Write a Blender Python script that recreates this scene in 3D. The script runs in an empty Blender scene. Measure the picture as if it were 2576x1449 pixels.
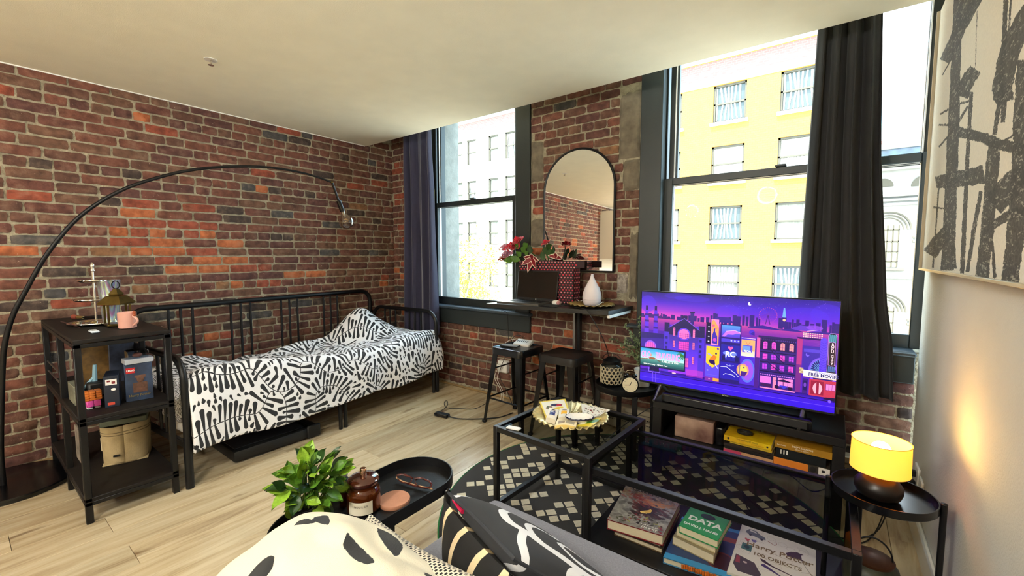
import bpy, bmesh, math, random
import numpy as np
from mathutils import Vector, Matrix, noise as mnoise
random.seed(7); rng = np.random.default_rng(11)
SC = bpy.context.scene
COL = SC.collection
PI = math.pi
R = math.radians
# ---------------------------------------------------------------- camera
CAMH, FPX, PITCH, YAW = 1.33, 1078.0, R(4.38), R(37.1)
cd = bpy.data.cameras.new('camera'); cam = bpy.data.objects.new('camera', cd); COL.objects.link(cam)
cam.location = (0, 0, CAMH); cam.rotation_euler = (PI/2 - PITCH, 0, YAW)
cd.sensor_width = 36; cd.lens = FPX/2576*36; cd.clip_start = 0.02; cd.clip_end = 500
SC.camera = cam
# ---------------------------------------------------------------- exposure, world, sun, daylight
EXPO = 1.42
vs = SC.view_settings
SC.display_settings.display_device = 'sRGB'
vs.view_transform = 'Standard'; vs.look = 'None'; vs.gamma = 1; vs.use_curve_mapping = False
vs.exposure = EXPO
SC.cycles.max_bounces = 8; SC.cycles.diffuse_bounces = 5; SC.cycles.glossy_bounces = 5
SC.cycles.transmission_bounces = 8; SC.cycles.transparent_max_bounces = 12
SC.cycles.caustics_reflective = False; SC.cycles.caustics_refractive = False
SC.cycles.sample_clamp_indirect = 6.0
SC.cycles.use_denoising = True
SKYO = 0.0
w = bpy.data.worlds.new('world'); SC.world = w; w.use_nodes = True
nt = w.node_tree; nt.nodes.clear()
tc = nt.nodes.new('ShaderNodeTexCoord'); no = nt.nodes.new('ShaderNodeTexNoise')
no.inputs['Scale'].default_value = 3.0; no.inputs['Detail'].default_value = 6; no.inputs['Roughness'].default_value = .55
mpw_ = nt.nodes.new('ShaderNodeMapping'); mpw_.inputs['Location'].default_value = (SKYO, 0, 0)
nt.links.new(tc.outputs['Generated'], mpw_.inputs['Vector']); nt.links.new(mpw_.outputs['Vector'], no.inputs['Vector'])
cr = nt.nodes.new('ShaderNodeValToRGB'); cr.color_ramp.elements[0].position = .50; cr.color_ramp.elements[1].position = .62
cr.color_ramp.elements[0].color = (.20, .36, .46, 1); cr.color_ramp.elements[1].color = (1.0, 1.0, 1.0, 1)
nt.links.new(no.outputs['Fac'], cr.inputs['Fac'])
bg = nt.nodes.new('ShaderNodeBackground'); bg.inputs['Strength'].default_value = 6.5
nt.links.new(cr.outputs['Color'], bg.inputs['Color'])
wo = nt.nodes.new('ShaderNodeOutputWorld'); nt.links.new(bg.outputs['Background'], wo.inputs['Surface'])
def add_light(name, typ, loc, energy, color=(1, 1, 1), rot=None, **kw):
    l = bpy.data.lights.new(name, typ); l.energy = energy; l.color = color
    for k, v in kw.items(): setattr(l, k, v)
    o = bpy.data.objects.new(name, l); COL.objects.link(o); o.location = loc
    if rot: o.rotation_euler = rot
    return o
# the sun stands behind our building and lights the fronts across the street
add_light('sun', 'SUN', (0, -10, 30), 8.5, (1, .95, .85), (R(26), 0, R(-22)), angle=R(1.0))
# ---------------------------------------------------------------- pixel to point helpers (measured on the photograph)
_fw = np.array([-math.sin(YAW)*math.cos(PITCH), math.cos(YAW)*math.cos(PITCH), -math.sin(PITCH)])
_rt = np.array([math.cos(YAW), math.sin(YAW), 0.0]); _up = np.cross(_rt, _fw)
def _ray(x, y): return _fw*FPX + _rt*(x-1288) - _up*(y-724.5)
def atz(x, y, z=0.0):
    r = _ray(x, y); t = (z-CAMH)/r[2]; return Vector(t*r + [0, 0, CAMH])
def aty(x, y, v):
    r = _ray(x, y); t = v/r[1]; return Vector(t*r + [0, 0, CAMH])
def atx(x, y, v):
    r = _ray(x, y); t = v/r[0]; return Vector(t*r + [0, 0, CAMH])
# ---------------------------------------------------------------- mesh helper
def frame(a, b):
    d = (Vector(b)-Vector(a)).normalized()
    u = d.cross(Vector((0, 0, 1)))
    if u.length < 1e-3: u = d.cross(Vector((1, 0, 0)))
    u.normalize(); return d, u, d.cross(u)
class MB:
    def __init__(s): s.v = []; s.f = []; s.m = []; s.uv = []
    def add(s, vs, fs, mi=0, M=None, uvs=None):
        n = len(s.v)
        s.v += [tuple(M @ Vector(p)) if M is not None else tuple(p) for p in vs]
        s.f += [tuple(i+n for i in f) for f in fs]; s.m += [mi]*len(fs)
        s.uv += list(uvs) if uvs is not None else [(0, 0)]*len(vs)
        return s
    def box(s, x0, y0, z0, x1, y1, z1, mi=0, M=None):
        vs = [(x, y, z) for z in (z0, z1) for y in (y0, y1) for x in (x0, x1)]
        return s.add(vs, [(0, 2, 3, 1), (4, 5, 7, 6), (0, 1, 5, 4), (2, 6, 7, 3), (0, 4, 6, 2), (1, 3, 7, 5)], mi, M)
    def bb(s, x0, y0, z0, x1, y1, z1, b=.004, mi=0, M=None, seg=1):
        bm = bmesh.new(); bmesh.ops.create_cube(bm, size=1)
        for v in bm.verts:
            v.co = Vector(((x0+x1)/2+v.co.x*(x1-x0), (y0+y1)/2+v.co.y*(y1-y0), (z0+z1)/2+v.co.z*(z1-z0)))
        bmesh.ops.bevel(bm, geom=list(bm.edges), offset=b, segments=seg, profile=.5, affect='EDGES')
        bm.verts.index_update()
        s.add([v.co[:] for v in bm.verts], [[v.index for v in f.verts] for f in bm.faces], mi, M); bm.free(); return s
    def tube(s, pts, r, n=8, mi=0, closed=False, M=None):
        pts = [Vector(p) for p in pts]; k = len(pts)
        rr = r if isinstance(r, (list, tuple)) else [r]*k
        vs = []; prev = None
        for i, p in enumerate(pts):
            a = pts[i-1] if (i > 0 or closed) else p; b = pts[(i+1) % k] if (i < k-1 or closed) else p
            d = (b-a).normalized()
            if prev is None:
                u = d.cross(Vector((0, 0, 1)))
                if u.length < 1e-2: u = d.cross(Vector((1, 0, 0)))
            else: u = prev - d*prev.dot(d)
            u.normalize(); prev = u; w_ = d.cross(u)
            for j in range(n):
                t = 2*PI*j/n; vs.append(p + (u*math.cos(t)+w_*math.sin(t))*rr[i])
        fs = []
        for i in range(k if closed else k-1):
            for j in range(n):
                a = i*n+j; b = i*n+(j+1) % n; c = ((i+1) % k)*n+(j+1) % n; d = ((i+1) % k)*n+j
                fs.append((a, b, c, d))
        if not closed: fs += [tuple(range(n))[::-1], tuple(range((k-1)*n, k*n))]
        return s.add(vs, fs, mi, M)
    def cyl(s, a, b, r0, r1=None, n=16, mi=0, M=None): return s.tube([a, b], [r0, r0 if r1 is None else r1], n, mi, M=M)
    def lathe(s, prof, c=(0, 0, 0), n=32, mi=0, M=None, sx=1, sy=1):
        vs = []; fs = []
        for r, z in prof:
            for j in range(n):
                t = 2*PI*j/n; vs.append((c[0]+r*sx*math.cos(t), c[1]+r*sy*math.sin(t), c[2]+z))
        for i in range(len(prof)-1):
            for j in range(n):
                fs.append((i*n+j, i*n+(j+1) % n, (i+1)*n+(j+1) % n, (i+1)*n+j))
        if prof[0][0] > 1e-6: fs.append(tuple(range(n))[::-1])
        if prof[-1][0] > 1e-6: fs.append(tuple(range((len(prof)-1)*n, len(prof)*n)))
        return s.add(vs, fs, mi, M)
    def sph(s, c, r, n=16, m=10, mi=0, sc=(1, 1, 1), M=None):
        prof = [(max(1e-7, math.sin(PI*i/m)), -math.cos(PI*i/m)) for i in range(m+1)]
        Mx = Matrix.Translation(Vector(c)) @ Matrix.Diagonal((r*sc[0], r*sc[1], r*sc[2], 1))
        return s.lathe(prof, (0, 0, 0), n, mi, (M @ Mx) if M is not None else Mx)
    def prism(s, poly, z0, z1, mi=0, M=None):
        n = len(poly); vs = [(x, y, z0) for x, y in poly]+[(x, y, z1) for x, y in poly]
        fs = [tuple(range(n))[::-1], tuple(range(n, 2*n))]+[(i, (i+1) % n, n+(i+1) % n, n+i) for i in range(n)]
        return s.add(vs, fs, mi, M)
    def grid(s, nu, nv, fn, mi=0, M=None):
        vs = []; uv = []
        for j in range(nv+1):
            for i in range(nu+1):
                vs.append(fn(i/nu, j/nv)); uv.append((i/nu, j/nv))
        fs = [(j*(nu+1)+i, j*(nu+1)+i+1, (j+1)*(nu+1)+i+1, (j+1)*(nu+1)+i) for j in range(nv) for i in range(nu)]
        return s.add(vs, fs, mi, M, uv)
    def mesh(s, name, mats, off=(0, 0, 0), smooth=True, ang=38):
        me = bpy.data.meshes.new(name)
        o = Vector(off); me.from_pydata([(Vector(p)-o)[:] for p in s.v], [], s.f); me.validate(verbose=False)
        for m in (mats if isinstance(mats, (list, tuple)) else [mats]): me.materials.append(m)
        if len(me.polygons) == len(s.m): me.polygons.foreach_set('material_index', s.m)
        ul = me.uv_layers.new(name='UVMap'); uv = np.array(s.uv, dtype=np.float32)
        li = np.empty(len(me.loops), dtype=np.int32); me.loops.foreach_get('vertex_index', li)
        ul.data.foreach_set('uv', uv[li].ravel())
        if smooth:
            me.polygons.foreach_set('use_smooth', [True]*len(me.polygons)); me.set_sharp_from_angle(angle=R(ang))
        me.update(); return me
    # build in WORLD coordinates; the object's origin sits at its parent's world place or at the mesh's base
    def build(s, name, mats, parent=None, smooth=True, ang=38, local=False):
        if parent is not None:
            off = (0, 0, 0) if local else wloc(parent)
        else:
            a = np.array(s.v); lo = a.min(0); hi = a.max(0); off = ((lo[0]+hi[0])/2, (lo[1]+hi[1])/2, lo[2])
            if local: off = (0, 0, 0)
        ob = bpy.data.objects.new(name, s.mesh(name, mats, off, smooth, ang)); COL.objects.link(ob)
        if parent is not None: ob.parent = parent
        else: ob.location = off
        return ob
def wloc(o):
    v = Vector((0, 0, 0))
    while o is not None: v += Vector(o.location); o = o.parent
    return v
def thing(name, label, cat, loc=(0, 0, 0), rz=0, group=None):
    o = bpy.data.objects.new(name, None); COL.objects.link(o); o.empty_display_size = .05
    o.location = loc; o.rotation_euler = (0, 0, rz); o['label'] = label; o['category'] = cat
    if group: o['group'] = group
    return o
def tag(o, label, cat, group=None, kind=None):
    o['label'] = label; o['category'] = cat
    if group: o['group'] = group
    if kind: o['kind'] = kind
    return o
def struct(o, label=None):
    o['kind'] = 'structure'
    if label: o['label'] = label
    return o
def lab(o, t): o['label'] = t; return o
def TR(x, y, z, rz=0, rx=0, ry=0):
    return Matrix.Translation((x, y, z)) @ Matrix.Rotation(rz, 4, 'Z') @ Matrix.Rotation(ry, 4, 'Y') @ Matrix.Rotation(rx, 4, 'X')
# ---------------------------------------------------------------- materials
def lin(c):
    if isinstance(c, str): c = [int(c[i:i+2], 16) for i in (1, 3, 5)]
    c = [x/255 for x in c]; return tuple([x/12.92 if x <= .04045 else ((x+.055)/1.055)**2.4 for x in c])
def pbsdf(name):
    m = bpy.data.materials.new(name); m.use_nodes = True; return m, m.node_tree, m.node_tree.nodes['Principled BSDF']
def mat(name, col, rough=.5, metal=0, var=0, vs=6.0, bump=0, bs=80, spec=None, trans=0, ior=None, emit=None, es=0, stretch=None, world=False, alpha=None, col2=None, sheen=0, coat=0):
    m, t, b = pbsdf(name); L = t.links.new; c = lin(col)
    b.inputs['Base Color'].default_value = (*c, 1); b.inputs['Roughness'].default_value = rough; b.inputs['Metallic'].default_value = metal
    if spec is not None: b.inputs['Specular IOR Level'].default_value = spec
    if trans: b.inputs['Transmission Weight'].default_value = trans
    if ior: b.inputs['IOR'].default_value = ior
    if sheen: b.inputs['Sheen Weight'].default_value = sheen
    if coat: b.inputs['Coat Weight'].default_value = coat
    if alpha is not None: b.inputs['Alpha'].default_value = alpha
    if emit is not None:
        b.inputs['Emission Color'].default_value = (*lin(emit), 1); b.inputs['Emission Strength'].default_value = es
    if var or bump:
        if world: g = t.nodes.new('ShaderNodeNewGeometry'); vec = g.outputs['Position']
        else: g = t.nodes.new('ShaderNodeTexCoord'); vec = g.outputs['Object']
        if stretch:
            mp = t.nodes.new('ShaderNodeMapping'); mp.inputs['Scale'].default_value = stretch; L(vec, mp.inputs['Vector']); vec = mp.outputs['Vector']
        if var:
            n = t.nodes.new('ShaderNodeTexNoise'); n.inputs['Scale'].default_value = vs; n.inputs['Detail'].default_value = 5; L(vec, n.inputs['Vector'])
            mx = t.nodes.new('ShaderNodeMix'); mx.data_type = 'RGBA'
            c2 = lin(col2) if col2 else tuple(max(0, x*(1-var)) for x in c)
            c1 = c if col2 else tuple(min(1, x*(1+var*.6)) for x in c)
            mr = t.nodes.new('ShaderNodeMapRange'); mr.inputs['From Min'].default_value = .3; mr.inputs['From Max'].default_value = .7
            L(n.outputs['Fac'], mr.inputs['Value']); L(mr.outputs['Result'], mx.inputs['Factor'])
            mx.inputs['A'].default_value = (*c2, 1); mx.inputs['B'].default_value = (*c1, 1); L(mx.outputs['Result'], b.inputs['Base Color'])
        if bump:
            n2 = t.nodes.new('ShaderNodeTexNoise'); n2.inputs['Scale'].default_value = bs; n2.inputs['Detail'].default_value = 4; L(vec, n2.inputs['Vector'])
            bp = t.nodes.new('ShaderNodeBump'); bp.inputs['Strength'].default_value = bump; bp.inputs['Distance'].default_value = .01
            L(n2.outputs['Fac'], bp.inputs['Height']); L(bp.outputs['Normal'], b.inputs['Normal'])
    return m
def glass(name, tint=(255, 255, 255), rough=0.0, glossw=.10):
    # thin clear pane: mostly see-through, a little mirror
    m, t, b = pbsdf(name); t.nodes.remove(b); L = t.links.new
    tr = t.nodes.new('ShaderNodeBsdfTransparent'); tr.inputs['Color'].default_value = (*lin(tint), 1)
    gl = t.nodes.new('ShaderNodeBsdfGlossy'); gl.inputs['Roughness'].default_value = rough
    fr = t.nodes.new('ShaderNodeFresnel'); fr.inputs['IOR'].default_value = 1.45
    mt = t.nodes.new('ShaderNodeMath'); mt.operation = 'MULTIPLY'; mt.inputs[1].default_value = glossw*10
    gb_ = t.nodes.new('ShaderNodeNewGeometry'); iv = t.nodes.new('ShaderNodeMath'); iv.operation = 'SUBTRACT'; iv.inputs[0].default_value = 1; L(gb_.outputs['Backfacing'], iv.inputs[1])
    m0 = t.nodes.new('ShaderNodeMath'); m0.operation = 'MULTIPLY'; L(fr.outputs['Fac'], m0.inputs[0]); L(iv.outputs[0], m0.inputs[1]); L(m0.outputs[0], mt.inputs[0])
    mi = t.nodes.new('ShaderNodeMixShader'); L(mt.outputs[0], mi.inputs['Fac']); L(tr.outputs[0], mi.inputs[1]); L(gl.outputs[0], mi.inputs[2])
    L(mi.outputs[0], t.nodes['Material Output'].inputs['Surface']); return m
# ---------------------------------------------------------------- drawn textures (made here with numpy)
class Cv:
    def __init__(s, w, h, bg=(255, 255, 255)):
        s.w, s.h = w, h; s.a = np.ones((h, w, 3), np.float32)*np.array(bg, np.float32)/255
    def _put(s, y0, x0, mask, col, al=1.0):
        h, w_ = mask.shape; k = np.array(col, np.float32)/255; r = s.a[y0:y0+h, x0:x0+w_]
        r[:] = r*(1-mask[..., None]*al)+k*mask[..., None]*al
    def _bb(s, x0, y0, x1, y1):
        x0 = max(0, int(x0)-2); y0 = max(0, int(y0)-2); x1 = min(s.w, int(x1)+3); y1 = min(s.h, int(y1)+3)
        if x1 <= x0 or y1 <= y0: return None
        yy, xx = np.mgrid[y0:y1, x0:x1].astype(np.float32); return x0, y0, xx+.5, yy+.5
    def rect(s, x0, y0, x1, y1, col, al=1.0): s.poly([(x0, y0), (x1, y0), (x1, y1), (x0, y1)], col, al)
    def poly(s, P, col, al=1.0):
        P = [(float(a), float(b)) for a, b in P]; xs = [p[0] for p in P]; ys = [p[1] for p in P]
        g = s._bb(min(xs), min(ys), max(xs), max(ys))
        if g is None: return
        x0, y0, xx, yy = g; ins = np.zeros(xx.shape, bool); j = len(P)-1
        for i in range(len(P)):
            xi, yi = P[i]; xj, yj = P[j]
            if yi != yj:
                c = ((yi > yy) != (yj > yy)) & (xx < (xj-xi)*(yy-yi)/(yj-yi)+xi); ins ^= c
            j = i
        s._put(y0, x0, ins.astype(np.float32), col, al)
    def ell(s, cx, cy, rx, ry, col, al=1.0, rot=0):
        q = max(rx, ry); g = s._bb(cx-q, cy-q, cx+q, cy+q)
        if g is None: return
        x0, y0, xx, yy = g; dx = xx-cx; dy = yy-cy; c, k = math.cos(rot), math.sin(rot)
        u = (dx*c+dy*k)/rx; v = (-dx*k+dy*c)/ry; d = (np.sqrt(u*u+v*v)-1)*min(rx, ry)
        s._put(y0, x0, np.clip(.5-d, 0, 1), col, al)
    def seg(s, a, b, r0, r1, col, al=1.0):
        q = max(r0, r1); g = s._bb(min(a[0], b[0])-q, min(a[1], b[1])-q, max(a[0], b[0])+q, max(a[1], b[1])+q)
        if g is None: return
        x0, y0, xx, yy = g; dx, dy = b[0]-a[0], b[1]-a[1]; L2 = dx*dx+dy*dy+1e-9
        t = np.clip(((xx-a[0])*dx+(yy-a[1])*dy)/L2, 0, 1); d = np.hypot(xx-a[0]-t*dx, yy-a[1]-t*dy)-(r0+(r1-r0)*t)
        s._put(y0, x0, np.clip(.5-d, 0, 1), col, al)
    def line(s, P, wd, col, al=1.0):
        for a, b in zip(P[:-1], P[1:]): s.seg(a, b, wd/2, wd/2, col, al)
    def grad(s, y0, y1, stops, x0=0, x1=None):
        x1 = s.w if x1 is None else x1; t = np.linspace(0, 1, y1-y0); ps = [q[0] for q in stops]
        for k in range(3): s.a[y0:y1, x0:x1, k] = np.interp(t, ps, [q[1][k]/255 for q in stops])[:, None]
    def image(s, name):
        im = bpy.data.images.new(name, s.w, s.h); buf = np.ones((s.h, s.w, 4), np.float32); buf[..., :3] = s.a[::-1]
        im.pixels.foreach_set(buf.ravel()); im.update(); im.pack(); return im
def imat(name, img, rough=.6, emit=0, bump=0, bs=300, sheen=0, spec=None, ext='EXTEND'):
    m, t, b = pbsdf(name); L = t.links.new
    tx = t.nodes.new('ShaderNodeTexImage'); tx.image = img; tx.extension = ext
    uv = t.nodes.new('ShaderNodeUVMap'); L(uv.outputs[0], tx.inputs[0])
    b.inputs['Roughness'].default_value = rough
    if spec is not None: b.inputs['Specular IOR Level'].default_value = spec
    if sheen: b.inputs['Sheen Weight'].default_value = sheen
    if emit:
        b.inputs['Base Color'].default_value = (.01, .01, .01, 1); L(tx.outputs[0], b.inputs['Emission Color']); b.inputs['Emission Strength'].default_value = emit
    else: L(tx.outputs[0], b.inputs['Base Color'])
    if bump:
        tcn = t.nodes.new('ShaderNodeTexCoord'); n2 = t.nodes.new('ShaderNodeTexNoise'); n2.inputs['Scale'].default_value = bs; L(tcn.outputs['Object'], n2.inputs['Vector'])
        bp = t.nodes.new('ShaderNodeBump'); bp.inputs['Strength'].default_value = bump; bp.inputs['Distance'].default_value = .01
        L(n2.outputs['Fac'], bp.inputs['Height']); L(bp.outputs['Normal'], b.inputs['Normal'])
    return m
def text(name, s, size, M, m, parent=None, align='CENTER', off=0.0, ext=.0004, sx=1.0):
    cu = bpy.data.curves.new(name, 'FONT'); cu.body = s; cu.size = size; cu.align_x = align; cu.align_y = 'CENTER'
    cu.extrude = ext; cu.offset = off; cu.materials.append(m); cu.resolution_u = 3
    oc = bpy.data.objects.new(name, cu); COL.objects.link(oc); me = bpy.data.meshes.new_from_object(oc); me.name = name
    bpy.data.objects.remove(oc); o = bpy.data.objects.new(name, me); COL.objects.link(o); Mx = M @ Matrix.Diagonal((sx, 1, 1, 1))
    if not me.materials: me.materials.append(m)
    if parent is not None:
        o.parent = parent; o.matrix_local = Matrix.Translation(-wloc(parent)) @ Mx
    else: o.matrix_world = Mx
    return o
MT = {}
MT['blackmetal'] = mat('black metal', (12, 12, 14), .42, .0, spec=.35, bump=.05, bs=200)
MT['blackgloss'] = mat('black gloss', (10, 10, 12), .22, 0)
MT['blackwood'] = mat('dark brown board', (26, 22, 20), .6, 0, spec=.25, var=.3, vs=4, stretch=(12, 1, 1))
MT['blackplastic'] = mat('black plastic', (11, 11, 12), .5)
MT['white'] = mat('white plastic', (235, 233, 228), .45)
MT['chrome'] = mat('chrome', (225, 222, 215), .12, 1)
MT['steel'] = mat('brushed steel', (150, 150, 150), .35, 1)
MT['brass'] = mat('antique brass', (104, 88, 48), .38, 1, var=.3, vs=20)
MT['gold'] = mat('gold leaf', (205, 180, 120), .38, 1, var=.25, vs=30)
MT['darktrim'] = mat('dark green-grey paint', (38, 44, 43), .45, 0, var=.08, bump=.06, bs=60)
MT['sillpaint'] = mat('slate paint', (62, 72, 80), .3, 0)
MT['ceiling'] = mat('cream ceiling paint', (246, 242, 222), .9, 0, var=.03, bump=.15, bs=220)
MT['drywall'] = mat('cream drywall', (206, 202, 190), .85, 0, var=.03, bump=.25, bs=160)
MT['stone'] = mat('rough stone', (118, 108, 92), .95, 0, var=.35, vs=14, bump=1.0, bs=30, world=True)
MT['plaster'] = mat('old plaster', (150, 140, 122), .95, 0, var=.4, vs=18, bump=1.0, bs=40, world=True)
MT['extstone'] = mat('window reveal stone', (128, 128, 122), .9, 0, var=.2, vs=10, bump=.5, bs=40, world=True)
MT['mortar'] = mat('lime mortar', (168, 158, 134), 1.0, 0, var=.3, vs=30, bump=1.0, bs=90, world=True)
MT['wood'] = mat('pine strip', (160, 130, 85), .6, var=.2, vs=10)
MT['paper'] = mat('page edges', (222, 208, 176), .9, var=.1, vs=100, stretch=(1, 1, 30))
MT['blacktext'] = mat('black ink', (20, 18, 18), .7)
MT['whitetext'] = mat('white ink', (240, 240, 236), .7)
MT['cord'] = mat('black cord', (20, 18, 18), .6)
MT['whitecord'] = mat('white cord', (220, 215, 205), .6)
MT['leaf'] = mat('leaf green', (80, 124, 34), .45, var=.4, vs=8)
MT['leafdark'] = mat('deep leaf green', (38, 70, 28), .35, var=.3, vs=8)
MT['leaflight'] = mat('young leaf green', (138, 178, 52), .45, var=.3, vs=8)
MT['winglass'] = glass('window glass', glossw=.008)
# ================================================================ STRUCTURE
XL, XR, YB, YR, ZC = -4.02, .36, 3.09, -4.6, 2.474
YC = 2.756   # the dropped ceiling stops short of the window wall
ZT = 3.02
# ---- floor: planks running towards the window wall
def woodmat():
    m, t, b = pbsdf('oak plank'); L = t.links.new
    g = t.nodes.new('ShaderNodeNewGeometry'); oi = t.nodes.new('ShaderNodeObjectInfo')
    ad = t.nodes.new('ShaderNodeVectorMath'); ad.operation = 'ADD'
    mu = t.nodes.new('ShaderNodeMath'); mu.operation = 'MULTIPLY'; mu.inputs[1].default_value = 40; L(oi.outputs['Random'], mu.inputs[0])
    L(g.outputs['Position'], ad.inputs[0]); L(mu.outputs[0], ad.inputs[1])
    mp = t.nodes.new('ShaderNodeMapping'); mp.inputs['Scale'].default_value = (1, .09, 1); L(ad.outputs[0], mp.inputs['Vector'])
    n = t.nodes.new('ShaderNodeTexNoise'); n.inputs['Scale'].default_value = 16; n.inputs['Detail'].default_value = 8; n.inputs['Roughness'].default_value = .65; n.inputs['Distortion'].default_value = .6
    L(mp.outputs[0], n.inputs['Vector'])
    cr = t.nodes.new('ShaderNodeValToRGB'); e = cr.color_ramp.elements; e[0].position = .28; e[0].color = (*lin((150, 128, 98)), 1); e[1].position = .62; e[1].color = (*lin((212, 196, 164)), 1)
    x = cr.color_ramp.elements.new(.45); x.color = (*lin((194, 174, 140)), 1)
    L(n.outputs['Fac'], cr.inputs['Fac'])
    mp2 = t.nodes.new('ShaderNodeMapping'); mp2.inputs['Scale'].default_value = (1, .3, 1); L(ad.outputs[0], mp2.inputs['Vector'])
    n2 = t.nodes.new('ShaderNodeTexNoise'); n2.inputs['Scale'].default_value = 5; n2.inputs['Detail'].default_value = 6; n2.inputs['Distortion'].default_value = 1.5; L(mp2.outputs[0], n2.inputs['Vector'])
    c2 = t.nodes.new('ShaderNodeValToRGB'); c2.color_ramp.elements[0].position = .63; c2.color_ramp.elements[0].color = (0, 0, 0, 1); c2.color_ramp.elements[1].position = .76; c2.color_ramp.elements[1].color = (1, 1, 1, 1); L(n2.outputs['Fac'], c2.inputs['Fac'])
    mx = t.nodes.new('ShaderNodeMix'); mx.data_type = 'RGBA'; L(c2.outputs['Color'], mx.inputs['Factor']); L(cr.outputs['Color'], mx.inputs['A']); mx.inputs['B'].default_value = (*lin((112, 84, 56)), 1)
    hv = t.nodes.new('ShaderNodeHueSaturation'); L(mx.outputs['Result'], hv.inputs['Color'])
    mr = t.nodes.new('ShaderNodeMapRange'); mr.inputs['To Min'].default_value = .86; mr.inputs['To Max'].default_value = 1.12; L(oi.outputs['Random'], mr.inputs['Value']); L(mr.outputs[0], hv.inputs['Value'])
    L(hv.outputs['Color'], b.inputs['Base Color']); b.inputs['Roughness'].default_value = .25; b.inputs['Specular IOR Level'].default_value = .6
    bp = t.nodes.new('ShaderNodeBump'); bp.inputs['Strength'].default_value = .12; bp.inputs['Distance'].default_value = .005; L(n.outputs['Fac'], bp.inputs['Height']); L(bp.outputs['Normal'], b.inputs['Normal'])
    return m
MT['oak'] = woodmat()
fl = MB().box(XL-.3, YR-.2, -.12, XR+.5, 3.5, -.012).build('floor', mat('plank joint', (70, 55, 40), .9), smooth=False)
struct(fl, 'pale oak plank floor')
PW = .186
plank_meshes = {}
far = MB()
ncol = int((XR+.02-XL)/PW)+1
for i in range(ncol):
    x0 = XL+i*PW; x1 = min(x0+PW, XR+.02); y = 3.11 - random.uniform(.2, 1.2)
    segs = [(3.11, y)]
    while y > YR: y2 = max(YR, y-1.22); segs.append((y, y2)); y = y2
    for (ya, yb) in segs:
        if ya-yb < .02: continue
        if yb > -.6 or ya > .2:
            key = (round(x1-x0, 3), round(ya-yb, 3))
            if key not in plank_meshes:
                plank_meshes[key] = MB().bb(-(x1-x0)/2+.0008, -(ya-yb)/2+.0008, -.012, (x1-x0)/2-.0008, (ya-yb)/2-.0008, 0, .0012).mesh('plank', MT['oak'], smooth=False)
            o = bpy.data.objects.new('plank', plank_meshes[key]); COL.objects.link(o); o.parent = fl
            o.location = Vector(((x0+x1)/2, (ya+yb)/2, 0))-wloc(fl)
        else: far.bb(x0+.0008, yb+.0008, -.012, x1-.0008, ya-.0008, 0, .0012)
o = far.build('planks', MT['oak'], fl, smooth=False); o['kind'] = 'stuff'
# ---- ceiling and the upper ceiling behind its edge
struct(MB().box(XL-.02, YR, ZC, XR+.02, YC, ZC+.5).build('ceiling', MT['ceiling'], smooth=False), 'cream painted dropped ceiling')
struct(MB().box(XL-.02, YC-.3, ZT-.07, XR+.5, 3.5, ZT+.15).build('ceiling_upper', MT['ceiling'], smooth=False), 'upper ceiling behind the dropped edge')
struct(MB().box(XL, YR, ZC-.007, XL+.018, YC-.02, ZC-.0003).build('trim_ceiling_line', MT['white'], smooth=False), 'thin white caulk line where brick meets ceiling')
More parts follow.
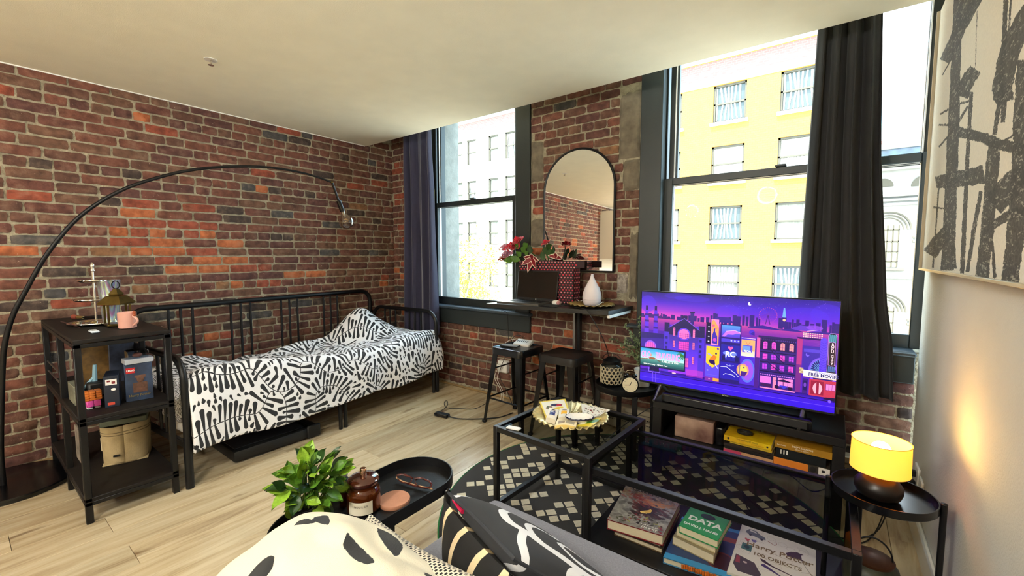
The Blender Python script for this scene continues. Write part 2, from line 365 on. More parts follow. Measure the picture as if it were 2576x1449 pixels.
# ---- bricks
BR = {}
def brickmat(k, col, var=.45):
    m, t, b = pbsdf('brick '+k); L = t.links.new; g = t.nodes.new('ShaderNodeNewGeometry')
    n = t.nodes.new('ShaderNodeTexNoise'); n.inputs['Scale'].default_value = 22; n.inputs['Detail'].default_value = 6; L(g.outputs['Position'], n.inputs['Vector'])
    c = lin(col); cr = t.nodes.new('ShaderNodeValToRGB'); e = cr.color_ramp.elements
    e[0].position = .3; e[0].color = (*[x*(1-var) for x in c], 1); e[1].position = .68; e[1].color = (*[min(1, x*(1+var*.7)) for x in c], 1); L(n.outputs['Fac'], cr.inputs['Fac'])
    n3 = t.nodes.new('ShaderNodeTexNoise'); n3.inputs['Scale'].default_value = 75; n3.inputs['Detail'].default_value = 2; L(g.outputs['Position'], n3.inputs['Vector'])
    c3 = t.nodes.new('ShaderNodeValToRGB'); c3.color_ramp.elements[0].position = .735; c3.color_ramp.elements[0].color = (0, 0, 0, 1); c3.color_ramp.elements[1].position = .76; c3.color_ramp.elements[1].color = (.75, .75, .75, 1); L(n3.outputs['Fac'], c3.inputs['Fac'])
    mx = t.nodes.new('ShaderNodeMix'); mx.data_type = 'RGBA'; L(c3.outputs['Color'], mx.inputs['Factor']); L(cr.outputs['Color'], mx.inputs['A']); mx.inputs['B'].default_value = (*lin((205, 180, 160)), 1)
    n4 = t.nodes.new('ShaderNodeTexNoise'); n4.inputs['Scale'].default_value = 11; n4.inputs['Detail'].default_value = 8; n4.inputs['Roughness'].default_value = .7; L(g.outputs['Position'], n4.inputs['Vector'])
    m4 = t.nodes.new('ShaderNodeMapRange'); m4.inputs['From Min'].default_value = .52; m4.inputs['From Max'].default_value = .72; m4.inputs['To Max'].default_value = .55; L(n4.outputs['Fac'], m4.inputs['Value'])
    x4 = t.nodes.new('ShaderNodeMix'); x4.data_type = 'RGBA'; L(m4.outputs[0], x4.inputs['Factor']); L(mx.outputs['Result'], x4.inputs['A']); x4.inputs['B'].default_value = (*lin((136, 116, 96)), 1); mx = x4
    L(mx.outputs['Result'], b.inputs['Base Color']); b.inputs['Roughness'].default_value = .8; b.inputs['Specular IOR Level'].default_value = .35
    n2 = t.nodes.new('ShaderNodeTexNoise'); n2.inputs['Scale'].default_value = 60; n2.inputs['Detail'].default_value = 6; L(g.outputs['Position'], n2.inputs['Vector'])
    bp = t.nodes.new('ShaderNodeBump'); bp.inputs['Strength'].default_value = .5; bp.inputs['Distance'].default_value = .008; L(n2.outputs['Fac'], bp.inputs['Height']); L(bp.outputs['Normal'], b.inputs['Normal'])
    return m
BM = [brickmat('oxblood', (106, 66, 56)), brickmat('red brown', (116, 72, 58)), brickmat('umber', (100, 68, 56)), brickmat('plum', (96, 62, 56)),
      brickmat('brown', (110, 78, 62)), brickmat('orange', (176, 100, 62)), brickmat('scarlet', (148, 76, 56)), brickmat('slate', (80, 76, 74)), brickmat('coal', (74, 60, 54)), brickmat('ochre', (140, 100, 70))]
BW = [24, 24, 24, 18, 18, 2, 3, 2, 4, 1]
BWs = np.cumsum(BW)/sum(BW)
def brick_shape(L_, H_):
    # a worn brick: front grid with rounded edges, sides back into the mortar
    nx, nz = 6, 3; P = {}; vs = []
    ph = random.uniform(0, 50)
    for j in range(nz+1):
        for i in range(nx+1):
            u = i/nx; v = j/nz; ex = min(u, 1-u)*L_; ez = min(v, 1-v)*H_
            x = -L_/2+u*L_; z = -H_/2+v*H_
            e = 0
            if ex < 1e-6: x += random.uniform(-.0022, .0022)
            if ez < 1e-6: z += random.uniform(-.0022, .0022)
            y = .011+random.uniform(-.0016, .0016)
            if ex < 1e-6 or ez < 1e-6: y -= .005+random.uniform(0, .003)
            if ex < 1e-6 and ez < 1e-6: x *= .985; z *= .93; y -= .003
            vs.append((x, y, z))
    fs = [(j*(nx+1)+i, j*(nx+1)+i+1, (j+1)*(nx+1)+i+1, (j+1)*(nx+1)+i) for j in range(nz) for i in range(nx)]
    ring = [i for i in range(nx+1)]+[(j+1)*(nx+1)-1 for j in range(1, nz+1)]+[nz*(nx+1)+i for i in range(nx-1, -1, -1)]+[j*(nx+1) for j in range(nz-1, 0, -1)]
    n0 = len(vs); vs += [(vs[i][0]*1.004, -.006, vs[i][2]*1.01) for i in ring]
    k = len(ring)
    fs += [(ring[a], n0+a, n0+(a+1) % k, ring[(a+1) % k]) for a in range(k)]
    fs = [f[::-1] for f in fs]
    return vs, fs
CH, JT = .0685, .0118
SHAPES = {}
for Lk in (.2, .095): SHAPES[Lk] = [brick_shape(Lk, CH-JT) for _ in range(8 if Lk > .1 else 4)]
SHM = {}
def shape_mesh(Lk, q):
    if (Lk, q) not in SHM:
        vs, fs = SHAPES[Lk][q]; me = MB().add(vs, fs).mesh('brick', BM[0], smooth=True, ang=50); SHM[(Lk, q)] = me
    return SHM[(Lk, q)]
def lay(wall, P0, ang, length, ztop, free, single_key, zbase=0.02, seed=1, limit=300):
    """P0: wall start; local x runs along the wall, local y out of it; free(z)->list of (a,b) spans"""
    rd = random.Random(seed); todo = []
    M0 = Matrix.Translation(P0) @ Matrix.Rotation(ang, 4, 'Z')
    nrow = int((ztop-zbase)/CH)
    for r in range(nrow):
        z = zbase+(r+.5)*CH; hdr = (r % 6 == 3); Lk = .095 if hdr else .2
        x = -rd.uniform(0, Lk) if not r % 2 else -rd.uniform(0, Lk)
        for (a, b) in free(z): 
            x = a-rd.uniform(0, .9)*Lk
            while x < b-.02:
                if hdr or rd.random() > .12: l = Lk*rd.uniform(.93, 1.07)
                else: l = Lk*rd.uniform(.45, .6)
                s, e = max(x, a), min(x+l, b)
                if e-s > .03:
                    cc = M0 @ Vector(((s+e)/2, 0, z)); clus = mnoise.noise(Vector((cc.x*1.3, cc.y*1.3, cc.z*2.1)))
                    mi = int(np.searchsorted(BWs, rd.random()))
                    if .95 < z < 1.75 and clus > .02 and rd.random() < .34: mi = rd.choice([5, 6, 6, 5])
                    if clus < -.25 and rd.random() < .18: mi = rd.choice([7, 8, 2])
                    todo.append((single_key(cc), (s+e)/2, z+rd.uniform(-.0015, .0015), e-s, .095 if (e-s) < .13 else .2, mi, rd.uniform(-.004, .004), rd.uniform(-.002, .003)))
                x += l+JT*rd.uniform(.8, 1.3)
    todo.sort(key=lambda t: t[0]); rest = MB()
    for n, (k, xc, z, l, Lk, mi, tilt, out) in enumerate(todo):
        q = rd.randrange(len(SHAPES[Lk])); M = M0 @ Matrix.Translation((xc, out, z)) @ Matrix.Rotation(tilt, 4, 'Y') @ Matrix.Diagonal((l/Lk, 1, 1, 1))
        if n < limit and k < 1e6:
            o = bpy.data.objects.new('brick', shape_mesh(Lk, q)); COL.objects.link(o); o.parent = wall
            o.matrix_local = Matrix.Translation(-wloc(wall)) @ M
            o.material_slots[0].link = 'OBJECT'; o.material_slots[0].material = BM[mi]
        else: rest.add(*SHAPES[Lk][q], mi, M)
    if rest.v:
        o = rest.build('bricks', BM, wall, smooth=True, ang=50); o['kind'] = 'stuff'
wl = struct(MB().box(XL-.25, YR-.2, -.1, XL, 3.5, ZT).build('wall_left', MT['mortar'], smooth=False), 'exposed red brick wall with lime mortar')
# local x -> -y for angle -90
def keyL(c):
    if c.y < .08: return 2e6
    hid = 1.2 if (c.z < .55 and c.y > .8) else 0
    return math.hypot(c.x, c.y)+hid
lay(wl, Vector((XL, YB+.0, 0)), -PI/2, YB-YR, 2.62, lambda z: [(0.0, 6.4)], keyL, seed=3)
# window wall: mortar core in pieces around the two openings
W1a, W1b, W2a, W2b = -3.57, -2.13, -1.165, .56
ZS = .80
wb = MB()
for (a, b, z0, z1) in ((XL, W1a, -.1, ZT), (W1b, W2a, -.1, ZT), (W1a, W1b, -.1, ZS), (W2a, W2b, -.1, ZS), (W2b, W2b+.3, -.1, ZT), (W1a, W1b, 2.93, ZT), (W2a, W2b, 2.93, ZT)):
    wb.box(a, YB, z0, b, YB+.52, z1)
wb = struct(wb.build('wall_window', MT['mortar'], smooth=False), 'brick window wall with a pier between two tall windows')
STB = [(-2.128, -2.0, 1.95, 2.29), (-2.128, -1.965, 1.40, 1.64), (-2.128, -2.03, 1.02, 1.3), (-1.335, -1.17, 2.04, 2.52), (-1.30, -1.17, 1.80, 2.03), (-1.33, -1.245, 1.04, 1.19), (-1.235, -1.17, 1.0, 1.5), (-3.80, -3.60, 1.62, 1.98)]
def freeB(z):
    # local x runs from XR end to the left (angle 180): a = XR - x
    def fl_(x0, x1): return (XR-x1, XR-x0)
    if z < .64: sp = [(XL, XR)]
    else: sp = [(W1b, W2a), (XL, -3.60)]
    out = []
    for (a, b) in sp:
        cuts = [(a, b)]
        for (sa, sb, za, zb) in STB:
            if za-.02 < z < zb+.02:
                cuts = [q for (c, d) in cuts for q in ((c, min(d, sa)), (max(c, sb), d)) if q[1]-q[0] > .03]
        out += [fl_(c, d) for c, d in cuts]
    return out
lay(wb, Vector((XR, YB, 0)), PI, 4.4, 2.98, freeB, lambda c: (2e6 if c.z > 2.6 else math.hypot(c.x, c.y)*(1.35 if (c.z < .45 and c.x > -1.1) or c.x < -3.2 else 1)), seed=9, zbase=.03)
for n, (sa, sb, za, zb) in enumerate(STB):
    b = MB(); nx, nz = 8, 10
    def fs_(u, v, sa=sa, sb=sb, za=za, zb=zb):
        e = min(u, 1-u, v, 1-v); d = .014+.012*mnoise.noise(Vector((sa*9+u*3, 3.1, za*5+v*4)))-(.016 if e < .01 else 0)
        return (sa+(sb-sa)*u, YB-d, za+(zb-za)*v)
    b.grid(nx, nz, fs_); b.build('stone_block', MT['stone'] if n != 5 else mat('whitewashed brick', (170, 160, 150), .9, var=.5, vs=40, world=True, bump=.8), wb)
# right wall (painted), rear wall, part of the kitchen behind the viewer
wr = struct(MB().box(XR, YR, -.02, XR+.12, 3.0, ZT).build('wall_right', MT['drywall'], smooth=False), 'cream plastered wall on the right')
struct(MB().box(XL-.2, YR-.15, -.02, XR+.2, YR, ZC+.1).build('wall_rear', MT['drywall'], smooth=False), 'cream wall behind the viewer')
b = MB().box(XR-.014, YR, .0, XR, 2.99, .105).bb(XR-.02, YR, .105, XR, 2.99, .13, .006)
struct(b.build('baseboard_right', mat('white gloss trim', (222, 216, 200), .4)), 'cream baseboard along the right wall')
# wooden quarter round along the window wall and left wall
b = MB().bb(XL, YB-.035, 0, XR, YB, .022, .008).bb(XL, YR, 0, XL+.03, YB-.035, .02, .008)
struct(b.build('baseboard_back', MT['wood']), 'thin wooden strip where floor meets brick')
# crumbly mortar along the foot of the wall
b = MB()
for i in range(60):
    x = -3.3+i*.022+random.uniform(-.01, .01); b.sph((x, YB-.02, .025+random.uniform(0, .012)), random.uniform(.008, .02), 6, 4, sc=(1.4, .6, .8))
o = b.build('mortar_crumbs', MT['mortar'], wb); o['kind'] = 'stuff'
# ---- windows
def sash(b, x0, x1, z0, z1, y, st, bot, top, th=.035):
    for (a, c, e, f) in ((x0, x0+st, z0, z1), (x1-st, x1, z0, z1), (x0+st, x1-st, z0, z0+bot), (x0+st, x1-st, z1-top, z1)):
        b.bb(a, y, e, c, y+th, f, .004)
def window(n, xa, xb, gl, gr, glb, cas_l, cas_r, label, mid=1.845):
    # frame and jambs
    f = MB()
    f.box(xa, YB+.02, ZS, gl-.085, YB+.26, 2.95).box(gr+.085, YB+.02, ZS, xb, YB+.26, 2.95).box(xa, YB+.02, 2.88, xb, YB+.3, 2.98)
    for x in (gl-.085, gr+.073): f.box(x, YB+.02, ZS, x+.012, YB+.06, 2.9); f.box(x, YB+.105, ZS, x+.012, YB+.12, 2.9)
    root = struct(f.build('window_%d' % n, MT['darktrim'], smooth=False), label)
    # casings
    c = MB()
    if cas_l: c.bb(cas_l[0], YB-.022, ZS-.005, cas_l[1], YB+.02, 2.97, .004)
    if cas_r: c.bb(cas_r[0], YB-.022, ZS-.005, cas_r[1], YB+.02, 2.97, .004)
    if c.v: c.build('window_casing', MT['darktrim'], root)
    up = MB(); sash(up, gl-.06, gr+.06, mid-.02, 2.9, YB+.115, .06, .045, .06); up.build('upper_sash', MT['darktrim'], root)
    lo = MB(); sash(lo, glb-.075, gr+.075, ZS+.02, mid+.03, YB+.065, .075, .075, .05)
    lo.bb((gl+gr)/2-.03, YB+.05, mid+.03, (gl+gr)/2+.03, YB+.09, mid+.045, .004); lo.build('lower_sash', MT['darktrim'], root)
    g = MB().box(gl-.01, YB+.132, mid, gr+.01, YB+.135, 2.86); g.build('pane', MT['winglass'], root, smooth=False)
    g = MB().box(glb-.01, YB+.082, ZS+.07, gr+.01, YB+.085, mid); g.build('pane', MT['winglass'], root, smooth=False)
    for xx in (glb-.005, gr+.002): MB().box(xx, YB+.10, ZS+.05, xx+.006, YB+.125, 2.9).build('jamb_light_strip', MT['white'], root, smooth=False)  # white strips imitate light reflected off the jamb lining
    # sill and apron
    s = MB().bb(xa-.06, YB-.075, ZS-.004, min(xb+.06, XR-.004) if n == 2 else xb+.03, YB+.12, ZS+.022, .008)
    s.build('window_sill', MT['sillpaint'], root)
    a = MB().bb(xa-.02, YB-.03, .645, min(xb+.01, XR-.004), YB-.002, ZS-.004, .004); a.build('apron', MT['darktrim'], root)
    return root
w1 = window(1, W1a, W1b, -3.36, -2.385, -3.37, (W1a-.05, W1a+.1), (W1b-.155, W1b+.0), 'tall dark framed sash window left of the mirror')
w2 = window(2, W2a, W2b, -.94, .335, -.955, (W2a, W2a+.155), None, 'tall dark framed sash window behind the television')
# sash lock details
MB().bb(-3.42, YB+.03, 1.86, -3.40, YB+.06, 2.02, .004).build('latch', MT['brass'], w1)
# outside reveals of pale stone
for (xx, sgn) in ((W1a, 1), (W2a, 1), (W1b, -1)):
    struct(MB().box(min(xx, xx+.004*sgn)-.03, YB+.27, ZS-.3, max(xx, xx+.004*sgn)+.03, YB+.56, 3.0).build('trim_stone_reveal', MT['extstone'], smooth=False))
struct(MB().box(W1a, YB+.2, ZS-.12, W1b, YB+.6, ZS+.01).build('trim_outer_sill', MT['extstone'], smooth=False))
struct(MB().box(W2a, YB+.2, ZS-.12, W2b, YB+.6, ZS+.01).build('trim_outer_sill', MT['extstone'], smooth=False))
# ================================================================ OUTSIDE
MT['ochrebrick'] = mat('yellow painted brick', (226, 176, 44), .9, var=.18, vs=1.2, world=True)
def rowbrick(name, col, col2, sc):
    m, t, b = pbsdf(name); L = t.links.new; g = t.nodes.new('ShaderNodeNewGeometry')
    sp = t.nodes.new('ShaderNodeSeparateXYZ'); L(g.outputs['Position'], sp.inputs[0]); cb = t.nodes.new('ShaderNodeCombineXYZ'); L(sp.outputs['X'], cb.inputs['X']); L(sp.outputs['Z'], cb.inputs['Y'])
    k = t.nodes.new('ShaderNodeTexBrick'); k.inputs['Scale'].default_value = sc; L(cb.outputs[0], k.inputs['Vector'])
    k.inputs['Color1'].default_value = (*lin(col), 1); k.inputs['Color2'].default_value = (*[x*.86 for x in lin(col)], 1); k.inputs['Mortar'].default_value = (*lin(col2), 1); k.inputs['Mortar Size'].default_value = .012
    L(k.outputs['Color'], b.inputs['Base Color']); b.inputs['Roughness'].default_value = .95; return m
MT['ochrebrick'] = rowbrick('yellow painted brick', (178, 132, 56), (132, 98, 40), 2.2)
MT['creambrick'] = rowbrick('white painted brick', (196, 192, 170), (170, 162, 136), 2.2)
MT['bandbrick'] = rowbrick('grey red brick band', (128, 96, 90), (150, 124, 116), 2.2)
MT['extwhite'] = mat('white painted stone', (226, 224, 214), .9, var=.06, vs=2, world=True)
MT['extframe'] = mat('grey window paint', (74, 70, 58), .7)
MT['extpane'] = mat('far window pane', (70, 76, 74), .2, spec=.5)
MT['extpane2'] = mat('far window shade', (120, 118, 104), .6, var=.4, vs=2, stretch=(6, 1, .3), world=True)
MT['extcurtain'] = mat('far curtain', (170, 166, 152), .9, var=.4, vs=5, stretch=(5, 1, .2), world=True)
def facade(root, x0, x1, z0, z1, y, cols, rows, m, ww, depth=.28, thick=6.0):
    b = MB(); xs = [x0]+[q for c in cols for q in (c, c+ww)]+[x1]
    zs = sorted(rows, key=lambda r: r[0]); zz = [z0]+[q for r in zs for q in r]+[z1]
    for i in range(0, len(xs)-1):
        if i % 2 == 0: b.box(xs[i], y, z0, xs[i+1], y+depth, z1)
        else:
            for j in range(0, len(zz)-1, 2): b.box(xs[i], y, zz[j], xs[i+1], y+depth, zz[j+1])
    b.box(x0, y+depth, z0, x1, y+thick, z1)
    b.build('facade', m, root, smooth=False)
def farwin(root, x, z0, z1, ww, y, kind):
    d = .24
    f = MB()
    for (a, c, e, g) in ((x, x+.1, z0, z1), (x+ww-.1, x+ww, z0, z1), (x, x+ww, z0, z0+.08), (x, x+ww, z1-.1, z1), (x, x+ww, (z0+z1)/2-.04, (z0+z1)/2+.04)):
        f.box(a, y+.1, e, c, y+d, g)
    w_ = f.build('window', MT['extframe'], root, smooth=False)
    MB().box(x+.06, y+.2, z0+.05, x+ww-.06, y+.235, z1-.05).build('pane', [MT['extpane'], MT['extpane2'], MT['extcurtain']][kind % 3], w_, smooth=False)
    if kind % 4 in (0, 3):
        c = MB()
        for k in range(7):
            u = x+.15+(ww-.3)*k/7; c.tube([(u, y+.19, z1-.12), (u+.03+.1*math.sin(k), y+.185, (z0+z1)/2), (u+.05*k/3, y+.19, z0+.12)], [.05, .045, .04], 5)
        c.build('curtain', MT['extcurtain'], w_)
    if kind % 5 == 2:
        c = MB().box(x+.1, y+.12, z0+.08, x+ww-.1, y+.2, z0+.3); c.build('vent_panel', MT['extwhite'], w_, smooth=False)
    MB().bb(x-.12, y-.14, z0-.16, x+ww+.12, y+.12, z0, .02).build('sill', MT['extwhite'], root, smooth=False)
YF = 25.6
ROWS = [(8.45, 10.4), (5.28, 7.2), (2.12, 3.98), (-1.1, .8), (-4.4, -2.4)]
yb = thing('yellow_building', 'yellow brick building across the street with white sills and rows of sash windows', 'building', (-6, YF, -7))
cols = [-12.3, -8.95, -5.72, -2.62]
facade(yb, -13.4, .5, -7, 11.75, YF, cols, ROWS, MT['ochrebrick'], 1.6)
MB().box(-13.42, YF-.02, 10.42, .52, YF, 11.7).build('brick_band', MT['bandbrick'], yb, smooth=False)
MB().bb(-13.45, YF-.45, 11.75, .7, YF+.3, 12.0, .03).bb(-13.45, YF-.25, 12.0, .6, YF+6, 12.25, .03).build('cornice', MT['extwhite'], yb, smooth=False)
k = 0
for ci, c in enumerate(cols):
    for ri, (a, b_) in enumerate(ROWS[:4]):
        farwin(yb, c, a, b_, 1.6, YF, [0, 3, 4, 1, 3, 1, 2, 5, 0, 2, 3, 4, 3, 8, 1, 0][(ci*4+ri) % 16]); k += 1
wbd = thing('cream_building', 'pale sunlit building with narrow paired windows seen through the left window', 'building', (-22, YF, -7))
cols = [-28.6, -25.35, -23.9, -21.66, -20.03, -17.7, -16.2]
facade(wbd, -31, -13.7, -7, 11.75, YF, cols, ROWS, MT['creambrick'], 1.0)
MB().box(-31, YF-.02, 10.42, -13.7, YF, 11.7).build('brick_band', MT['bandbrick'], wbd, smooth=False)
MB().bb(-31, YF-.45, 11.75, -13.75, YF+.3, 12.3, .03).build('cornice', MT['extwhite'], wbd, smooth=False)
for ci, c in enumerate(cols):
    for ri, (a, b_) in enumerate(ROWS[:4]): farwin(wbd, c, a, b_, 1.0, YF, [1, 2, 5, 1, 3, 1, 7][(ci+ri*2) % 7])
# ornate white corner building further off, right of the curtain
YO = 40.
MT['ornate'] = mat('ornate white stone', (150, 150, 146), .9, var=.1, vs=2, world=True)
ob = thing('ornate_building', 'white ornate stone building with arched windows and cornices beyond the right curtain', 'building', (5, YO, -7))
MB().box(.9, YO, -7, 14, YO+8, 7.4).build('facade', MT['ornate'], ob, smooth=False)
c = MB()
for z, d in ((7.4, .8), (7.15, .5), (5.35, .5), (5.05, .3), (4.75, .2), (-.3, .4)): c.bb(.8, YO-d, z, 14.1, YO+.2, z+.18, .03)
c.build('cornice', MT['ornate'], ob, smooth=False)
MB().box(1.4, YO+.6, 7.55, 13, YO+7, 8.75).build('glazed_attic', mat('blue grey attic glass', (60, 84, 104), .3, var=.5, vs=1.5, world=True), ob, smooth=False)
MB().bb(1.2, YO+.4, 8.75, 13.2, YO+7.2, 9.1, .05).build('attic_roof', MT['ornate'], ob, smooth=False)
MB().box(2.2, YO+2, 9.1, 3.6, YO+4, 9.7).build('roof_box', MT['bandbrick'], ob, smooth=False)
MT['extstone2'] = mat('darker arch stone', (96, 94, 86), .9)  # mouldings and string courses a darker grey than the facade
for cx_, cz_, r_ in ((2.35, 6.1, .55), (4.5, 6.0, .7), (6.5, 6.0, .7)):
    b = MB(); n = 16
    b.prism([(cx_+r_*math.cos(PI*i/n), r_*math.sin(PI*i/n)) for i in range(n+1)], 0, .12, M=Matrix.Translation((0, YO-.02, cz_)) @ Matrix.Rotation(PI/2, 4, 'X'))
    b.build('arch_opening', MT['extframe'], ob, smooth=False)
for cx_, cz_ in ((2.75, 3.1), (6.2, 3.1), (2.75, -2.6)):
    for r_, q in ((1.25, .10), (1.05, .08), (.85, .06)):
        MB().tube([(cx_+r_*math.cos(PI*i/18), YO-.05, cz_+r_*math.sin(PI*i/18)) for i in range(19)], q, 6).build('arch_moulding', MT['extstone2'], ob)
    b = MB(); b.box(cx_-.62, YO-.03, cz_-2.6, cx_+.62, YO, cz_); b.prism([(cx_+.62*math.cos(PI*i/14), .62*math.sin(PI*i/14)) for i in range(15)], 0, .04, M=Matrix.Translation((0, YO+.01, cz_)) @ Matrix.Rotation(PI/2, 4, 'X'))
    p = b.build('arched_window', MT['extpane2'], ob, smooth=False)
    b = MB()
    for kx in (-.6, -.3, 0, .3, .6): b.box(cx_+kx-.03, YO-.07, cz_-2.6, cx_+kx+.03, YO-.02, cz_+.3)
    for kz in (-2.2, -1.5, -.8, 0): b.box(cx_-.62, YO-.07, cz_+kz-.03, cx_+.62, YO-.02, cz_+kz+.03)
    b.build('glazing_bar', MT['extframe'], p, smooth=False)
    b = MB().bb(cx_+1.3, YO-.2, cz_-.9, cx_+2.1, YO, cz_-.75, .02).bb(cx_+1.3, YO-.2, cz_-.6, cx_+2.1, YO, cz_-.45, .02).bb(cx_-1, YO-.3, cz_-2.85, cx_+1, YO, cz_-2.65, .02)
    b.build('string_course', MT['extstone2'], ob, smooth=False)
# street and pavement far below
struct(MB().box(-60, 3.6, -7.2, 40, 70, -7).build('ground', mat('pale paving', (176, 174, 164), .9, var=.2, vs=.5, world=True), smooth=False), 'street below the windows')
# ---- street tree in the left window
tr = thing('street_tree', 'sunlit yellow green street tree outside the left window', 'tree', (-8.9, 9.4, -7))
b = MB(); base = Vector((-8.95, 9.4, -7)); b.tube([base, (-8.9, 9.4, -3), (-8.85, 9.3, -1.2)], [.16, .12, .08], 8)
b.build('trunk', mat('bark', (120, 104, 84), .9, var=.3, vs=6), tr)
rd = random.Random(5); br = MB(); lf = MB()
def leafq(mb, p, d, s, rd, curl=.25):
    d = d.normalized(); u = d.cross(Vector((rd.uniform(-1, 1), rd.uniform(-1, 1), rd.uniform(-1, 1)))).normalized(); n_ = d.cross(u)
    P = [p, p+d*s*.35+u*s*.24+n_*s*.06, p+d*s*.75+u*s*.17+n_*s*.02, p+d*s-n_*s*curl*.4, p+d*s*.75-u*s*.17+n_*s*.02, p+d*s*.35-u*s*.24+n_*s*.06, p+d*s*.5-n_*s*.03]
    mb.add(P, [(0, 1, 6), (1, 2, 6), (2, 3, 6), (3, 4, 6), (4, 5, 6), (5, 0, 6)])
ends = [aty(1150, 625, 9.2), aty(1178, 605, 9.4), aty(1195, 655, 9.), aty(1225, 612, 9.3), aty(1243, 628, 9.2), aty(1160, 670, 9.1), aty(1210, 680, 9.3), aty(1215, 735, 9.2), aty(1240, 748, 9.), aty(1185, 740, 9.3), aty(1130, 660, 9.2), aty(1175, 700, 9.4), aty(1140, 730, 9.2), aty(1200, 770, 9.1), aty(1110, 700, 9.5), aty(1165, 765, 9.0)]
fork = Vector((-8.85, 9.3, -1.2))
for e in ends:
    mid = fork.lerp(e, .55)+Vector((rd.uniform(-.2, .2), rd.uniform(-.2, .2), -.1)); br.tube([fork, mid, e], [.04, .022, .006], 5)
    for q in range(230):
        t = rd.random()**.5*1.0+.0; c = mid.lerp(e, t) if rd.random() < .75 else fork.lerp(mid, rd.uniform(.5, 1))
        p = c+Vector([rd.gauss(0, .12+.08*(1-t)) for _ in range(3)]); leafq(lf, p, Vector([rd.uniform(-1, 1) for _ in range(3)]), rd.uniform(.06, .1), rd)
br.build('branch', MT['plaster'], tr)
ml = mat('sunlit leaf', (196, 178, 60), .6, var=.5, vs=3, col2=(120, 128, 40), world=True)
ml.node_tree.nodes['Principled BSDF'].inputs['Transmission Weight'].default_value = 0
o = lf.build('foliage', ml, tr, smooth=False); o['kind'] = 'stuff'
# ================================================================ CURTAINS
def curtainmat(name, col, sheen):
    m = mat(name, col, .75, var=.12, vs=40, bump=.25, bs=500, sheen=sheen)
    return m
def curtain(name, prof, folds, amp, y0, m, label, seed, cat='curtain'):
    # prof: list of (z, xleft, xright) from top to bottom
    rd = random.Random(seed); ph = rd.uniform(0, 6)
    zs = [p[0] for p in prof]
    def f(u, v):
        z = zs[0]+(zs[-1]-zs[0])*v
        xl = float(np.interp(-z, [-q for q in zs], [p[1] for p in prof])); xr = float(np.interp(-z, [-q for q in zs], [p[2] for p in prof]))
        a = amp*(.75+.35*v); s = math.sin(2*PI*folds*u+ph+.5*math.sin(3*v+u*5)); s2 = math.sin(2*PI*folds*2.3*u+ph*2+1.2*v)
        x = xl+(xr-xl)*(u+.018*math.sin(4*PI*folds*u+ph)); y = y0+a*s+a*.28*s2+.012*mnoise.noise(Vector((u*6, v*4, seed)))
        return (x, y, z)
    b = MB().grid(140, 70, f); o = b.build(name, m); tag(o, label, cat)
    md = o.modifiers.new('thickness', 'SOLIDIFY'); md.thickness = .003; return o
MT['curtain'] = curtainmat('charcoal curtain cloth', (27, 27, 30), .08)
MT['curtainL'] = curtainmat('charcoal cloth with painted blue light', (42, 40, 70), .4)  # bluish colour paints in the window light coming through the cloth
curtain('window_curtain', [(2.90, -.15, .125), (2.56, -.145, .135), (1.83, -.16, .165), (1.33, -.17, .205), (1.08, -.175, .225), (.88, -.18, .258), (.57, -.165, .275)], 4.3, .032, 2.955, MT['curtain'], 'charcoal curtain hanging in front of the right window beside the television', 4)
curtain('window_curtain', [(2.90, -3.66, -3.25), (2.56, -3.65, -3.243), (1.8, -3.65, -3.225), (.94, -3.67, -3.20), (.52, -3.68, -3.19)], 3.6, .035, 2.965, MT['curtainL'], 'charcoal curtain with blue window light painted in at the left edge of the left window behind the daybed', 12)
rod = MB().cyl((-3.8, 2.96, 2.915), (-3.1, 2.96, 2.915), .012, n=12); tag(rod.build('curtain_rod', MT['blackmetal']), 'black rod carrying the left curtain above the ceiling edge', 'rod')
rod = MB().cyl((-.4, 2.96, 2.915), (.33, 2.96, 2.915), .012, n=12); tag(rod.build('curtain_rod', MT['blackmetal']), 'black rod carrying the charcoal curtain above the ceiling edge', 'rod')
# ================================================================ DAYBED
BF = Vector((-2.897, .772, 0)); BA = math.atan2(2.067, -.169)
BR_ = Matrix.Translation(BF) @ Matrix.Rotation(BA, 4, 'Z')   # local x along the length, local y to the wall
bed = thing('daybed', 'black tubular metal daybed against the left brick wall', 'daybed', BF, BA)
LB, DB = 2.07, .93
def arc(c, r, a0, a1, ax1, ax2, n=8):
    return [Vector(c)+Vector(ax1)*r*math.cos(a0+(a1-a0)*i/n)+Vector(ax2)*r*math.sin(a0+(a1-a0)*i/n) for i in range(n+1)]
X_, Y_, Z_ = Vector((1, 0, 0)), Vector((0, 1, 0)), Vector((0, 0, 1))
def arch(y_or_x, axis, a, b, top, r, rad):
    # inverted U in the plane through `axis`
    P = [Vector((0, 0, 0)) for _ in range(0)]
    ax = X_ if axis == 'x' else Y_; o = Vector((0, y_or_x, 0)) if axis == 'x' else Vector((y_or_x, 0, 0))
    P = [o+ax*a+Z_*.0]+arc(o+ax*(a+r)+Z_*(top-r), r, PI, PI/2, ax, Z_)+arc(o+ax*(b-r)+Z_*(top-r), r, PI/2, 0, ax, Z_)+[o+ax*b]
    return MB().tube(P, rad, 12)
arch(DB, 'x', .02, LB-.02, .955, .12, .019).build('back_frame', MT['blackmetal'], bed, local=True)
for xx, nm in ((0.0, 'arm_frame'), (LB, 'arm_frame')):
    top = .745 if xx == 0 else .785
    arch(xx, 'y', 0, DB-.03, top, .13, .019).build(nm, MT['blackmetal'], bed, local=True)
def stick(p, q, r, name): return MB().cyl(p, q, r, n=10).build(name, MT['blackmetal'], bed, local=True)
for c in (.335, .75, 1.16, 1.575):
    for d in (-.075, 0, .075): stick((c+d, DB, .30), (c+d, DB, .94), .009, 'baluster')
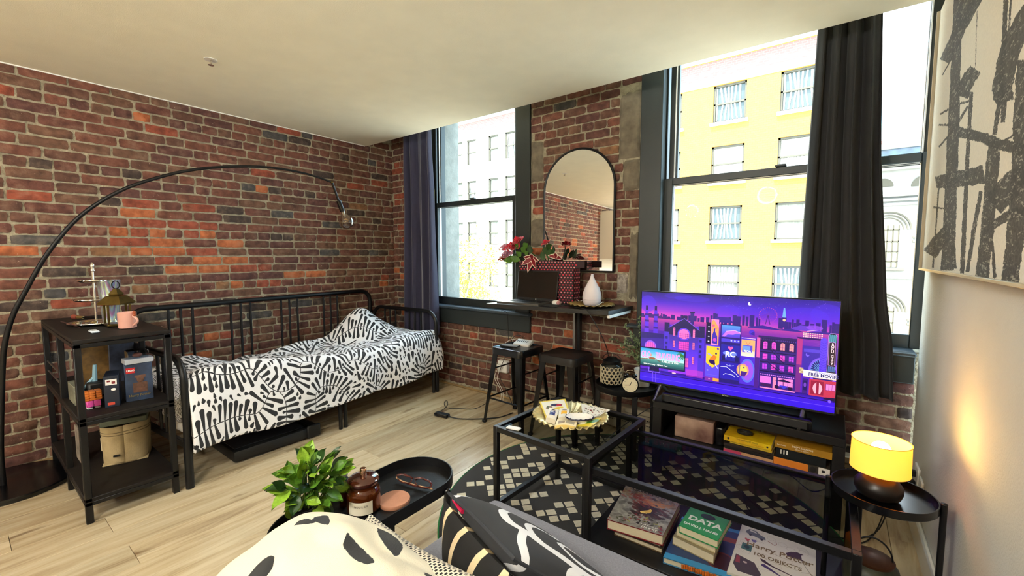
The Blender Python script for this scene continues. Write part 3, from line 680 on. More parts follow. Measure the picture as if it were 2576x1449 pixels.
for xx in (0, LB):
    for c in (.2, .28, .36, .56, .64, .72): stick((xx, c, .27), (xx, c, .735 if xx == 0 else .775), .009, 'baluster')
for (x, y) in ((0, 0), (LB, 0), (0, DB-.03), (LB, DB-.03), (LB*.5, 0), (LB*.5-.045, 0), (LB-.045, 0), (.0, DB-.08)):
    stick((x, y, 0), (x, y, .30), .021 if (x in (0, LB)) else .015, 'leg')
for (a, b) in (((0, 0, .235), (LB, 0, .235)), ((0, DB-.03, .235), (LB, DB-.03, .235)), ((0, DB, .32), (LB, DB, .32))):
    MB().bb(a[0], a[1]-.012, a[2]-.02, b[0], a[1]+.012, a[2]+.02, .004).build('side_rail', MT['blackmetal'], bed, local=True)
for xx in (0, LB): MB().bb(xx-.012, 0, .23, xx+.012, DB-.03, .27, .004).build('end_rail', MT['blackmetal'], bed, local=True)
for k in range(14):
    x = .1+k*.143; MB().box(x, .02, .25, x+.06, DB-.05, .262).build('slat', MT['blackmetal'], bed, smooth=False, local=True)
mt_ = MB().bb(.03, .02, .265, LB-.03, DB-.06, .44, .03, seg=3, M=BR_)
tag(mt_.build('mattress', mat('mattress ticking', (215, 212, 205), .9)), 'low mattress hidden beneath the patterned bedding of the daybed', 'mattress')
# ---- patterned bedding texture: branching stems with petals
def petal_canvas(W, H, px, seed, dark=(34, 36, 40), light=(246, 247, 252), paper=.045):
    cv = Cv(W, H, light); occ = np.zeros((H//2, W//2), bool); rd = random.Random(seed)
    def mark(a, b, r0, r1, pad):
        n = max(2, int(math.dist(a, b)/3))
        for i in range(n+1):
            t = i/n; r = (r0+(r1-r0)*t+pad)/2; cx = (a[0]+(b[0]-a[0])*t)/2; cy = (a[1]+(b[1]-a[1])*t)/2
            x0, x1, y0, y1 = int(cx-r), int(cx+r)+1, int(cy-r), int(cy+r)+1
            if x1 < 0 or y1 < 0 or x0 >= W//2 or y0 >= H//2: continue
            occ[max(0, y0):y1, max(0, x0):x1] = True
    def free(a, b, r0, r1, pad):
        n = 7
        for i in range(n+1):
            t = i/n; r = (r0+(r1-r0)*t+pad)/2; cx = (a[0]+(b[0]-a[0])*t)/2; cy = (a[1]+(b[1]-a[1])*t)/2
            for (dx, dy) in ((0, 0), (r, 0), (-r, 0), (0, r), (0, -r), (r*.7, r*.7), (-r*.7, r*.7), (r*.7, -r*.7), (-r*.7, -r*.7)):
                x, y = int(cx+dx), int(cy+dy)
                if 0 <= x < W//2 and 0 <= y < H//2 and occ[y, x]: return False
        return True
    def petal(p, ang, L_, wd):
        a = (p[0]+math.cos(ang)*px*.008, p[1]+math.sin(ang)*px*.008); b = (p[0]+math.cos(ang)*L_, p[1]+math.sin(ang)*L_)
        r1 = wd*.5; r0 = r1*.42; bb_ = (b[0]-math.cos(ang)*r1, b[1]-math.sin(ang)*r1)
        a2 = (a[0]+math.cos(ang)*r0*1.6, a[1]+math.sin(ang)*r0*1.6)
        if not free(a2, bb_, r0, r1, px*.0030): return False
        cv.seg(a, bb_, r0, r1, dark); mark(a2, bb_, r0, r1, px*.001); return True
    vines = []
    ny = max(1, int(H/(.30*px)))
    for k in range(ny+1):
        y = (k+.35)*H/ny+rd.uniform(-.03, .03)*px; x = -20.; ang = rd.uniform(-.4, .4); P = [(x, y)]; tgt = ang
        while x < W+40:
            if rd.random() < .10: tgt = rd.choice([-1.35, -.9, 0, 0, .9, 1.35, .1])
            tgt += (((k+.35)*H/ny)-y)*.0009
            ang += (tgt-ang)*.22; x += math.cos(ang)*px*.018; y += math.sin(ang)*px*.018; P.append((x, y))
            if len(P) > 4000: break
        vines.append(P)
    for P in vines:
        cv.line(P[::2]+[P[-1]], px*.0052, dark)
        for a, b in zip(P[::2], P[2::2]): mark(a, b, px*.001, px*.001, 0)
    for P in vines:
        for i in range(3, len(P)-2, 2):
            a = math.atan2(P[i+1][1]-P[i-1][1], P[i+1][0]-P[i-1][0])
            for s in (-1, 1):
                base = rd.uniform(.09, .15)
                for L_ in (base, base*.8, base*.6, base*.45, base*.3):
                    w_ = rd.uniform(.027, .038)*(1 if L_ > .05 else .75)
                    if petal(P[i], a+s*(PI/2+rd.uniform(-.12, .12)-.12), L_*px, w_*px): break
    for n in range(16000):
        x, y = rd.uniform(0, W), rd.uniform(0, H)
        P = min(vines, key=lambda Q: abs(Q[min(len(Q)-1, int(len(Q)*x/W))][1]-y)); q = P[min(len(P)-2, int(len(P)*x/W))]
        a = math.atan2(y-q[1], x-q[0])+rd.uniform(-.25, .25)
        L_ = rd.choice([.17, .13, .10, .08, .06, .045, .035])
        petal((x, y), a, L_*px, rd.uniform(.028, .046)*px*(1 if L_ > .07 else .62))
    return cv
DUV = petal_canvas(2400, 1500, 900, 21).image('bedding print')
MT['duvet'] = imat('petal print bedding', DUV, .85, bump=.35, bs=60, sheen=.1)
def duv(u, v):
    # u along the bed, v from the wall side to the front hem
    a = .015+u*(LB+.035); n3 = lambda s, k: mnoise.noise(Vector((a*s, v*s*1.3, k)))
    ft = float(np.interp(a, [0, .1, .35, .6, 1.0, 1.5, 1.95, 2.06, 2.12], [.64, .675, .665, .635, .575, .56, .60, .60, .50]))
    T = .74
    if v < T:
        s = v/T; d = DB-.06-(DB-.06)*s
        z = .50+(ft-.50)*s**1.4
        z += .10*math.exp(-((a-.22)/.22)**2-((d-.62)/.25)**2)                       # hump behind the near arm
        z += .26*math.exp(-((a-1.62)/.20)**2-((d-.60)/.17)**2)+.10*math.exp(-((a-1.80)/.25)**2-((d-.45)/.25)**2)   # pillow under the cover
        z += .07*math.exp(-((a-1.15)/.35)**2-((d-.68)/.07)**2)                      # fold along the back
        z -= .05*math.exp(-((a-.62)/.2)**2-((d-.45)/.2)**2)
        z += .018*n3(4, 1.)+.012*n3(9, 4.)+.02*abs(n3(3.2, 9.))
        if s > .93: z -= .035*((s-.93)/.07)**2
        y = d
    else:
        s = (v-T)/(1-T); hem = .205+.012*math.sin(a*7)+.01*n3(5, 3.)
        ztop = ft-.035
        z = ztop+(hem-ztop)*s; y = -.005-.035*math.sin(min(1, s*1.6)*PI/2)-.012*math.sin(a*11+s*2)*s+.012*n3(6, 7.)
        if s < .1: y += .0
    x = a
    if a > LB-.02: z -= .0; x = a+.02*math.sin(v*3)
    return (x, y, z)
b = MB().grid(150, 110, duv, M=BR_)
n0 = len(b.v)
# ends hang a little: close both ends down to the rail
dv = b.build('duvet', MT['duvet']); tag(dv, 'rumpled white duvet with black petal and stem print spread over the daybed', 'duvet')
md = dv.modifiers.new('thickness', 'SOLIDIFY'); md.thickness = .018; md.offset = 1
# near and far end drop of the duvet
for xe, s in ((.012, -1), (LB+.045, 1)):
    def endf(u, v, xe=xe, s=s):
        p = duv(0 if s < 0 else 1, u*.74 if True else u); zz = p[2]; 
        return (p[0]+s*.012*v, p[1], zz-(zz-.36)*v)
    b = MB().grid(50, 12, endf, M=BR_); o = b.build('duvet_end', MT['duvet']); o.location = Vector(o.location)-Vector(dv.location); o.parent = dv
# ================================================================ TREADMILL under the bed
t = thing('walking_pad', 'flat black walking pad stored on the floor under the daybed', 'treadmill', (-3.2, 1.3, 0))
MB().bb(-3.42, 1.03, .012, -2.985, 1.60, .085, .014, seg=2).build('deck', MT['blackplastic'], t)
MB().bb(-3.38, 1.05, .085, -3.03, 1.50, .089, .001).build('belt', mat('rubber belt', (26, 26, 28), .85), t)
MB().cyl((-3.42, 1.545, .062), (-2.985, 1.545, .062), .040, n=16).build('roller_cover', MT['blackgloss'], t)
for x in (-3.43, -2.997): MB().bb(x, 1.5, .01, x+.022, 1.6, .10, .008).build('end_cap', MT['blackmetal'], t)
# ================================================================ SHELF UNIT
sx0, sx1, sy0, sy1, sh = -3.995, -2.89, .345, .722, .925
su = thing('shelf_unit', 'dark three tier metal framed shelf unit standing between the brick wall and the daybed', 'shelf', (-3.45, .53, 0))
for x in (sx0, -3.43, sx1-.028):
    for y in (sy0, sy1-.028): MB().bb(x, y, 0, x+.028, y+.028, sh-.02, .003).build('post', MT['blackmetal'], su)
for z, nm in ((.11, 'shelf_board'), (.515, 'shelf_board'), (sh-.022, 'top_board')):
    MB().bb(sx0, sy0, z-.0, sx1, sy1, z+.02, .003).build(nm, MT['blackwood'], su)
for z in (.09, .495, sh-.045):
    b = MB().bb(sx0, sy0, z, sx1, sy0+.02, z+.02, .002).bb(sx0, sy1-.02, z, sx1, sy1, z+.02, .002).bb(sx0, sy0, z, sx0+.02, sy1, z+.02, .002).bb(sx1-.02, sy0, z, sx1, sy1, z+.02, .002)
    b.build('shelf_frame', MT['blackmetal'], su)
for z in (.60, .66): MB().cyl((sx0, sy0+.012, z), (-3.43, sy0+.012, z), .004, n=8).build('guard_wire', MT['steel'], su)
# ---- on top of it
ZT_ = sh+.0
ts = thing('tiered_tray', 'three tier silver jewellery stand on the shelf unit top', 'stand', (-3.47, .52, ZT_-.002))
def plate(z, r, c=(-3.47, .52)): return MB().lathe([(0, 0), (r*.6, 0), (r*.85, .004), (r, .012), (r*.99, .016), (r*.84, .008), (0, .004)], (c[0], c[1], z), 28)
for z, r in ((ZT_, .125), (ZT_+.135, .098), (ZT_+.245, .078)): plate(z, r).build('tier_plate', MT['chrome'], ts)
MB().cyl((-3.47, .52, ZT_), (-3.47, .52, ZT_+.31), .006, n=10).build('stem', MT['chrome'], ts)
MB().lathe([(0, 0), (.012, .004), (.008, .02), (.012, .03), (.009, .045), (0, .055)], (-3.47, .52, ZT_+.31), 12).build('finial', MT['chrome'], ts)
g = thing('ring_pile', 'small heap of rings on the bottom tier of the jewellery stand', 'jewellery', (-3.45, .46, ZT_+.012))
for k in range(7):
    a = k*.9; c = Vector((-3.45+.05*math.cos(a), .47+.04*math.sin(a), ZT_+.018)); MB().tube([c+Vector((.012*math.cos(q*PI/6), .012*math.sin(q*PI/6), 0)) for q in range(12)], .003, 5, closed=True).build('ring', MT['gold'] if k % 2 else MT['chrome'], g)
cup = thing('iridescent_tumbler', 'tall iridescent glass tumbler with a red base behind the jewellery stand', 'glass', (-3.56, .60, ZT_))
irid, t_, b_ = pbsdf('iridescent glass'); b_.inputs['Base Color'].default_value = (.75, .75, .8, 1); b_.inputs['Roughness'].default_value = .12; b_.inputs['Metallic'].default_value = .6
lw = t_.nodes.new('ShaderNodeTexWave'); lw.inputs['Scale'].default_value = 3; lw.bands_direction = 'X'; lw.inputs['Distortion'].default_value = 2; tcw = t_.nodes.new('ShaderNodeTexCoord'); t_.links.new(tcw.outputs['Object'], lw.inputs['Vector'])
crw = t_.nodes.new('ShaderNodeValToRGB'); crw.color_ramp.elements[0].color = (.55, .3, .6, 1); crw.color_ramp.elements[1].color = (.6, .8, .5, 1); q = crw.color_ramp.elements.new(.4); q.color = (.4, .75, .95, 1); q = crw.color_ramp.elements.new(.7); q.color = (.9, .9, .85, 1)
mpw = t_.nodes.new('ShaderNodeMapping'); mpw.inputs['Scale'].default_value = (12, 12, 1); t_.links.new(tcw.outputs['Object'], mpw.inputs['Vector']); t_.links.new(mpw.outputs[0], lw.inputs['Vector'])
t_.links.new(lw.outputs['Fac'], crw.inputs['Fac']); t_.links.new(crw.outputs[0], b_.inputs['Base Color'])
MB().lathe([(0, 0), (.040, .0), (.046, .10), (.043, .10), (.037, .006), (0, .006)], (-3.56, .60, ZT_), 28).build('lower_cup', irid, cup)
MB().lathe([(0, 0), (.047, 0), (.05, .006), (.05, .02), (.046, .024), (0, .024)], (-3.56, .60, ZT_+.10), 28).build('red_ring', mat('red glaze', (130, 20, 26), .3), cup)
MB().lathe([(0, 0), (.047, .0), (.056, .13), (.053, .13), (.044, .005), (0, .005)], (-3.56, .60, ZT_+.124), 28).build('upper_cup', irid, cup)
ln = thing('lantern', 'small antique brass lantern with a ring handle beside the pink mug', 'lantern', (-3.30, .585, ZT_))
lc = (-3.30, .585)
MB().bb(lc[0]-.055, lc[1]-.055, ZT_, lc[0]+.055, lc[1]+.055, ZT_+.016, .004).build('base', MT['brass'], ln)
for dx in (-.047, .047):
    for dy in (-.047, .047): MB().bb(lc[0]+dx-.005, lc[1]+dy-.005, ZT_+.016, lc[0]+dx+.005, lc[1]+dy+.005, ZT_+.125, .001).build('corner_post', MT['brass'], ln)
MB().box(lc[0]-.045, lc[1]-.049, ZT_+.02, lc[0]+.045, lc[1]-.047, ZT_+.12).box(lc[0]-.045, lc[1]+.047, ZT_+.02, lc[0]+.045, lc[1]+.049, ZT_+.12).box(lc[0]+.047, lc[1]-.045, ZT_+.02, lc[0]+.049, lc[1]+.045, ZT_+.12).build('glass_panel', MT['winglass'], ln, smooth=False)
MB().lathe([(.082, 0), (.084, .008), (.05, .045), (.03, .052), (.034, .058), (.012, .088), (0, .09)], (lc[0], lc[1], ZT_+.125), 4, M=None).build('roof', MT['brass'], ln, smooth=False)
MB().tube([(lc[0]+.022*math.cos(q*PI/8)*.8, lc[1]+.022*math.cos(q*PI/8)*.6, ZT_+.235+.022*math.sin(q*PI/8)) for q in range(16)], .0028, 6, closed=True).build('ring_handle', MT['blackmetal'], ln)
mg = thing('mug', 'pink ceramic mug with a little bear on its handle', 'mug', (-3.14, .595, ZT_))
pk = mat('pink glaze', (226, 168, 152), .35, var=.1, vs=8)
MB().lathe([(0, 0), (.036, 0), (.040, .004), (.041, .088), (.038, .09), (.0365, .086), (.036, .006), (0, .006)], (-3.14, .595, ZT_), 32).build('cup', pk, mg)
hd = Vector((-3.14, .595, 0)); dirx = Vector((.80, .60, 0)).normalized()*1.0
dirx = Vector((math.cos(R(28)), math.sin(R(28)), 0))
MB().tube([hd+dirx*(.038+.030*math.sin(PI*k/8))+Vector((0, 0, ZT_+.015+.055*k/8)) for k in range(9)], .006, 8).build('handle', pk, mg)
bear = MB(); c = hd+dirx*.05; bear.sph((c.x, c.y, ZT_+.075), .008, 10, 8, sc=(1, 1, 1.2)).sph((c.x, c.y, ZT_+.089), .0075, 10, 8)
for s in (-1, 1): bear.sph((c.x+s*.006, c.y, ZT_+.095), .003, 8, 6).sph((c.x+s*.009, c.y, ZT_+.078), .0035, 8, 6)
bear.build('bear_figure', mat('rust glaze', (170, 80, 40), .4), mg)
b = MB().tube([(-3.70, .40, ZT_+.008), (-3.55, .41, ZT_+.009), (-3.32, .43, ZT_+.006)], [.003, .004, .002], 6); b.build
tag(b.build('makeup_brush', mat('dark red lacquer', (60, 22, 22), .3)), 'dark red makeup brush lying at the front edge of the shelf unit top', 'brush')
b2 = thing('powder_brush', 'makeup brush with a rosy copper head at the left of the shelf unit top', 'brush', (-3.82, .5, ZT_))
MB().tube([(-3.70, .56, ZT_+.012), (-3.80, .51, ZT_+.01)], [.004, .005], 8).build('handle', MT['blackgloss'], b2)
MB().tube([(-3.80, .51, ZT_+.01), (-3.84, .49, ZT_+.012)], [.009, .011], 10).build('ferrule', MT['gold'], b2)
MB().tube([(-3.84, .49, ZT_+.012), (-3.87, .475, ZT_+.014), (-3.88, .47, ZT_+.014)], [.013, .015, .006], 10).build('bristles', mat('copper bristles', (150, 70, 50), .8), b2)
b = MB().bb(-3.14, .435, ZT_, -3.06, .47, ZT_+.012, .005, M=None); tag(b.build('clear_compact', mat('clear acrylic', (220, 230, 240), .08, spec=.8)), 'small clear plastic box on the front edge of the shelf unit', 'box')
# ---- middle shelf
ZM = .535
def carton(name, c, d, rz, m, label, cat, sidem=None):
    t = thing(name, label, cat, (c[0], c[1], ZM if len(c) < 3 else c[2]), rz)
    MB().bb(-d[0]/2, -d[1]/2, 0, d[0]/2, d[1]/2, d[2], .0015).build('carton', m, t, local=True); return t
navy = mat('navy printed card', (30, 40, 62), .4, var=.6, vs=14, col2=(62, 80, 110)); navy2 = mat('dark blue card', (26, 34, 50), .4, var=.3, vs=8)
FX = Matrix.Rotation(PI/2, 4, 'Z') @ Matrix.Rotation(PI/2, 4, 'X')     # text plane facing +x
t = carton('toy_box', (-3.06, .61), (.075, .115, .205), R(-8), navy, 'dark blue boxed toy set with a figure picture, right on the middle shelf', 'box')
MB().box(.0376, -.052, .155, .0384, -.014, .185).build('logo_patch', mat('logo red', (190, 24, 28), .5), t, smooth=False, local=True)
text('box_lettering', 'LEGO', .013, Matrix.Translation((.039, -.033, .170)) @ FX, MT['whitetext'], None, off=.0006).parent = t
b = MB().sph((.0384, .005, .118), .016, 12, 8, sc=(.1, 1, 1.2)).box(.0376, -.026, .045, .0386, .034, .100).box(.0376, -.018, .126, .0388, .028, .140)
b.build('printed_figure', mat('sepia print', (110, 74, 58), .6, var=.5, vs=40), t, smooth=False, local=True)
text('box_lettering', 'Harry Potter', .017, Matrix.Translation((.039, .0, .030)) @ FX, MT['gold'], None, off=.0003).parent = t
t = carton('toy_box', (-3.07, .505), (.15, .058, .165), R(-14), navy2, 'narrow dark blue toy box with a white label, left of the figure box', 'box')
MB().box(.0751, -.022, .118, .0757, .022, .148).build('white_label', MT['white'], t, smooth=False, local=True)
MB().box(.0757, -.016, .134, .0761, -.004, .143).box(.0757, .002, .123, .0761, .016, .136).build('label_mark', mat('label maroon', (120, 30, 34), .6), t, smooth=False, local=True)
MB().sph((.0752, .008, .093), .007, 12, 8, sc=(.1, 1.4, 1)).build('white_badge', MT['white'], t, local=True)
MB().box(.0751, -.018, .012, .0757, .010, .026).build('red_badge', mat('badge red', (200, 70, 50), .5), t, smooth=False, local=True)
clr = glass('clear acrylic case', (240, 245, 250), glossw=.3)
t = thing('acrylic_case', 'clear acrylic display case resting on top of the figure box', 'case', (-3.06, .61, ZM+.206))
MB().bb(-3.10, .55, ZM+.206, -3.015, .672, ZM+.232, .002).build('base_tray', mat('frosted acrylic', (190, 195, 205), .15, spec=.8), t)
MB().bb(-3.095, .565, ZM+.232, -3.025, .655, ZM+.275, .003).build('cover', clr, t)
MB().sph((-3.05, .61, ZM+.248), .014, 10, 8, sc=(1, 1.6, .9)).build('enclosed_piece', mat('brown figurine', (120, 70, 58), .5), t)
bear_o, bear_p = mat('orange plastic', (214, 120, 50), .35), mat('pink plastic', (220, 80, 160), .35)
t = thing('brick_built_pet', 'small toy dog of stacked orange and pink blocks on the middle shelf', 'toy', (-3.06, .42, ZM))
for k in range(4):
    for j in range(3): MB().bb(-3.085, .385+j*.024, ZM+.045+k*.012, -3.035, .408+j*.024, ZM+.0565+k*.012, .002).build('block', bear_o, t)
for j in range(2): MB().bb(-3.085, .395+j*.028, ZM+.012, -3.032, .422+j*.028, ZM+.044, .003).build('block', bear_p, t)
for j in range(2): MB().bb(-3.08, .398+j*.03, ZM, -3.045, .420+j*.03, ZM+.012, .002).build('foot', MT['white'], t)
t = thing('figurine', 'pale blue long necked toy figure behind the orange block toy', 'toy', (-3.20, .45, ZM))
MB().tube([(-3.22, .40, ZM+.04), (-3.21, .43, ZM+.10), (-3.20, .455, ZM+.13)], [.008, .008, .010], 8).tube([(-3.20, .455, ZM+.10), (-3.20, .46, ZM+.20)], [.012, .008], 8).build('body', mat('pale blue plastic', (130, 170, 190), .4), t)
MB().bb(-3.25, .41, ZM, -3.14, .53, ZM+.03, .006).bb(-3.24, .42, ZM+.03, -3.15, .52, ZM+.11, .01).build('black_body', MT['blackplastic'], t)
t = thing('trading_card_box', 'grey printed card box lying at the left end of the middle shelf', 'box', (-3.28, .40, ZM))
MB().bb(-3.36, .37, ZM, -3.17, .405, ZM+.10, .002).build('carton', mat('grey green print', (120, 120, 104), .6, var=.5, vs=20), t)
for i, (x, y, ww, hh, c, lb) in enumerate(((-3.62, .52, .25, .27, (62, 44, 24), 'tall dark framed puzzle picture leaning at the back left of the middle shelf'), (-3.60, .64, .22, .30, (28, 32, 46), 'tall navy picture box leaning at the back of the middle shelf'))):
    t = thing('picture_box', lb, 'box', (x, y, ZM)); 
    MB().bb(x, y-ww/2+.05, ZM, x+.03, y+ww/2-.05, ZM+hh, .003).build('panel', mat('dark print %d' % i, c, .5, var=.9, vs=16, col2=(140, 104, 50) if i == 0 else (70, 76, 96)), t)
# ---- bottom shelf: cloth basket
ZL = .13
bk = thing('fabric_basket', 'beige canvas storage basket on the bottom shelf of the unit', 'basket', (-3.36, .60, ZL), R(-16))
def bask(u, v):
    a = 2*PI*u; n = 2.9; hw, hd_ = .135, .105; s = 1+.06*v
    x = hw*s*math.copysign(abs(math.cos(a))**(2/n), math.cos(a)); y = hd_*s*math.copysign(abs(math.sin(a))**(2/n), math.sin(a))
    k = .008*mnoise.noise(Vector((x*14, y*14, v*3))); return (x*(1+k), y*(1+k), .225*v+.008*mnoise.noise(Vector((x*9, y*9, 2)))*v)
canvas = mat('beige canvas', (184, 164, 124), .95, var=.1, vs=30, bump=.4, bs=400)
o = MB().grid(64, 16, bask).build('basket_wall', canvas, bk, local=True); md = o.modifiers.new('t', 'SOLIDIFY'); md.thickness = .006
MB().bb(-.13, -.1, 0, .13, .1, .008, .003).build('basket_floor', canvas, bk, local=True)
for z in (.19, .175): MB().tube([bask(k/40, z/.225) for k in range(40)], .0022, 5, closed=True).build('seam', mat('dark seam', (120, 104, 76), .9), bk, local=True)
MB().bb(.142, -.05, .05, .146, -.02, .062, .001).build('maker_tab', MT['blackplastic'], bk, local=True)
MB().bb(-.03, -.118, .05, -.004, -.11, .13, .002).build('hang_tag', MT['paper'], bk, local=True)
b = thing('photo_album', 'grey green clothbound album lying across the top of the canvas basket', 'book', (-3.36, .60, ZL+.228), R(-16))
MB().bb(-.125, -.1, 0, .125, .105, .03, .003).build('cover', mat('grey green cloth', (92, 98, 84), .8, var=.3, vs=10), b, local=True)
MB().bb(-.03, -.101, .0305, .03, .106, .032, .0005).build('strap', MT['blackplastic'], b, local=True)
b = thing('paper_packet', 'white printed paper packet standing behind the canvas basket', 'packet', (-3.5, .44, ZL)); MB().bb(-3.56, .405, ZL, -3.40, .42, ZL+.2, .002).build('packet', mat('printed paper', (170, 160, 148), .7, var=.5, vs=18), b)
# ================================================================ ARC LAMP
al = thing('arc_floor_lamp', 'black arc floor lamp curving from its round floor base over the daybed', 'lamp', (-3.74, .18, 0))
MB().lathe([(0, 0), (.27, 0), (.275, .004), (.275, .022), (.268, .028), (0, .03)], (-3.74, .155, 0), 48).build('base', MT['blackgloss'], al)
pp = []
for (px, py, x) in ((2, 1140, -3.70), (4, 1000, -3.685), (10, 880, -3.66), (30, 800, -3.64), (60, 740, -3.62), (120, 637, -3.58), (200, 545, -3.54), (300, 481, -3.49), (400, 446, -3.45), (480, 428, -3.42), (560, 420, -3.39), (640, 419, -3.36), (700, 424, -3.34), (770, 437, -3.32), (835, 458, -3.30)):
    pp.append(atx(px, py, x))
pp = [Vector((-3.72, pp[0].y, .02))]+pp
def smooth_path(P, n=6):
    out = []
    for i in range(len(P)-1):
        p0, p1, p2, p3 = P[max(0, i-1)], P[i], P[i+1], P[min(len(P)-1, i+2)]
        for k in range(n):
            t = k/n; out.append(.5*((2*p1)+(-p0+p2)*t+(2*p0-5*p1+4*p2-p3)*t*t+(-p0+3*p1-3*p2+p3)*t**3))
    return out+[P[-1]]
sp = smooth_path(pp, 5); MB().tube(sp, [.0135-.006*i/len(sp) for i in range(len(sp))], 10).build('arc_pole', MT['blackmetal'], al)
e0 = pp[-1]; e1 = atx(852, 505, -3.30); e2 = atx(862, 532, -3.30); e3 = atx(873, 553, -3.30)
MB().sph(e0, .012, 10, 8).build('joint', MT['brass'], al)
MB().cyl(e0, e1, .0095, n=14).build('stem', MT['blackgloss'], al)
MB().cyl(e1, e2, .021, n=18).build('socket', MT['blackgloss'], al)
dd = (e2-e1).normalized(); Mq = Matrix.Translation(e2) @ Vector((0, 0, 1)).rotation_difference(dd).to_matrix().to_4x4()
bulbm = glass('smoked mirror bulb glass', (215, 205, 190), glossw=.42)
MB().lathe([(.016, 0), (.018, .018), (.03, .035), (.052, .055), (.062, .082), (.060, .108), (.045, .132), (.02, .146), (0, .148)], (0, 0, 0), 32, M=Mq).build('bulb', bulbm, al)
MB().lathe([(.013, 0), (.013, .03), (.006, .05), (0, .05)], (0, 0, 0), 12, M=Mq).build('bulb_neck', MT['chrome'], al)
MB().tube([Mq @ Vector((.018*math.cos(k*.9), .018*math.sin(k*.9), .06+k*.003)) for k in range(14)], .0016, 5).build('filament', mat('gold filament', (230, 180, 90), .3, 1), al)
# ================================================================ MIRROR
mr = thing('arched_mirror', 'arched mirror in a thin black frame on the brick pier', 'mirror', (-1.66, 3.07, 1.2))
def archpoly(x0, x1, z0, z1, n=28):
    r = (x1-x0)/2; cx = (x0+x1)/2
    return [(x0, z0), (x1, z0)]+[(cx+r*math.cos(PI*i/n), z1-r+r*math.sin(PI*i/n)) for i in range(n+1)]
ap = archpoly(-1.975, -1.35, 1.205, 2.165); tilt = Matrix.Translation((0, 3.055, 1.2)) @ Matrix.Rotation(R(-.6), 4, 'X') @ Matrix.Translation((0, 0, -1.2))
mm, t_, b_ = pbsdf('mirror glass'); b_.inputs['Base Color'].default_value = (.93, .93, .91, 1); b_.inputs['Metallic'].default_value = 1; b_.inputs['Roughness'].default_value = .01
def xz(b, poly, y0, y1, M=None):
    # prism in the xz plane
    Mx = Matrix(((1, 0, 0, 0), (0, 0, 1, 0), (0, 1, 0, 0), (0, 0, 0, 1))); return b.prism(poly, y0, y1, M=(M @ Mx) if M is not None else Mx)
xz(MB(), ap, .0, .006, tilt).build('mirror_glass', mm, mr, smooth=False)
fp = [tilt @ Vector((x, .0, z)) for x, z in ap]; MB().tube(fp, .009, 8, closed=True).build('frame', MT['blackmetal'], mr)
xz(MB(), ap, .008, .02, tilt).build('backing', MT['blackplastic'], mr, smooth=False)
# ---- kitchen units behind the viewer (seen in the mirror)
kc = thing('wall_cabinet', 'white kitchen wall cabinet with black bar handles reflected in the mirror', 'cabinet', (-3.85, -2.75, 1.35))
cw = mat('white cabinet paint', (224, 216, 196), .5)
MB().box(-4.01, -3.9, 1.36, -3.70, -2.25, 2.36).build('carcass', cw, kc, smooth=False)
for k in range(4):
    y = -2.255-k*.41; d = MB().bb(-3.70, y-.405, 1.36, -3.68, y, 2.36, .003).build('door', cw, kc); MB().tube([(-3.68, y-.05, 1.42), (-3.655, y-.05, 1.43), (-3.655, y-.05, 1.58), (-3.68, y-.05, 1.59)], .005, 6).build('handle', MT['blackmetal'], d)
kb = thing('kitchen_counter', 'white kitchen base unit with pale worktop reflected in the mirror', 'counter', (-3.75, -3.1, 0))
MB().box(-4.0, -3.9, .02, -3.42, -2.25, .88).build('base_cabinet', cw, kb, smooth=False); MB().bb(-4.0, -3.92, .88, -3.40, -2.23, .915, .004).build('worktop', MT['white'], kb)
struct(MB().box(-4.018, -4.4, .92, -4.0, -2.25, 1.36).build('trim_backsplash', MT['white'], smooth=False))
for k in range(3):
    b = MB().box(XL, -3.2-k*.55, 2.35, -1.2, -3.08-k*.55, ZC-.001); struct(b.build('trim_ceiling_beam', MT['blackwood'], smooth=False))
# globe lamps added unseen behind the viewer to brighten the room; then the sprinkler
for i, (x, y, e_) in enumerate(((-.85, -.95, 240), (-2.35, -2.7, 220))):
    t = thing('added_pendant_lamp', 'added white globe pendant lamp, unseen behind the viewer, %s' % ('nearer the windows', 'nearer the kitchen')[i], 'light', (x, y, 2.13))
    MB().lathe([(0, 0), (.05, 0), (.05, -.02), (0, -.03)], (x, y, ZC-.0005), 24).build('ceiling_rose', MT['white'], t); MB().cyl((x, y, 2.28), (x, y, ZC-.02), .004, n=8).build('flex', MT['cord'], t)
    MB().sph((x, y, 2.20), .11, 28, 18).build('globe', mat('added glowing globe', (255, 244, 226), .5, emit=(255, 240, 218), es=4), t)
    l = add_light('added_fill_light', 'POINT', (x, y, 2.20), e_, (1, .97, .90), shadow_soft_size=.125); l.parent = t; l.location = (0, 0, .07)
sp_ = atz(530, 150, ZC)
t = thing('fire_sprinkler', 'small recessed fire sprinkler in the cream ceiling', 'sprinkler', (sp_.x, sp_.y, ZC-.03))
MB().lathe([(.026, 0), (.034, 0), (.034, .003), (.026, .003)], (sp_.x, sp_.y, ZC-.0035), 24).build('escutcheon', MT['white'], t)
MB().lathe([(0, 0), (.0255, 0), (.0255, .002), (0, .002)], (sp_.x, sp_.y, ZC-.0025), 24).build('recess', MT['blackplastic'], t)
b = MB().cyl((sp_.x, sp_.y, ZC-.03), (sp_.x, sp_.y, ZC-.002), .004, n=8)
for s in (-1, 1): b.tube([(sp_.x, sp_.y, ZC-.028), (sp_.x+s*.012, sp_.y, ZC-.016), (sp_.x+s*.01, sp_.y, ZC-.002)], .0018, 6)
b.lathe([(0, 0), (.016, 0), (.014, .002), (0, .002)], (sp_.x, sp_.y, ZC-.032), 16); b.build('deflector', MT['chrome'], t)
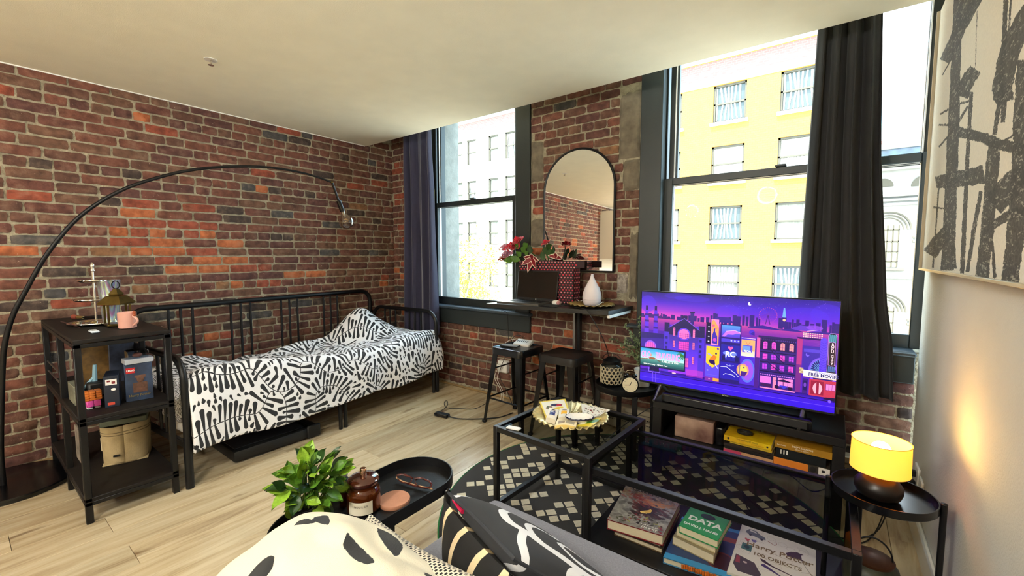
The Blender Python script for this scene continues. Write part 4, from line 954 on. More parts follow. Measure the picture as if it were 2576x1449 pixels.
# ================================================================ STANDING DESK by the pier
DZ = .955
dk = thing('bar_table', 'narrow black wall side bar table under the mirror', 'table', (-1.66, 2.85, 0))
top = [(-1.205, 2.665), (-1.19, 3.055), (-2.17, 3.055), (-2.17, 2.535)]
MB().prism(top[::-1] if False else top, DZ-.028, DZ).build('tabletop', mat('black wood board', (18, 16, 16), .35, var=.2, vs=5, stretch=(1, 10, 1)), dk, smooth=False)
MB().bb(-1.215, 2.67, DZ-.05, -1.198, 3.04, DZ-.030, .002).build('bracket', MT['white'], dk)
for x in (-1.655, -1.615): MB().bb(x, 2.99, 0, x+.022, 3.03, DZ-.028, .002).build('leg', MT['steel'] if x < -1.64 else MT['blackmetal'], dk)
MB().bb(-1.95, 2.98, DZ-.07, -1.3, 3.03, DZ-.028, .003).build('cross_bar', MT['blackmetal'], dk)
# ---- laptop
lp = thing('laptop', 'open dark laptop with a black screen on the bar table', 'laptop', (-1.93, 2.75, DZ))
MB().prism([(-2.12, 2.605), (-1.735, 2.615), (-1.755, 2.86), (-2.10, 2.86)], DZ, DZ+.014).build('base', mat('silver laptop', (120, 118, 112), .3, .7), lp, smooth=False)
kb_ = MB()
for r in range(5):
    for k in range(14): kb_.bb(-2.065+k*.021, 2.70+r*.027, DZ+.0142, -2.047+k*.021, 2.722+r*.027, DZ+.016, .001)
kb_.build('keyboard', MT['blackplastic'], lp, smooth=False)
MB().box(-1.97, 2.62, DZ+.0142, -1.87, 2.685, DZ+.0146).build('trackpad', MT['steel'], lp, smooth=False)
lt = Matrix.Translation((-1.925, 2.865, DZ+.008)) @ Matrix.Rotation(R(-8), 4, 'X')
lid = MB().bb(-.195, -.003, 0, .195, .005, .243, .003, M=lt).build('lid', MT['blackplastic'], lp)
MB().box(-.186, -.0036, .022, .186, -.003, .236, M=lt).build('screen', mat('dark glossy screen', (22, 21, 18), .1, spec=.6), lid, smooth=False)
MB().box(-.004, -.0042, .008, .004, -.0034, .016, M=lt).build('logo_mark', MT['white'], lid, smooth=False)
# ---- mouse on pad, gold dish, diffuser
tag(MB().bb(-1.84, 2.64, DZ, -1.60, 2.86, DZ+.003, .001).build('mouse_pad', mat('black mat', (16, 16, 17), .9)), 'black mouse pad on the bar table right of the laptop', 'mouse pad')
ms = thing('computer_mouse', 'white mouse with pink and grey print on the black mouse pad', 'mouse', (-1.68, 2.78, DZ+.003))
MB().sph((-1.68, 2.78, DZ+.014), .022, 20, 12, sc=(1.8, 1.15, .95)).build('shell', MT['white'], ms)
MB().sph((-1.655, 2.768, DZ+.017), .016, 16, 10, sc=(1, 1.05, 1)).build('pink_patch', mat('dusty pink', (200, 140, 140), .5), ms)
MB().sph((-1.70, 2.78, DZ+.0235), .012, 12, 8, sc=(1, .8, 1)).build('grey_patch', mat('sage', (120, 130, 120), .5), ms)
def scallop_plate(name, c, r, z, parent_label, cat, M_, n=22, h=.018):
    t = thing(name, parent_label, cat, (c[0], c[1], z))
    def f(u, v):
        a = 2*PI*u; q = v**.8; rr = r*q*(1+.045*q*abs(math.sin(n/2*a))+.0*q); zz = .003+h*max(0, (q-.45)/.55)**1.6+.004*q*math.cos(n*a)+.002*q*math.cos(n*3*a)
        return (c[0]+rr*math.cos(a), c[1]+rr*math.sin(a), z+zz)
    o = MB().grid(176, 12, f).build('dish', M_, t); md = o.modifiers.new('t', 'SOLIDIFY'); md.thickness = .003; md.offset = 1
    MB().lathe([(0, 0), (r*.5, 0), (r*.5, .003), (0, .003)], (c[0], c[1], z), 24).build('foot', M_, t); return t
scallop_plate('gold_dish', (-1.43, 2.86), .165, DZ, 'scalloped gold dish under the white diffuser', 'dish', MT['gold'])
df = thing('oil_diffuser', 'white teardrop oil diffuser standing on the scalloped gold dish', 'diffuser', (-1.42, 2.85, DZ+.008))
wc = mat('matt white ceramic', (232, 222, 226), .5)
MB().lathe([(0, 0), (.05, 0), (.058, .006), (.066, .03), (.068, .045), (.0, .045)], (-1.42, 2.85, DZ+.008), 40).build('reservoir', wc, df)
MB().lathe([(0, .0465), (.068, .0465), (.0685, .065), (.064, .095), (.052, .13), (.036, .16), (.022, .185), (.014, .205), (.010, .222), (.0085, .228), (0, .229)], (-1.42, 2.85, DZ+.008), 40).build('dome', wc, df)
tag(MB().tube(smooth_path([Vector((-1.62, 2.95, DZ+.055)), Vector((-1.58, 2.95, DZ+.02)), Vector((-1.53, 2.93, DZ+.032)), Vector((-1.50, 2.9, DZ+.014))]), .0022, 6).build('white_cable', MT['whitecord']), 'thin white cable running from the gift bag to the gold dish', 'cable')
tag(MB().tube(smooth_path([Vector((-1.34, 2.88, DZ+.03)), Vector((-1.335, 2.85, DZ+.038)), Vector((-1.345, 2.81, DZ+.02)), Vector((-1.36, 2.8, DZ+.018))]), .0022, 6).build('white_cable', MT['whitecord']), 'short looped white cable at the right side of the diffuser', 'cable')
# ---- gift bag with hearts
gb = thing('gift_bag', 'black gift bag printed with pink and red hearts behind the laptop', 'bag', (-1.86, 2.97, DZ))
dark = mat('black maroon card', (44, 16, 22), .5)
gx0, gx1, gy0, gy1, gz1 = -2.12, -1.60, 2.90, 3.0, 1.285
b = MB().box(gx0, gy0, DZ, gx1, gy0+.002, gz1).box(gx0, gy1-.002, DZ, gx1, gy1, gz1).box(gx0, gy0, DZ, gx0+.002, gy1, gz1).box(gx1-.002, gy0, DZ, gx1, gy1, gz1).box(gx0, gy0, DZ, gx1, gy1, DZ+.002)
b.build('bag_body', dark, gb, smooth=False)
MB().bb(gx1, gy0-.001, gz1-.052, gx1+.085, gy0+.012, gz1, .002).build('folded_flap', dark, gb)
hp = [(0.0, -.5), (.25, -.2), (.5, .12), (.5, .35), (.36, .5), (.16, .48), (0, .3), (-.16, .48), (-.36, .5), (-.5, .35), (-.5, .12), (-.25, -.2)]
hpk, hrd = MB(), MB()
nrow = 17
for r in range(nrow):
    z = gz1-.012-r*.0195
    for k in range(19):
        x = gx0+.012+k*.0285+(.0142 if r % 2 else 0)
        if x > gx1-.006 and not (r < 3 and x < gx1+.08): continue
        (hrd if r % 2 else hpk).prism([(x+a*.0135, z+c*.0125) for a, c in hp], 0, .0012, M=Matrix(((1, 0, 0, 0), (0, 0, -1, gy0-.0003-(.001 if x > gx1 else 0)), (0, 1, 0, 0), (0, 0, 0, 1))))
    for k in range(4):
        y = gy0+.012+k*.026+(.013 if r % 2 else 0)
        if y < gy1-.006: (hrd if r % 2 else hpk).prism([(y+a*.0135, z+c*.0125) for a, c in hp], 0, .0012, M=Matrix(((0, 0, 1, gx1+.0003), (1, 0, 0, 0), (0, 1, 0, 0), (0, 0, 0, 1))))
o = hpk.build('pink_hearts', mat('pink print', (226, 140, 146), .5), gb, smooth=False); o['kind'] = 'stuff'
o = hrd.build('red_hearts', mat('red print', (204, 40, 66), .5), gb, smooth=False); o['kind'] = 'stuff'
# ---- flowers
def rose(c, r, m, name, parent, rd, up=Vector((0, -.4, 1)), layers=5):
    b = MB(); up = up.normalized(); q = Vector((0, 0, 1)).rotation_difference(up).to_matrix().to_4x4()
    M = Matrix.Translation(c) @ q
    for L_ in range(layers):
        n = 3+L_; rr = r*(.22+.78*L_/(layers-1)); 
        for k in range(n):
            a0 = 2*PI*k/n+L_*.7+rd.uniform(-.15, .15); wd = 2*PI/n*.75
            def f(u, v, a0=a0, wd=wd, rr=rr, L_=L_):
                a = a0+(u-.5)*wd*(.55+.6*v); open_ = .35+.65*L_/(layers-1); ra = rr*(.25+.75*v**.7)*(1+.18*(v**3)*open_)*(1-.1*(2*u-1)**2)
                z = r*(1.15-.12*L_)*v**1.1-r*.25*v**4*open_+.06*r*math.sin(6*u+L_)*v-(.12*r*(2*u-1)**2*v)
                return (ra*math.cos(a), ra*math.sin(a), z)
            b.grid(5, 5, f, M=M)
    return b.build(name, m, parent)
fr = thing('flower_bunch', 'bunch of silk roses in red, pink and orange standing in the heart gift bag', 'flowers', (-2.0, 2.95, 1.28))
rd = random.Random(3)
mred = mat('crimson petal', (226, 30, 60), .6, var=.3, vs=20, sheen=.3); mpink = mat('pale pink petal', (222, 168, 186), .6, var=.1); mor = mat('orange petal', (206, 92, 30), .6, var=.2); mdr = mat('maroon petal', (120, 12, 26), .6, var=.2); mcr = mat('cream petal edge', (236, 216, 196), .6)
yf = 2.90
for (px, py, r, m, nm) in ((1304, 606, .058, mred, 'red_rose'), (1289, 623, .068, mred, 'red_rose'), (1271, 622, .05, mpink, 'pink_rose'), (1276, 640, .055, mpink, 'pink_rose'), (1266, 648, .04, mor, 'orange_rose'), (1374, 608, .036, mred, 'red_rose')):
    c = aty(px, py+6, yf); rose(c, r, m, nm, fr, rd, up=Vector((rd.uniform(-.5, .1), -.5, 1)))
lfm = MB(); lfd = MB(); st = MB(); o0 = Vector((-2.0, 2.95, 1.25))
for (px, py) in ((1302, 610), (1289, 630), (1275, 640), (1268, 650)): c = aty(px, py+8, yf); st.tube([o0, o0.lerp(c, .5)+Vector((0, 0, .02)), c], .004, 6)
st.tube([(-1.86, 2.95, 1.24), (-1.855, 2.93, 1.34), aty(1374, 614, yf)], .004, 6)
def lfw(px, py, px2, py2, s, mb):
    a = aty(px, py, yf-.01); c = aty(px2, py2, yf-.03); d = (c-a)
    L_ = d.length; d.normalize(); u = Vector((d.z, .25, -d.x)).normalized(); n_ = d.cross(u)
    P = [a]+[a+d*L_*t+u*L_*w_*s-n_*L_*.04 for t, w_ in ((.2, .22), (.45, .32), (.7, .24))]+[c]+[a+d*L_*t-u*L_*w_*s-n_*L_*.04 for t, w_ in ((.7, .24), (.45, .32), (.2, .22))]+[a+d*L_*.5+n_*L_*.05]
    mb.add(P, [(i, (i+1) % 8, 8) for i in range(8)])
for q in ((1316, 622, 1328, 612, 1.2), (1312, 634, 1322, 621, 1.2), (1296, 624, 1303, 613, 1.2), (1302, 645, 1312, 634, 1.1), (1306, 640, 1298, 632, 1.1), (1300, 650, 1266, 655, .8), (1310, 655, 1280, 648, .8), (1320, 640, 1330, 632, 1)): lfw(*q, lfm)
for q in ((1335, 640, 1332, 615, 1), (1372, 640, 1370, 620, 1.2), (1378, 650, 1385, 625, 1), (1368, 655, 1362, 632, 1), (1388, 652, 1392, 622, .7), (1345, 650, 1338, 636, 1)): lfw(*q, lfd)
lfm.build('leaf_spray', MT['leaf'], fr); lfd.build('dark_leaf_spray', MT['leafdark'], fr); st.build('stem', MT['leafdark'], fr)
for (px, py, s) in ((1338, 652, 1.0), (1398, 648, .85)):
    c = aty(px, py, 2.885); b = MB(); e = MB()
    for k in range(6):
        a = k*PI/3+.3; d = Vector((math.cos(a), -.25-.15*(k % 2), math.sin(a)*.75)).normalized(); 
        if s < 1 and math.sin(a) < -.1: continue
        L_ = .085*s; u = Vector((-math.sin(a), 0, math.cos(a)))
        P = [c]; ctr = []
        for t in (0, .25, .5, .75, 1): ctr.append(c+d*L_*t+Vector((0, -.0, -.03*s*t*t)))
        ws = (.15, .22, .24, .16, .0)
        L1 = [p+u*L_*w_ for p, w_ in zip(ctr, ws)]; L2 = [p-u*L_*w_ for p, w_ in zip(ctr, ws)]
        vs_ = L1+L2+ctr; b.add(vs_, [(i, i+1, 11+i, 10+i) for i in range(4)]+[(10+i, 11+i, 6+i, 5+i) for i in range(4)])
        e.tube(L1+L2[::-1][1:], .003, 5)
    lily = b.build('lily', mdr, fr); e.build('petal_edge', mcr, lily)
# ================================================================ STOOLS
def stool(c, rz, label, top):
    t = thing('bar_stool', label, 'stool', (c[0], c[1], 0), rz); H_ = .61
    s = .155
    b = MB().bb(-s, -s, H_-.012, s, s, H_, .03, seg=4); b = MB()
    n = 8; pl_ = []
    for (cx_, cy_, a0) in ((s-.04, s-.04, 0), (-s+.04, s-.04, PI/2), (-s+.04, -s+.04, PI), (s-.04, -s+.04, 1.5*PI)):
        for k in range(n+1): a = a0+PI/2*k/n; pl_.append((cx_+.04*math.cos(a), cy_+.04*math.sin(a)))
    k_ = len(pl_); rings = [(1.0, H_-.055), (1.0, H_-.008), (.985, H_-.001), (.96, H_), (.93, H_-.003), (.0, H_-.004)]
    vs_ = []
    for sc, z in rings: vs_ += [(x*sc, y*sc, z) for x, y in pl_]
    fs_ = [(i*k_+j, i*k_+(j+1) % k_, (i+1)*k_+(j+1) % k_, (i+1)*k_+j) for i in range(len(rings)-1) for j in range(k_)]
    b.add(vs_, fs_); b.build('seat', top, t, local=True)
    for sx in (-1, 1):
        for sy in (-1, 1):
            # pressed steel leg: tapered angle section
            a = .145; f0 = .20; w0, w1 = .062, .026
            P = []
            for z, p, w_ in ((H_-.03, a, w0), (.0, f0, w1)):
                x, y = sx*p, sy*p
                P += [(x-sx*w_, y, z), (x-sx*w_*.2, y, z), (x, y-sy*w_*.2, z), (x, y-sy*w_, z), (x-sx*.006, y-sy*w_, z), (x-sx*.007-sx*w_*.2, y-sy*.007-sy*w_*.2, z), (x-sx*w_, y-sy*.006, z)]
            b = MB().add(P, [(i, (i+1) % 7, 7+(i+1) % 7, 7+i) for i in range(7)]+[tuple(range(7)), tuple(range(7, 14))])
            leg = b.build('leg', MT['blackgloss'], t, smooth=False, local=True)
            MB().bb(sx*f0-.016-sx*.01, sy*f0-.016-sy*.01, 0, sx*f0+.016-sx*.01, sy*f0+.016-sy*.01, .02, .004).build('rubber_foot', MT['blackplastic'], leg, local=True)
    for (z, p) in ((.20, .183), (.43, .163)):
        q = p-.012
        for (a, c2) in (((-q, -q), (q, -q)), ((q, -q), (q, q)), ((q, q), (-q, q)), ((-q, q), (-q, -q))):
            if z > .3 and a[1] == c2[1]: continue
            MB().cyl((a[0], a[1], z), (c2[0], c2[1], z), .007 if z < .3 else .006, n=8).build('footrest' if z < .3 else 'brace', MT['blackgloss'], t, local=True)
    return t
seatm = mat('black enamel', (20, 20, 22), .25)
stool((-1.99, 2.71), R(-3), 'black metal bar stool carrying the phone and white hub, left of the pair', seatm)
stool((-1.56, 2.73), R(-1), 'empty black metal bar stool with a dark wooden seat, right of the pair', mat('dark wood seat', (18, 15, 14), .4))
# on the left stool
ZS_ = .611
t = thing('phone', 'black phone lying on the left bar stool', 'phone', (-2.03, 2.66, ZS_)); MB().bb(-.075, -.038, 0, .075, .038, .009, .003, M=TR(-2.03, 2.66, ZS_, R(12))).build('body', MT['blackplastic'], t)
MB().box(-.07, -.034, .0091, .07, .034, .0094, M=TR(-2.03, 2.66, ZS_, R(12))).build('screen', mat('phone glass', (200, 205, 210), .05, spec=1), t, smooth=False)
t = thing('usb_hub', 'white multi port charging hub on the left bar stool', 'hub', (-1.99, 2.78, ZS_)); Mh = TR(-1.985, 2.78, ZS_, R(2), R(18))
MB().bb(-.075, -.045, 0, .075, .045, .025, .006, M=Mh).build('case', MT['white'], t)
for k in range(6): MB().box(-.058+k*.018, -.005, .0251, -.049+k*.018, .02, .0256, M=Mh).build('port', MT['blackplastic'], t, smooth=False)
tag(MB().tube(smooth_path([Vector((-1.98, 2.77, ZS_+.05)), Vector((-2.0, 2.76, ZS_+.075)), Vector((-2.07, 2.78, ZS_+.06)), Vector((-2.13, 2.82, ZS_+.02)), Vector((-2.15, 2.84, ZS_-.02)), Vector((-2.16, 2.85, .3)), Vector((-2.14, 2.87, .02))]), .0028, 6).build('charging_cable', MT['cord']), 'dark charging cable looping from the white hub down behind the left stool', 'cable')
tag(MB().tube(smooth_path([Vector((-2.02, 2.80, ZS_+.02)), Vector((-2.09, 2.77, ZS_+.03)), Vector((-2.13, 2.73, ZS_+.006)), Vector((-2.09, 2.68, ZS_+.008))]), .0025, 6).build('white_cable', MT['whitecord']), 'white cable joining the hub to the phone on the left stool', 'cable')
# cables from the window sill, outlet, power brick
tag(MB().tube(smooth_path([Vector((-2.42, 3.04, .826)), Vector((-2.35, 2.99, .835)), Vector((-2.31, 2.985, .80)), Vector((-2.31, 3.0, .60)), Vector((-2.26, 2.93, .50)), Vector((-2.30, 2.86, .30)), Vector((-2.20, 2.85, .15)), Vector((-2.15, 2.87, .012))]), .0028, 6).build('laptop_cable', MT['cord']), 'black cable dropping from the window sill behind the left stool', 'cable')
t = thing('power_brick', 'black laptop power brick lying on the oak floor', 'charger', (-2.55, 2.36, 0)); Mb = TR(-2.545, 2.405, 0, R(8))
MB().bb(-.065, -.026, 0, .065, .026, .028, .005, M=Mb).build('case', MT['blackplastic'], t)
MB().cyl(Mb @ Vector((.062, 0, .014)), Mb @ Vector((.095, 0, .012)), .008, .005, 10).build('strain_relief', MT['blackplastic'], t)
tag(MB().tube(smooth_path([Vector((-2.45, 2.42, .01)), Vector((-2.38, 2.45, .005)), Vector((-2.28, 2.52, .005)), Vector((-2.20, 2.60, .005)), Vector((-2.14, 2.68, .006)), Vector((-2.11, 2.80, .01))]), .0048, 8).build('power_cable', MT['cord']), 'thick black cable from the power brick to the left stool', 'cable')
tag(MB().tube(smooth_path([atz(1092, 1041, .012), atz(1098, 1046, .03), atz(1102, 1038, .02), atz(1118, 1028, .01), atz(1126, 1018, .01), atz(1125, 1009, .012), atz(1119, 1010, .01), atz(1118, 1018, .01), atz(1126, 1026, .01), atz(1160, 1028, .005), atz(1190, 1029, .005), atz(1210, 1022, .01), atz(1222, 1015, .01)]), .0028, 6).build('power_cable', MT['cord']), 'thin black cable with a small loop behind the power brick', 'cable')
t = thing('wall_outlet', 'white wall outlet box on the brick behind the left stool', 'outlet', (-2.42, 3.05, .27))
MB().bb(-2.47, 3.04, .25, -2.36, 3.088, .36, .006).build('box', MT['white'], t)
MB().bb(-2.45, 3.0, .29, -2.40, 3.04, .33, .005).build('plug', MT['white'], t)
struct(MB().cyl((-3.27, YB-.02, .325), (-2.47, YB-.02, .315), .010, n=10).build('trim_conduit', mat('grey conduit', (120, 112, 100), .5)), 'thin grey conduit along the brick under the left window')
for x0, x1 in ((-2.44, -2.38), (-2.41, -2.36)):
    tag(MB().tube(smooth_path([Vector((x0, 3.02, .30)), Vector((x0-.03, 3.0, .2)), Vector((x1, 2.98, .1)), Vector((x0+.06, 2.97, .006))]), .0025, 6).build('white_cable', MT['whitecord']), ('white cable dangling from the wall outlet, left one' if x0 < -2.42 else 'white cable dangling from the wall outlet, right one'), 'cable')
# ================================================================ BASEBOARD HEATER
ht = thing('baseboard_heater', 'long beige baseboard heater along the foot of the window wall', 'heater', (-.8, 3.02, 0))
hm = mat('beige enamel', (150, 138, 116), .5)
MB().bb(-2.02, 3.01, .155, .33, 3.085, .195, .006).build('hood', hm, ht); MB().bb(-2.02, 3.03, .02, .33, 3.085, .15, .004).build('back_plate', hm, ht)
MB().bb(-2.02, 3.0, .03, .33, 3.03, .105, .006).build('front_panel', hm, ht); MB().bb(-2.03, 2.998, .015, -1.97, 3.086, .2, .006).build('end_cap', hm, ht)
b = MB()
for k in range(110): b.box(-1.95+k*.0205, 3.008, .122, -1.938+k*.0205, 3.012, .130)
for k in range(110): b.box(-1.95+k*.0205, 2.9985, .088, -1.938+k*.0205, 3.0, .094)
o = b.build('vent_slots', MT['blackplastic'], ht, smooth=False); o['kind'] = 'stuff'
# ================================================================ TV BENCH + TV
bn = thing('tv_bench', 'low black open television bench with a lower shelf of books', 'bench', (-.39, 2.72, 0))
bx0, bx1, by0, by1, bz = -.845, .075, 2.53, 2.93, .455
bw = mat('black laminate', (22, 20, 20), .4)
MB().bb(bx0, by0, bz-.042, bx1, by1, bz, .003).build('top_board', bw, bn)
for x in (bx0, bx1-.05):
    for y in (by0, by1-.05): MB().bb(x, y, 0, x+.05, y+.05, bz-.042, .002).build('leg', bw, bn)
for x in (bx0+.008, bx1-.03): MB().bb(x, by0+.03, .215, x+.02, by1-.03, bz-.04, .002).build('side_panel', bw, bn)
MB().bb(bx0+.03, by0+.01, .225, bx1-.03, by1-.02, .25, .003).build('lower_shelf', bw, bn)
TVX, TVY, TVW, TVH, TVZ, TVA = -.958, 2.60, .985, .562, .545, .012
tv = thing('television', 'large flat television showing a purple animated night city', 'television', (TVX, TVY, TVZ-.09), TVA)
MB().bb(-.004, .004, .09-.012, TVW+.004, .045, .09+TVH+.004, .004).build('bezel', MT['blackplastic'], tv, local=True)
MB().bb(.12, .04, .13, TVW-.12, .085, .46, .012).build('rear_housing', MT['blackplastic'], tv, local=True)
for fx in (.13, TVW-.13):
    MB().tube([(fx, .02, .085), (fx-.01, -.06, .012), (fx-.012, -.085, .004)], [.010, .008, .007], 8).tube([(fx, .02, .085), (fx+.01, .12, .012), (fx+.012, .14, .004)], [.010, .008, .007], 8).build('foot', MT['steel'], tv, local=True)
# screen picture
C = Cv(1760, 1004, (40, 12, 120)); Wd, Hd = 1760, 1004
def U(u): return u*Wd
def V(v): return v*Hd
C.grad(0, int(V(.30)), [(0, (34, 16, 120)), (.35, (66, 26, 190)), (.62, (120, 34, 200)), (.85, (210, 60, 190)), (1, (250, 120, 150))])
# the glow is stronger on the left
t_ = np.linspace(1, 0, int(U(.55)))[None, :, None]; reg = C.a[int(V(.08)):int(V(.30)), :int(U(.55))]; yy_ = np.linspace(0, 1, reg.shape[0])[:, None, None]
reg[:] = reg*(1-.45*t_*yy_)+np.array([1.0, .42, .62])*.45*t_*yy_
reg = C.a[:int(V(.30)), int(U(.55)):]; reg[:] = reg*.72+np.array([.20, .06, .72])*.28
for (u, v, rx, ry, al) in ((.04, .13, .05, .09, .5), (.30, .05, .10, .03, .35), (.22, .03, .08, .03, .3), (.5, .17, .07, .08, .35), (.86, .16, .1, .09, .35), (.95, .13, .07, .1, .35), (.6, .14, .09, .04, .25)): C.ell(U(u), V(v), U(rx), V(ry), (76, 40, 226), al)
rd = random.Random(8)
for k in range(60): C.ell(rd.uniform(U(.45), Wd), rd.uniform(0, V(.12)), 1.5, 1.5, (170, 150, 255))
C.ell(U(.604), V(.066), 16, 17, (226, 220, 255)); C.ell(U(.612), V(.058), 15, 16, (58, 26, 170))
# far skyline
x = 0
while x < Wd:
    w_ = rd.uniform(12, 42); h_ = rd.uniform(.02, .085) if x > U(.40) else rd.uniform(.0, .03)
    if not (U(.655) < x < U(.73)): C.rect(x, V(.255-h_), x+w_, V(.30), (44, 18, 120))
    x += w_*rd.uniform(.8, 1.5)
C.poly([(0, V(.27)), (U(.05), V(.24)), (U(.12), V(.26)), (U(.2), V(.275)), (U(.2), V(.30)), (0, V(.30))], (60, 20, 110))
C.poly([(U(.40), V(.27)), (U(.44), V(.215)), (U(.50), V(.215)), (U(.53), V(.27))], (50, 26, 140))
C.poly([(U(.80), V(.27)), (U(.84), V(.235)), (U(.88), V(.24)), (U(.93), V(.275)), (U(.93), V(.30)), (U(.8), V(.3))], (96, 50, 190))
# ferris wheel, clock tower with beam
wc_ = (U(.693), V(.165)); rw = U(.041)
for k in range(26): a = 2*PI*k/26; C.ell(wc_[0]+rw*math.cos(a), wc_[1]+rw*math.sin(a), 5, 5, (170, 60, 170))
for k in range(13): a = 2*PI*k/13; C.line([wc_, (wc_[0]+rw*math.cos(a), wc_[1]+rw*math.sin(a))], 2, (110, 40, 160))
C.line([(wc_[0]-18, V(.25)), wc_, (wc_[0]+18, V(.25))], 6, (60, 20, 120))
C.poly([(U(.758), V(.18)), (U(.763), V(.085)), (U(.769), V(.085)), (U(.776), V(.18))], (110, 180, 255), .9); C.rect(U(.757), V(.175), U(.778), V(.27), (46, 20, 120)); C.ell(U(.7675), V(.20), 12, 12, (240, 190, 150))
# water
C.grad(int(V(.285)), int(V(.46)), [(0, (190, 60, 150)), (.35, (130, 40, 160)), (1, (84, 26, 170))])
for k in range(120): a = rd.uniform(V(.29), V(.44)); b_x = rd.uniform(0, Wd); C.rect(b_x, a, b_x+rd.uniform(20, 90), a+2, (160, 60, 180), .5)
C.poly([(U(.60), V(.29)), (U(.67), V(.265)), (U(.75), V(.29)), (U(.8), V(.275)), (U(.86), V(.295)), (U(.96), V(.28)), (Wd, V(.30)), (U(.6), V(.30))], (50, 24, 140))
C.poly([(U(.825), V(.345)), (U(.84), V(.36)), (U(.95), V(.36)), (U(.955), V(.345))], (40, 14, 90))
for r in range(3): 
    for k in range(9): C.rect(U(.852)+k*17, V(.30+r*.016), U(.852)+k*17+11, V(.309+r*.016), (250, 200, 190))
C.line([(U(.87), V(.285)), (U(.915), V(.268))], 4, (250, 200, 220)); C.ell(U(.90), V(.25), U(.035), V(.022), (140, 70, 220), .8)
C.ell(U(.62), V(.345), U(.014), V(.026), (72, 40, 200)); C.poly([(U(.61), V(.36)), (U(.632), V(.33)), (U(.634), V(.375))], (50, 26, 150))
# lower ground behind everything
C.grad(int(V(.42)), int(V(.87)), [(0, (70, 24, 160)), (1, (92, 28, 190))])
C.grad(int(V(.86)), Hd, [(0, (40, 10, 120)), (.3, (62, 20, 200)), (.6, (58, 18, 214)), (1, (50, 14, 206))])
C.line([(0, V(.955)), (Wd, V(.945))], 3, (120, 84, 250)); C.line([(0, V(.90)), (Wd, V(.90))], 7, (30, 8, 90))
# smoke stacks with the low hall
for (u, c1) in ((.035, (96, 46, 230)), (.091, (84, 38, 210))):
    C.poly([(U(u-.014), V(.46)), (U(u-.009), V(.20)), (U(u+.009), V(.20)), (U(u+.015), V(.46))], c1)
    C.rect(U(u-.008), V(.15), U(u+.007), V(.20), (30, 14, 90))
    for k in range(3): C.rect(U(u-.013), V(.24+k*.07), U(u+.014), V(.262+k*.07), (40, 18, 110), .8)
C.rect(0, V(.455), U(.15), V(.66), (54, 30, 150)); C.poly([(0, V(.45)), (U(.14), V(.45)), (U(.15), V(.50)), (0, V(.52))], (38, 24, 110))
C.ell(U(.062), V(.60), U(.036), V(.062), (150, 90, 240)); C.ell(U(.062), V(.605), U(.030), V(.052), (250, 90, 190))
for k in range(5): C.line([(U(.036+k*.013), V(.55)), (U(.036+k*.013), V(.66))], 3, (96, 30, 160))
# brick power station
BL = (74, 44, 200); DK = (34, 24, 84)
C.rect(U(.146), V(.34), U(.378), V(.86), BL); C.poly([(U(.175), V(.37)), (U(.262), V(.255)), (U(.345), V(.37)), (U(.345), V(.45)), (U(.175), V(.45))], DK)
C.grad(int(V(.45)), int(V(.86)), [(0, (62, 40, 150)), (.4, (84, 44, 214)), (1, (140, 50, 220))], int(U(.175)), int(U(.345)))
C.rect(U(.146), V(.32), U(.176), V(.42), DK); C.rect(U(.345), V(.33), U(.378), V(.45), DK); C.rect(U(.245), V(.235), U(.28), V(.27), DK); C.rect(U(.296), V(.19), U(.317), V(.32), (50, 30, 120)); C.rect(U(.293), V(.185), U(.32), V(.20), DK)
C.line([(U(.172), V(.375)), (U(.262), V(.262)), (U(.348), V(.375))], 5, (130, 90, 240))
def win(x0, y0, x1, y1, c, nx, ny, arch=False):
    C.rect(U(x0), V(y0), U(x1), V(y1), c)
    if arch: C.ell((U(x0)+U(x1))/2, V(y0), (U(x1)-U(x0))/2, (U(x1)-U(x0))/2, c)
    for k in range(nx+1): q = U(x0)+(U(x1)-U(x0))*k/nx; C.line([(q, V(y0)-(8 if arch else 0)), (q, V(y1))], 2.5, (70, 20, 130))
    for k in range(ny+1): q = V(y0)+(V(y1)-V(y0))*k/ny; C.line([(U(x0), q), (U(x1), q)], 2.5, (70, 20, 130))
C.ell(U(.262), V(.43), U(.037), U(.037), (98, 60, 220)); C.rect(U(.225), V(.43), U(.299), V(.47), (98, 60, 220))
win(.232, .43, .292, .47, (250, 110, 190), 6, 2, True); win(.232, .51, .292, .60, (240, 70, 190), 6, 4); win(.232, .68, .292, .78, (250, 90, 180), 6, 3)
for u in (.198, .312):
    for (a, b_) in ((.38, .46), (.51, .585), (.66, .74)): win(u, a, u+.013, b_, (250, 120, 170), 2, 4, a < .4)
for u in (.160, .356):
    for v in (.47, .53, .58, .63): C.rect(U(u-.007), V(v), U(u+.007), V(v+.03), (40, 30, 120))
C.rect(U(.28), V(.80), U(.375), V(.875), (200, 60, 190), .6)
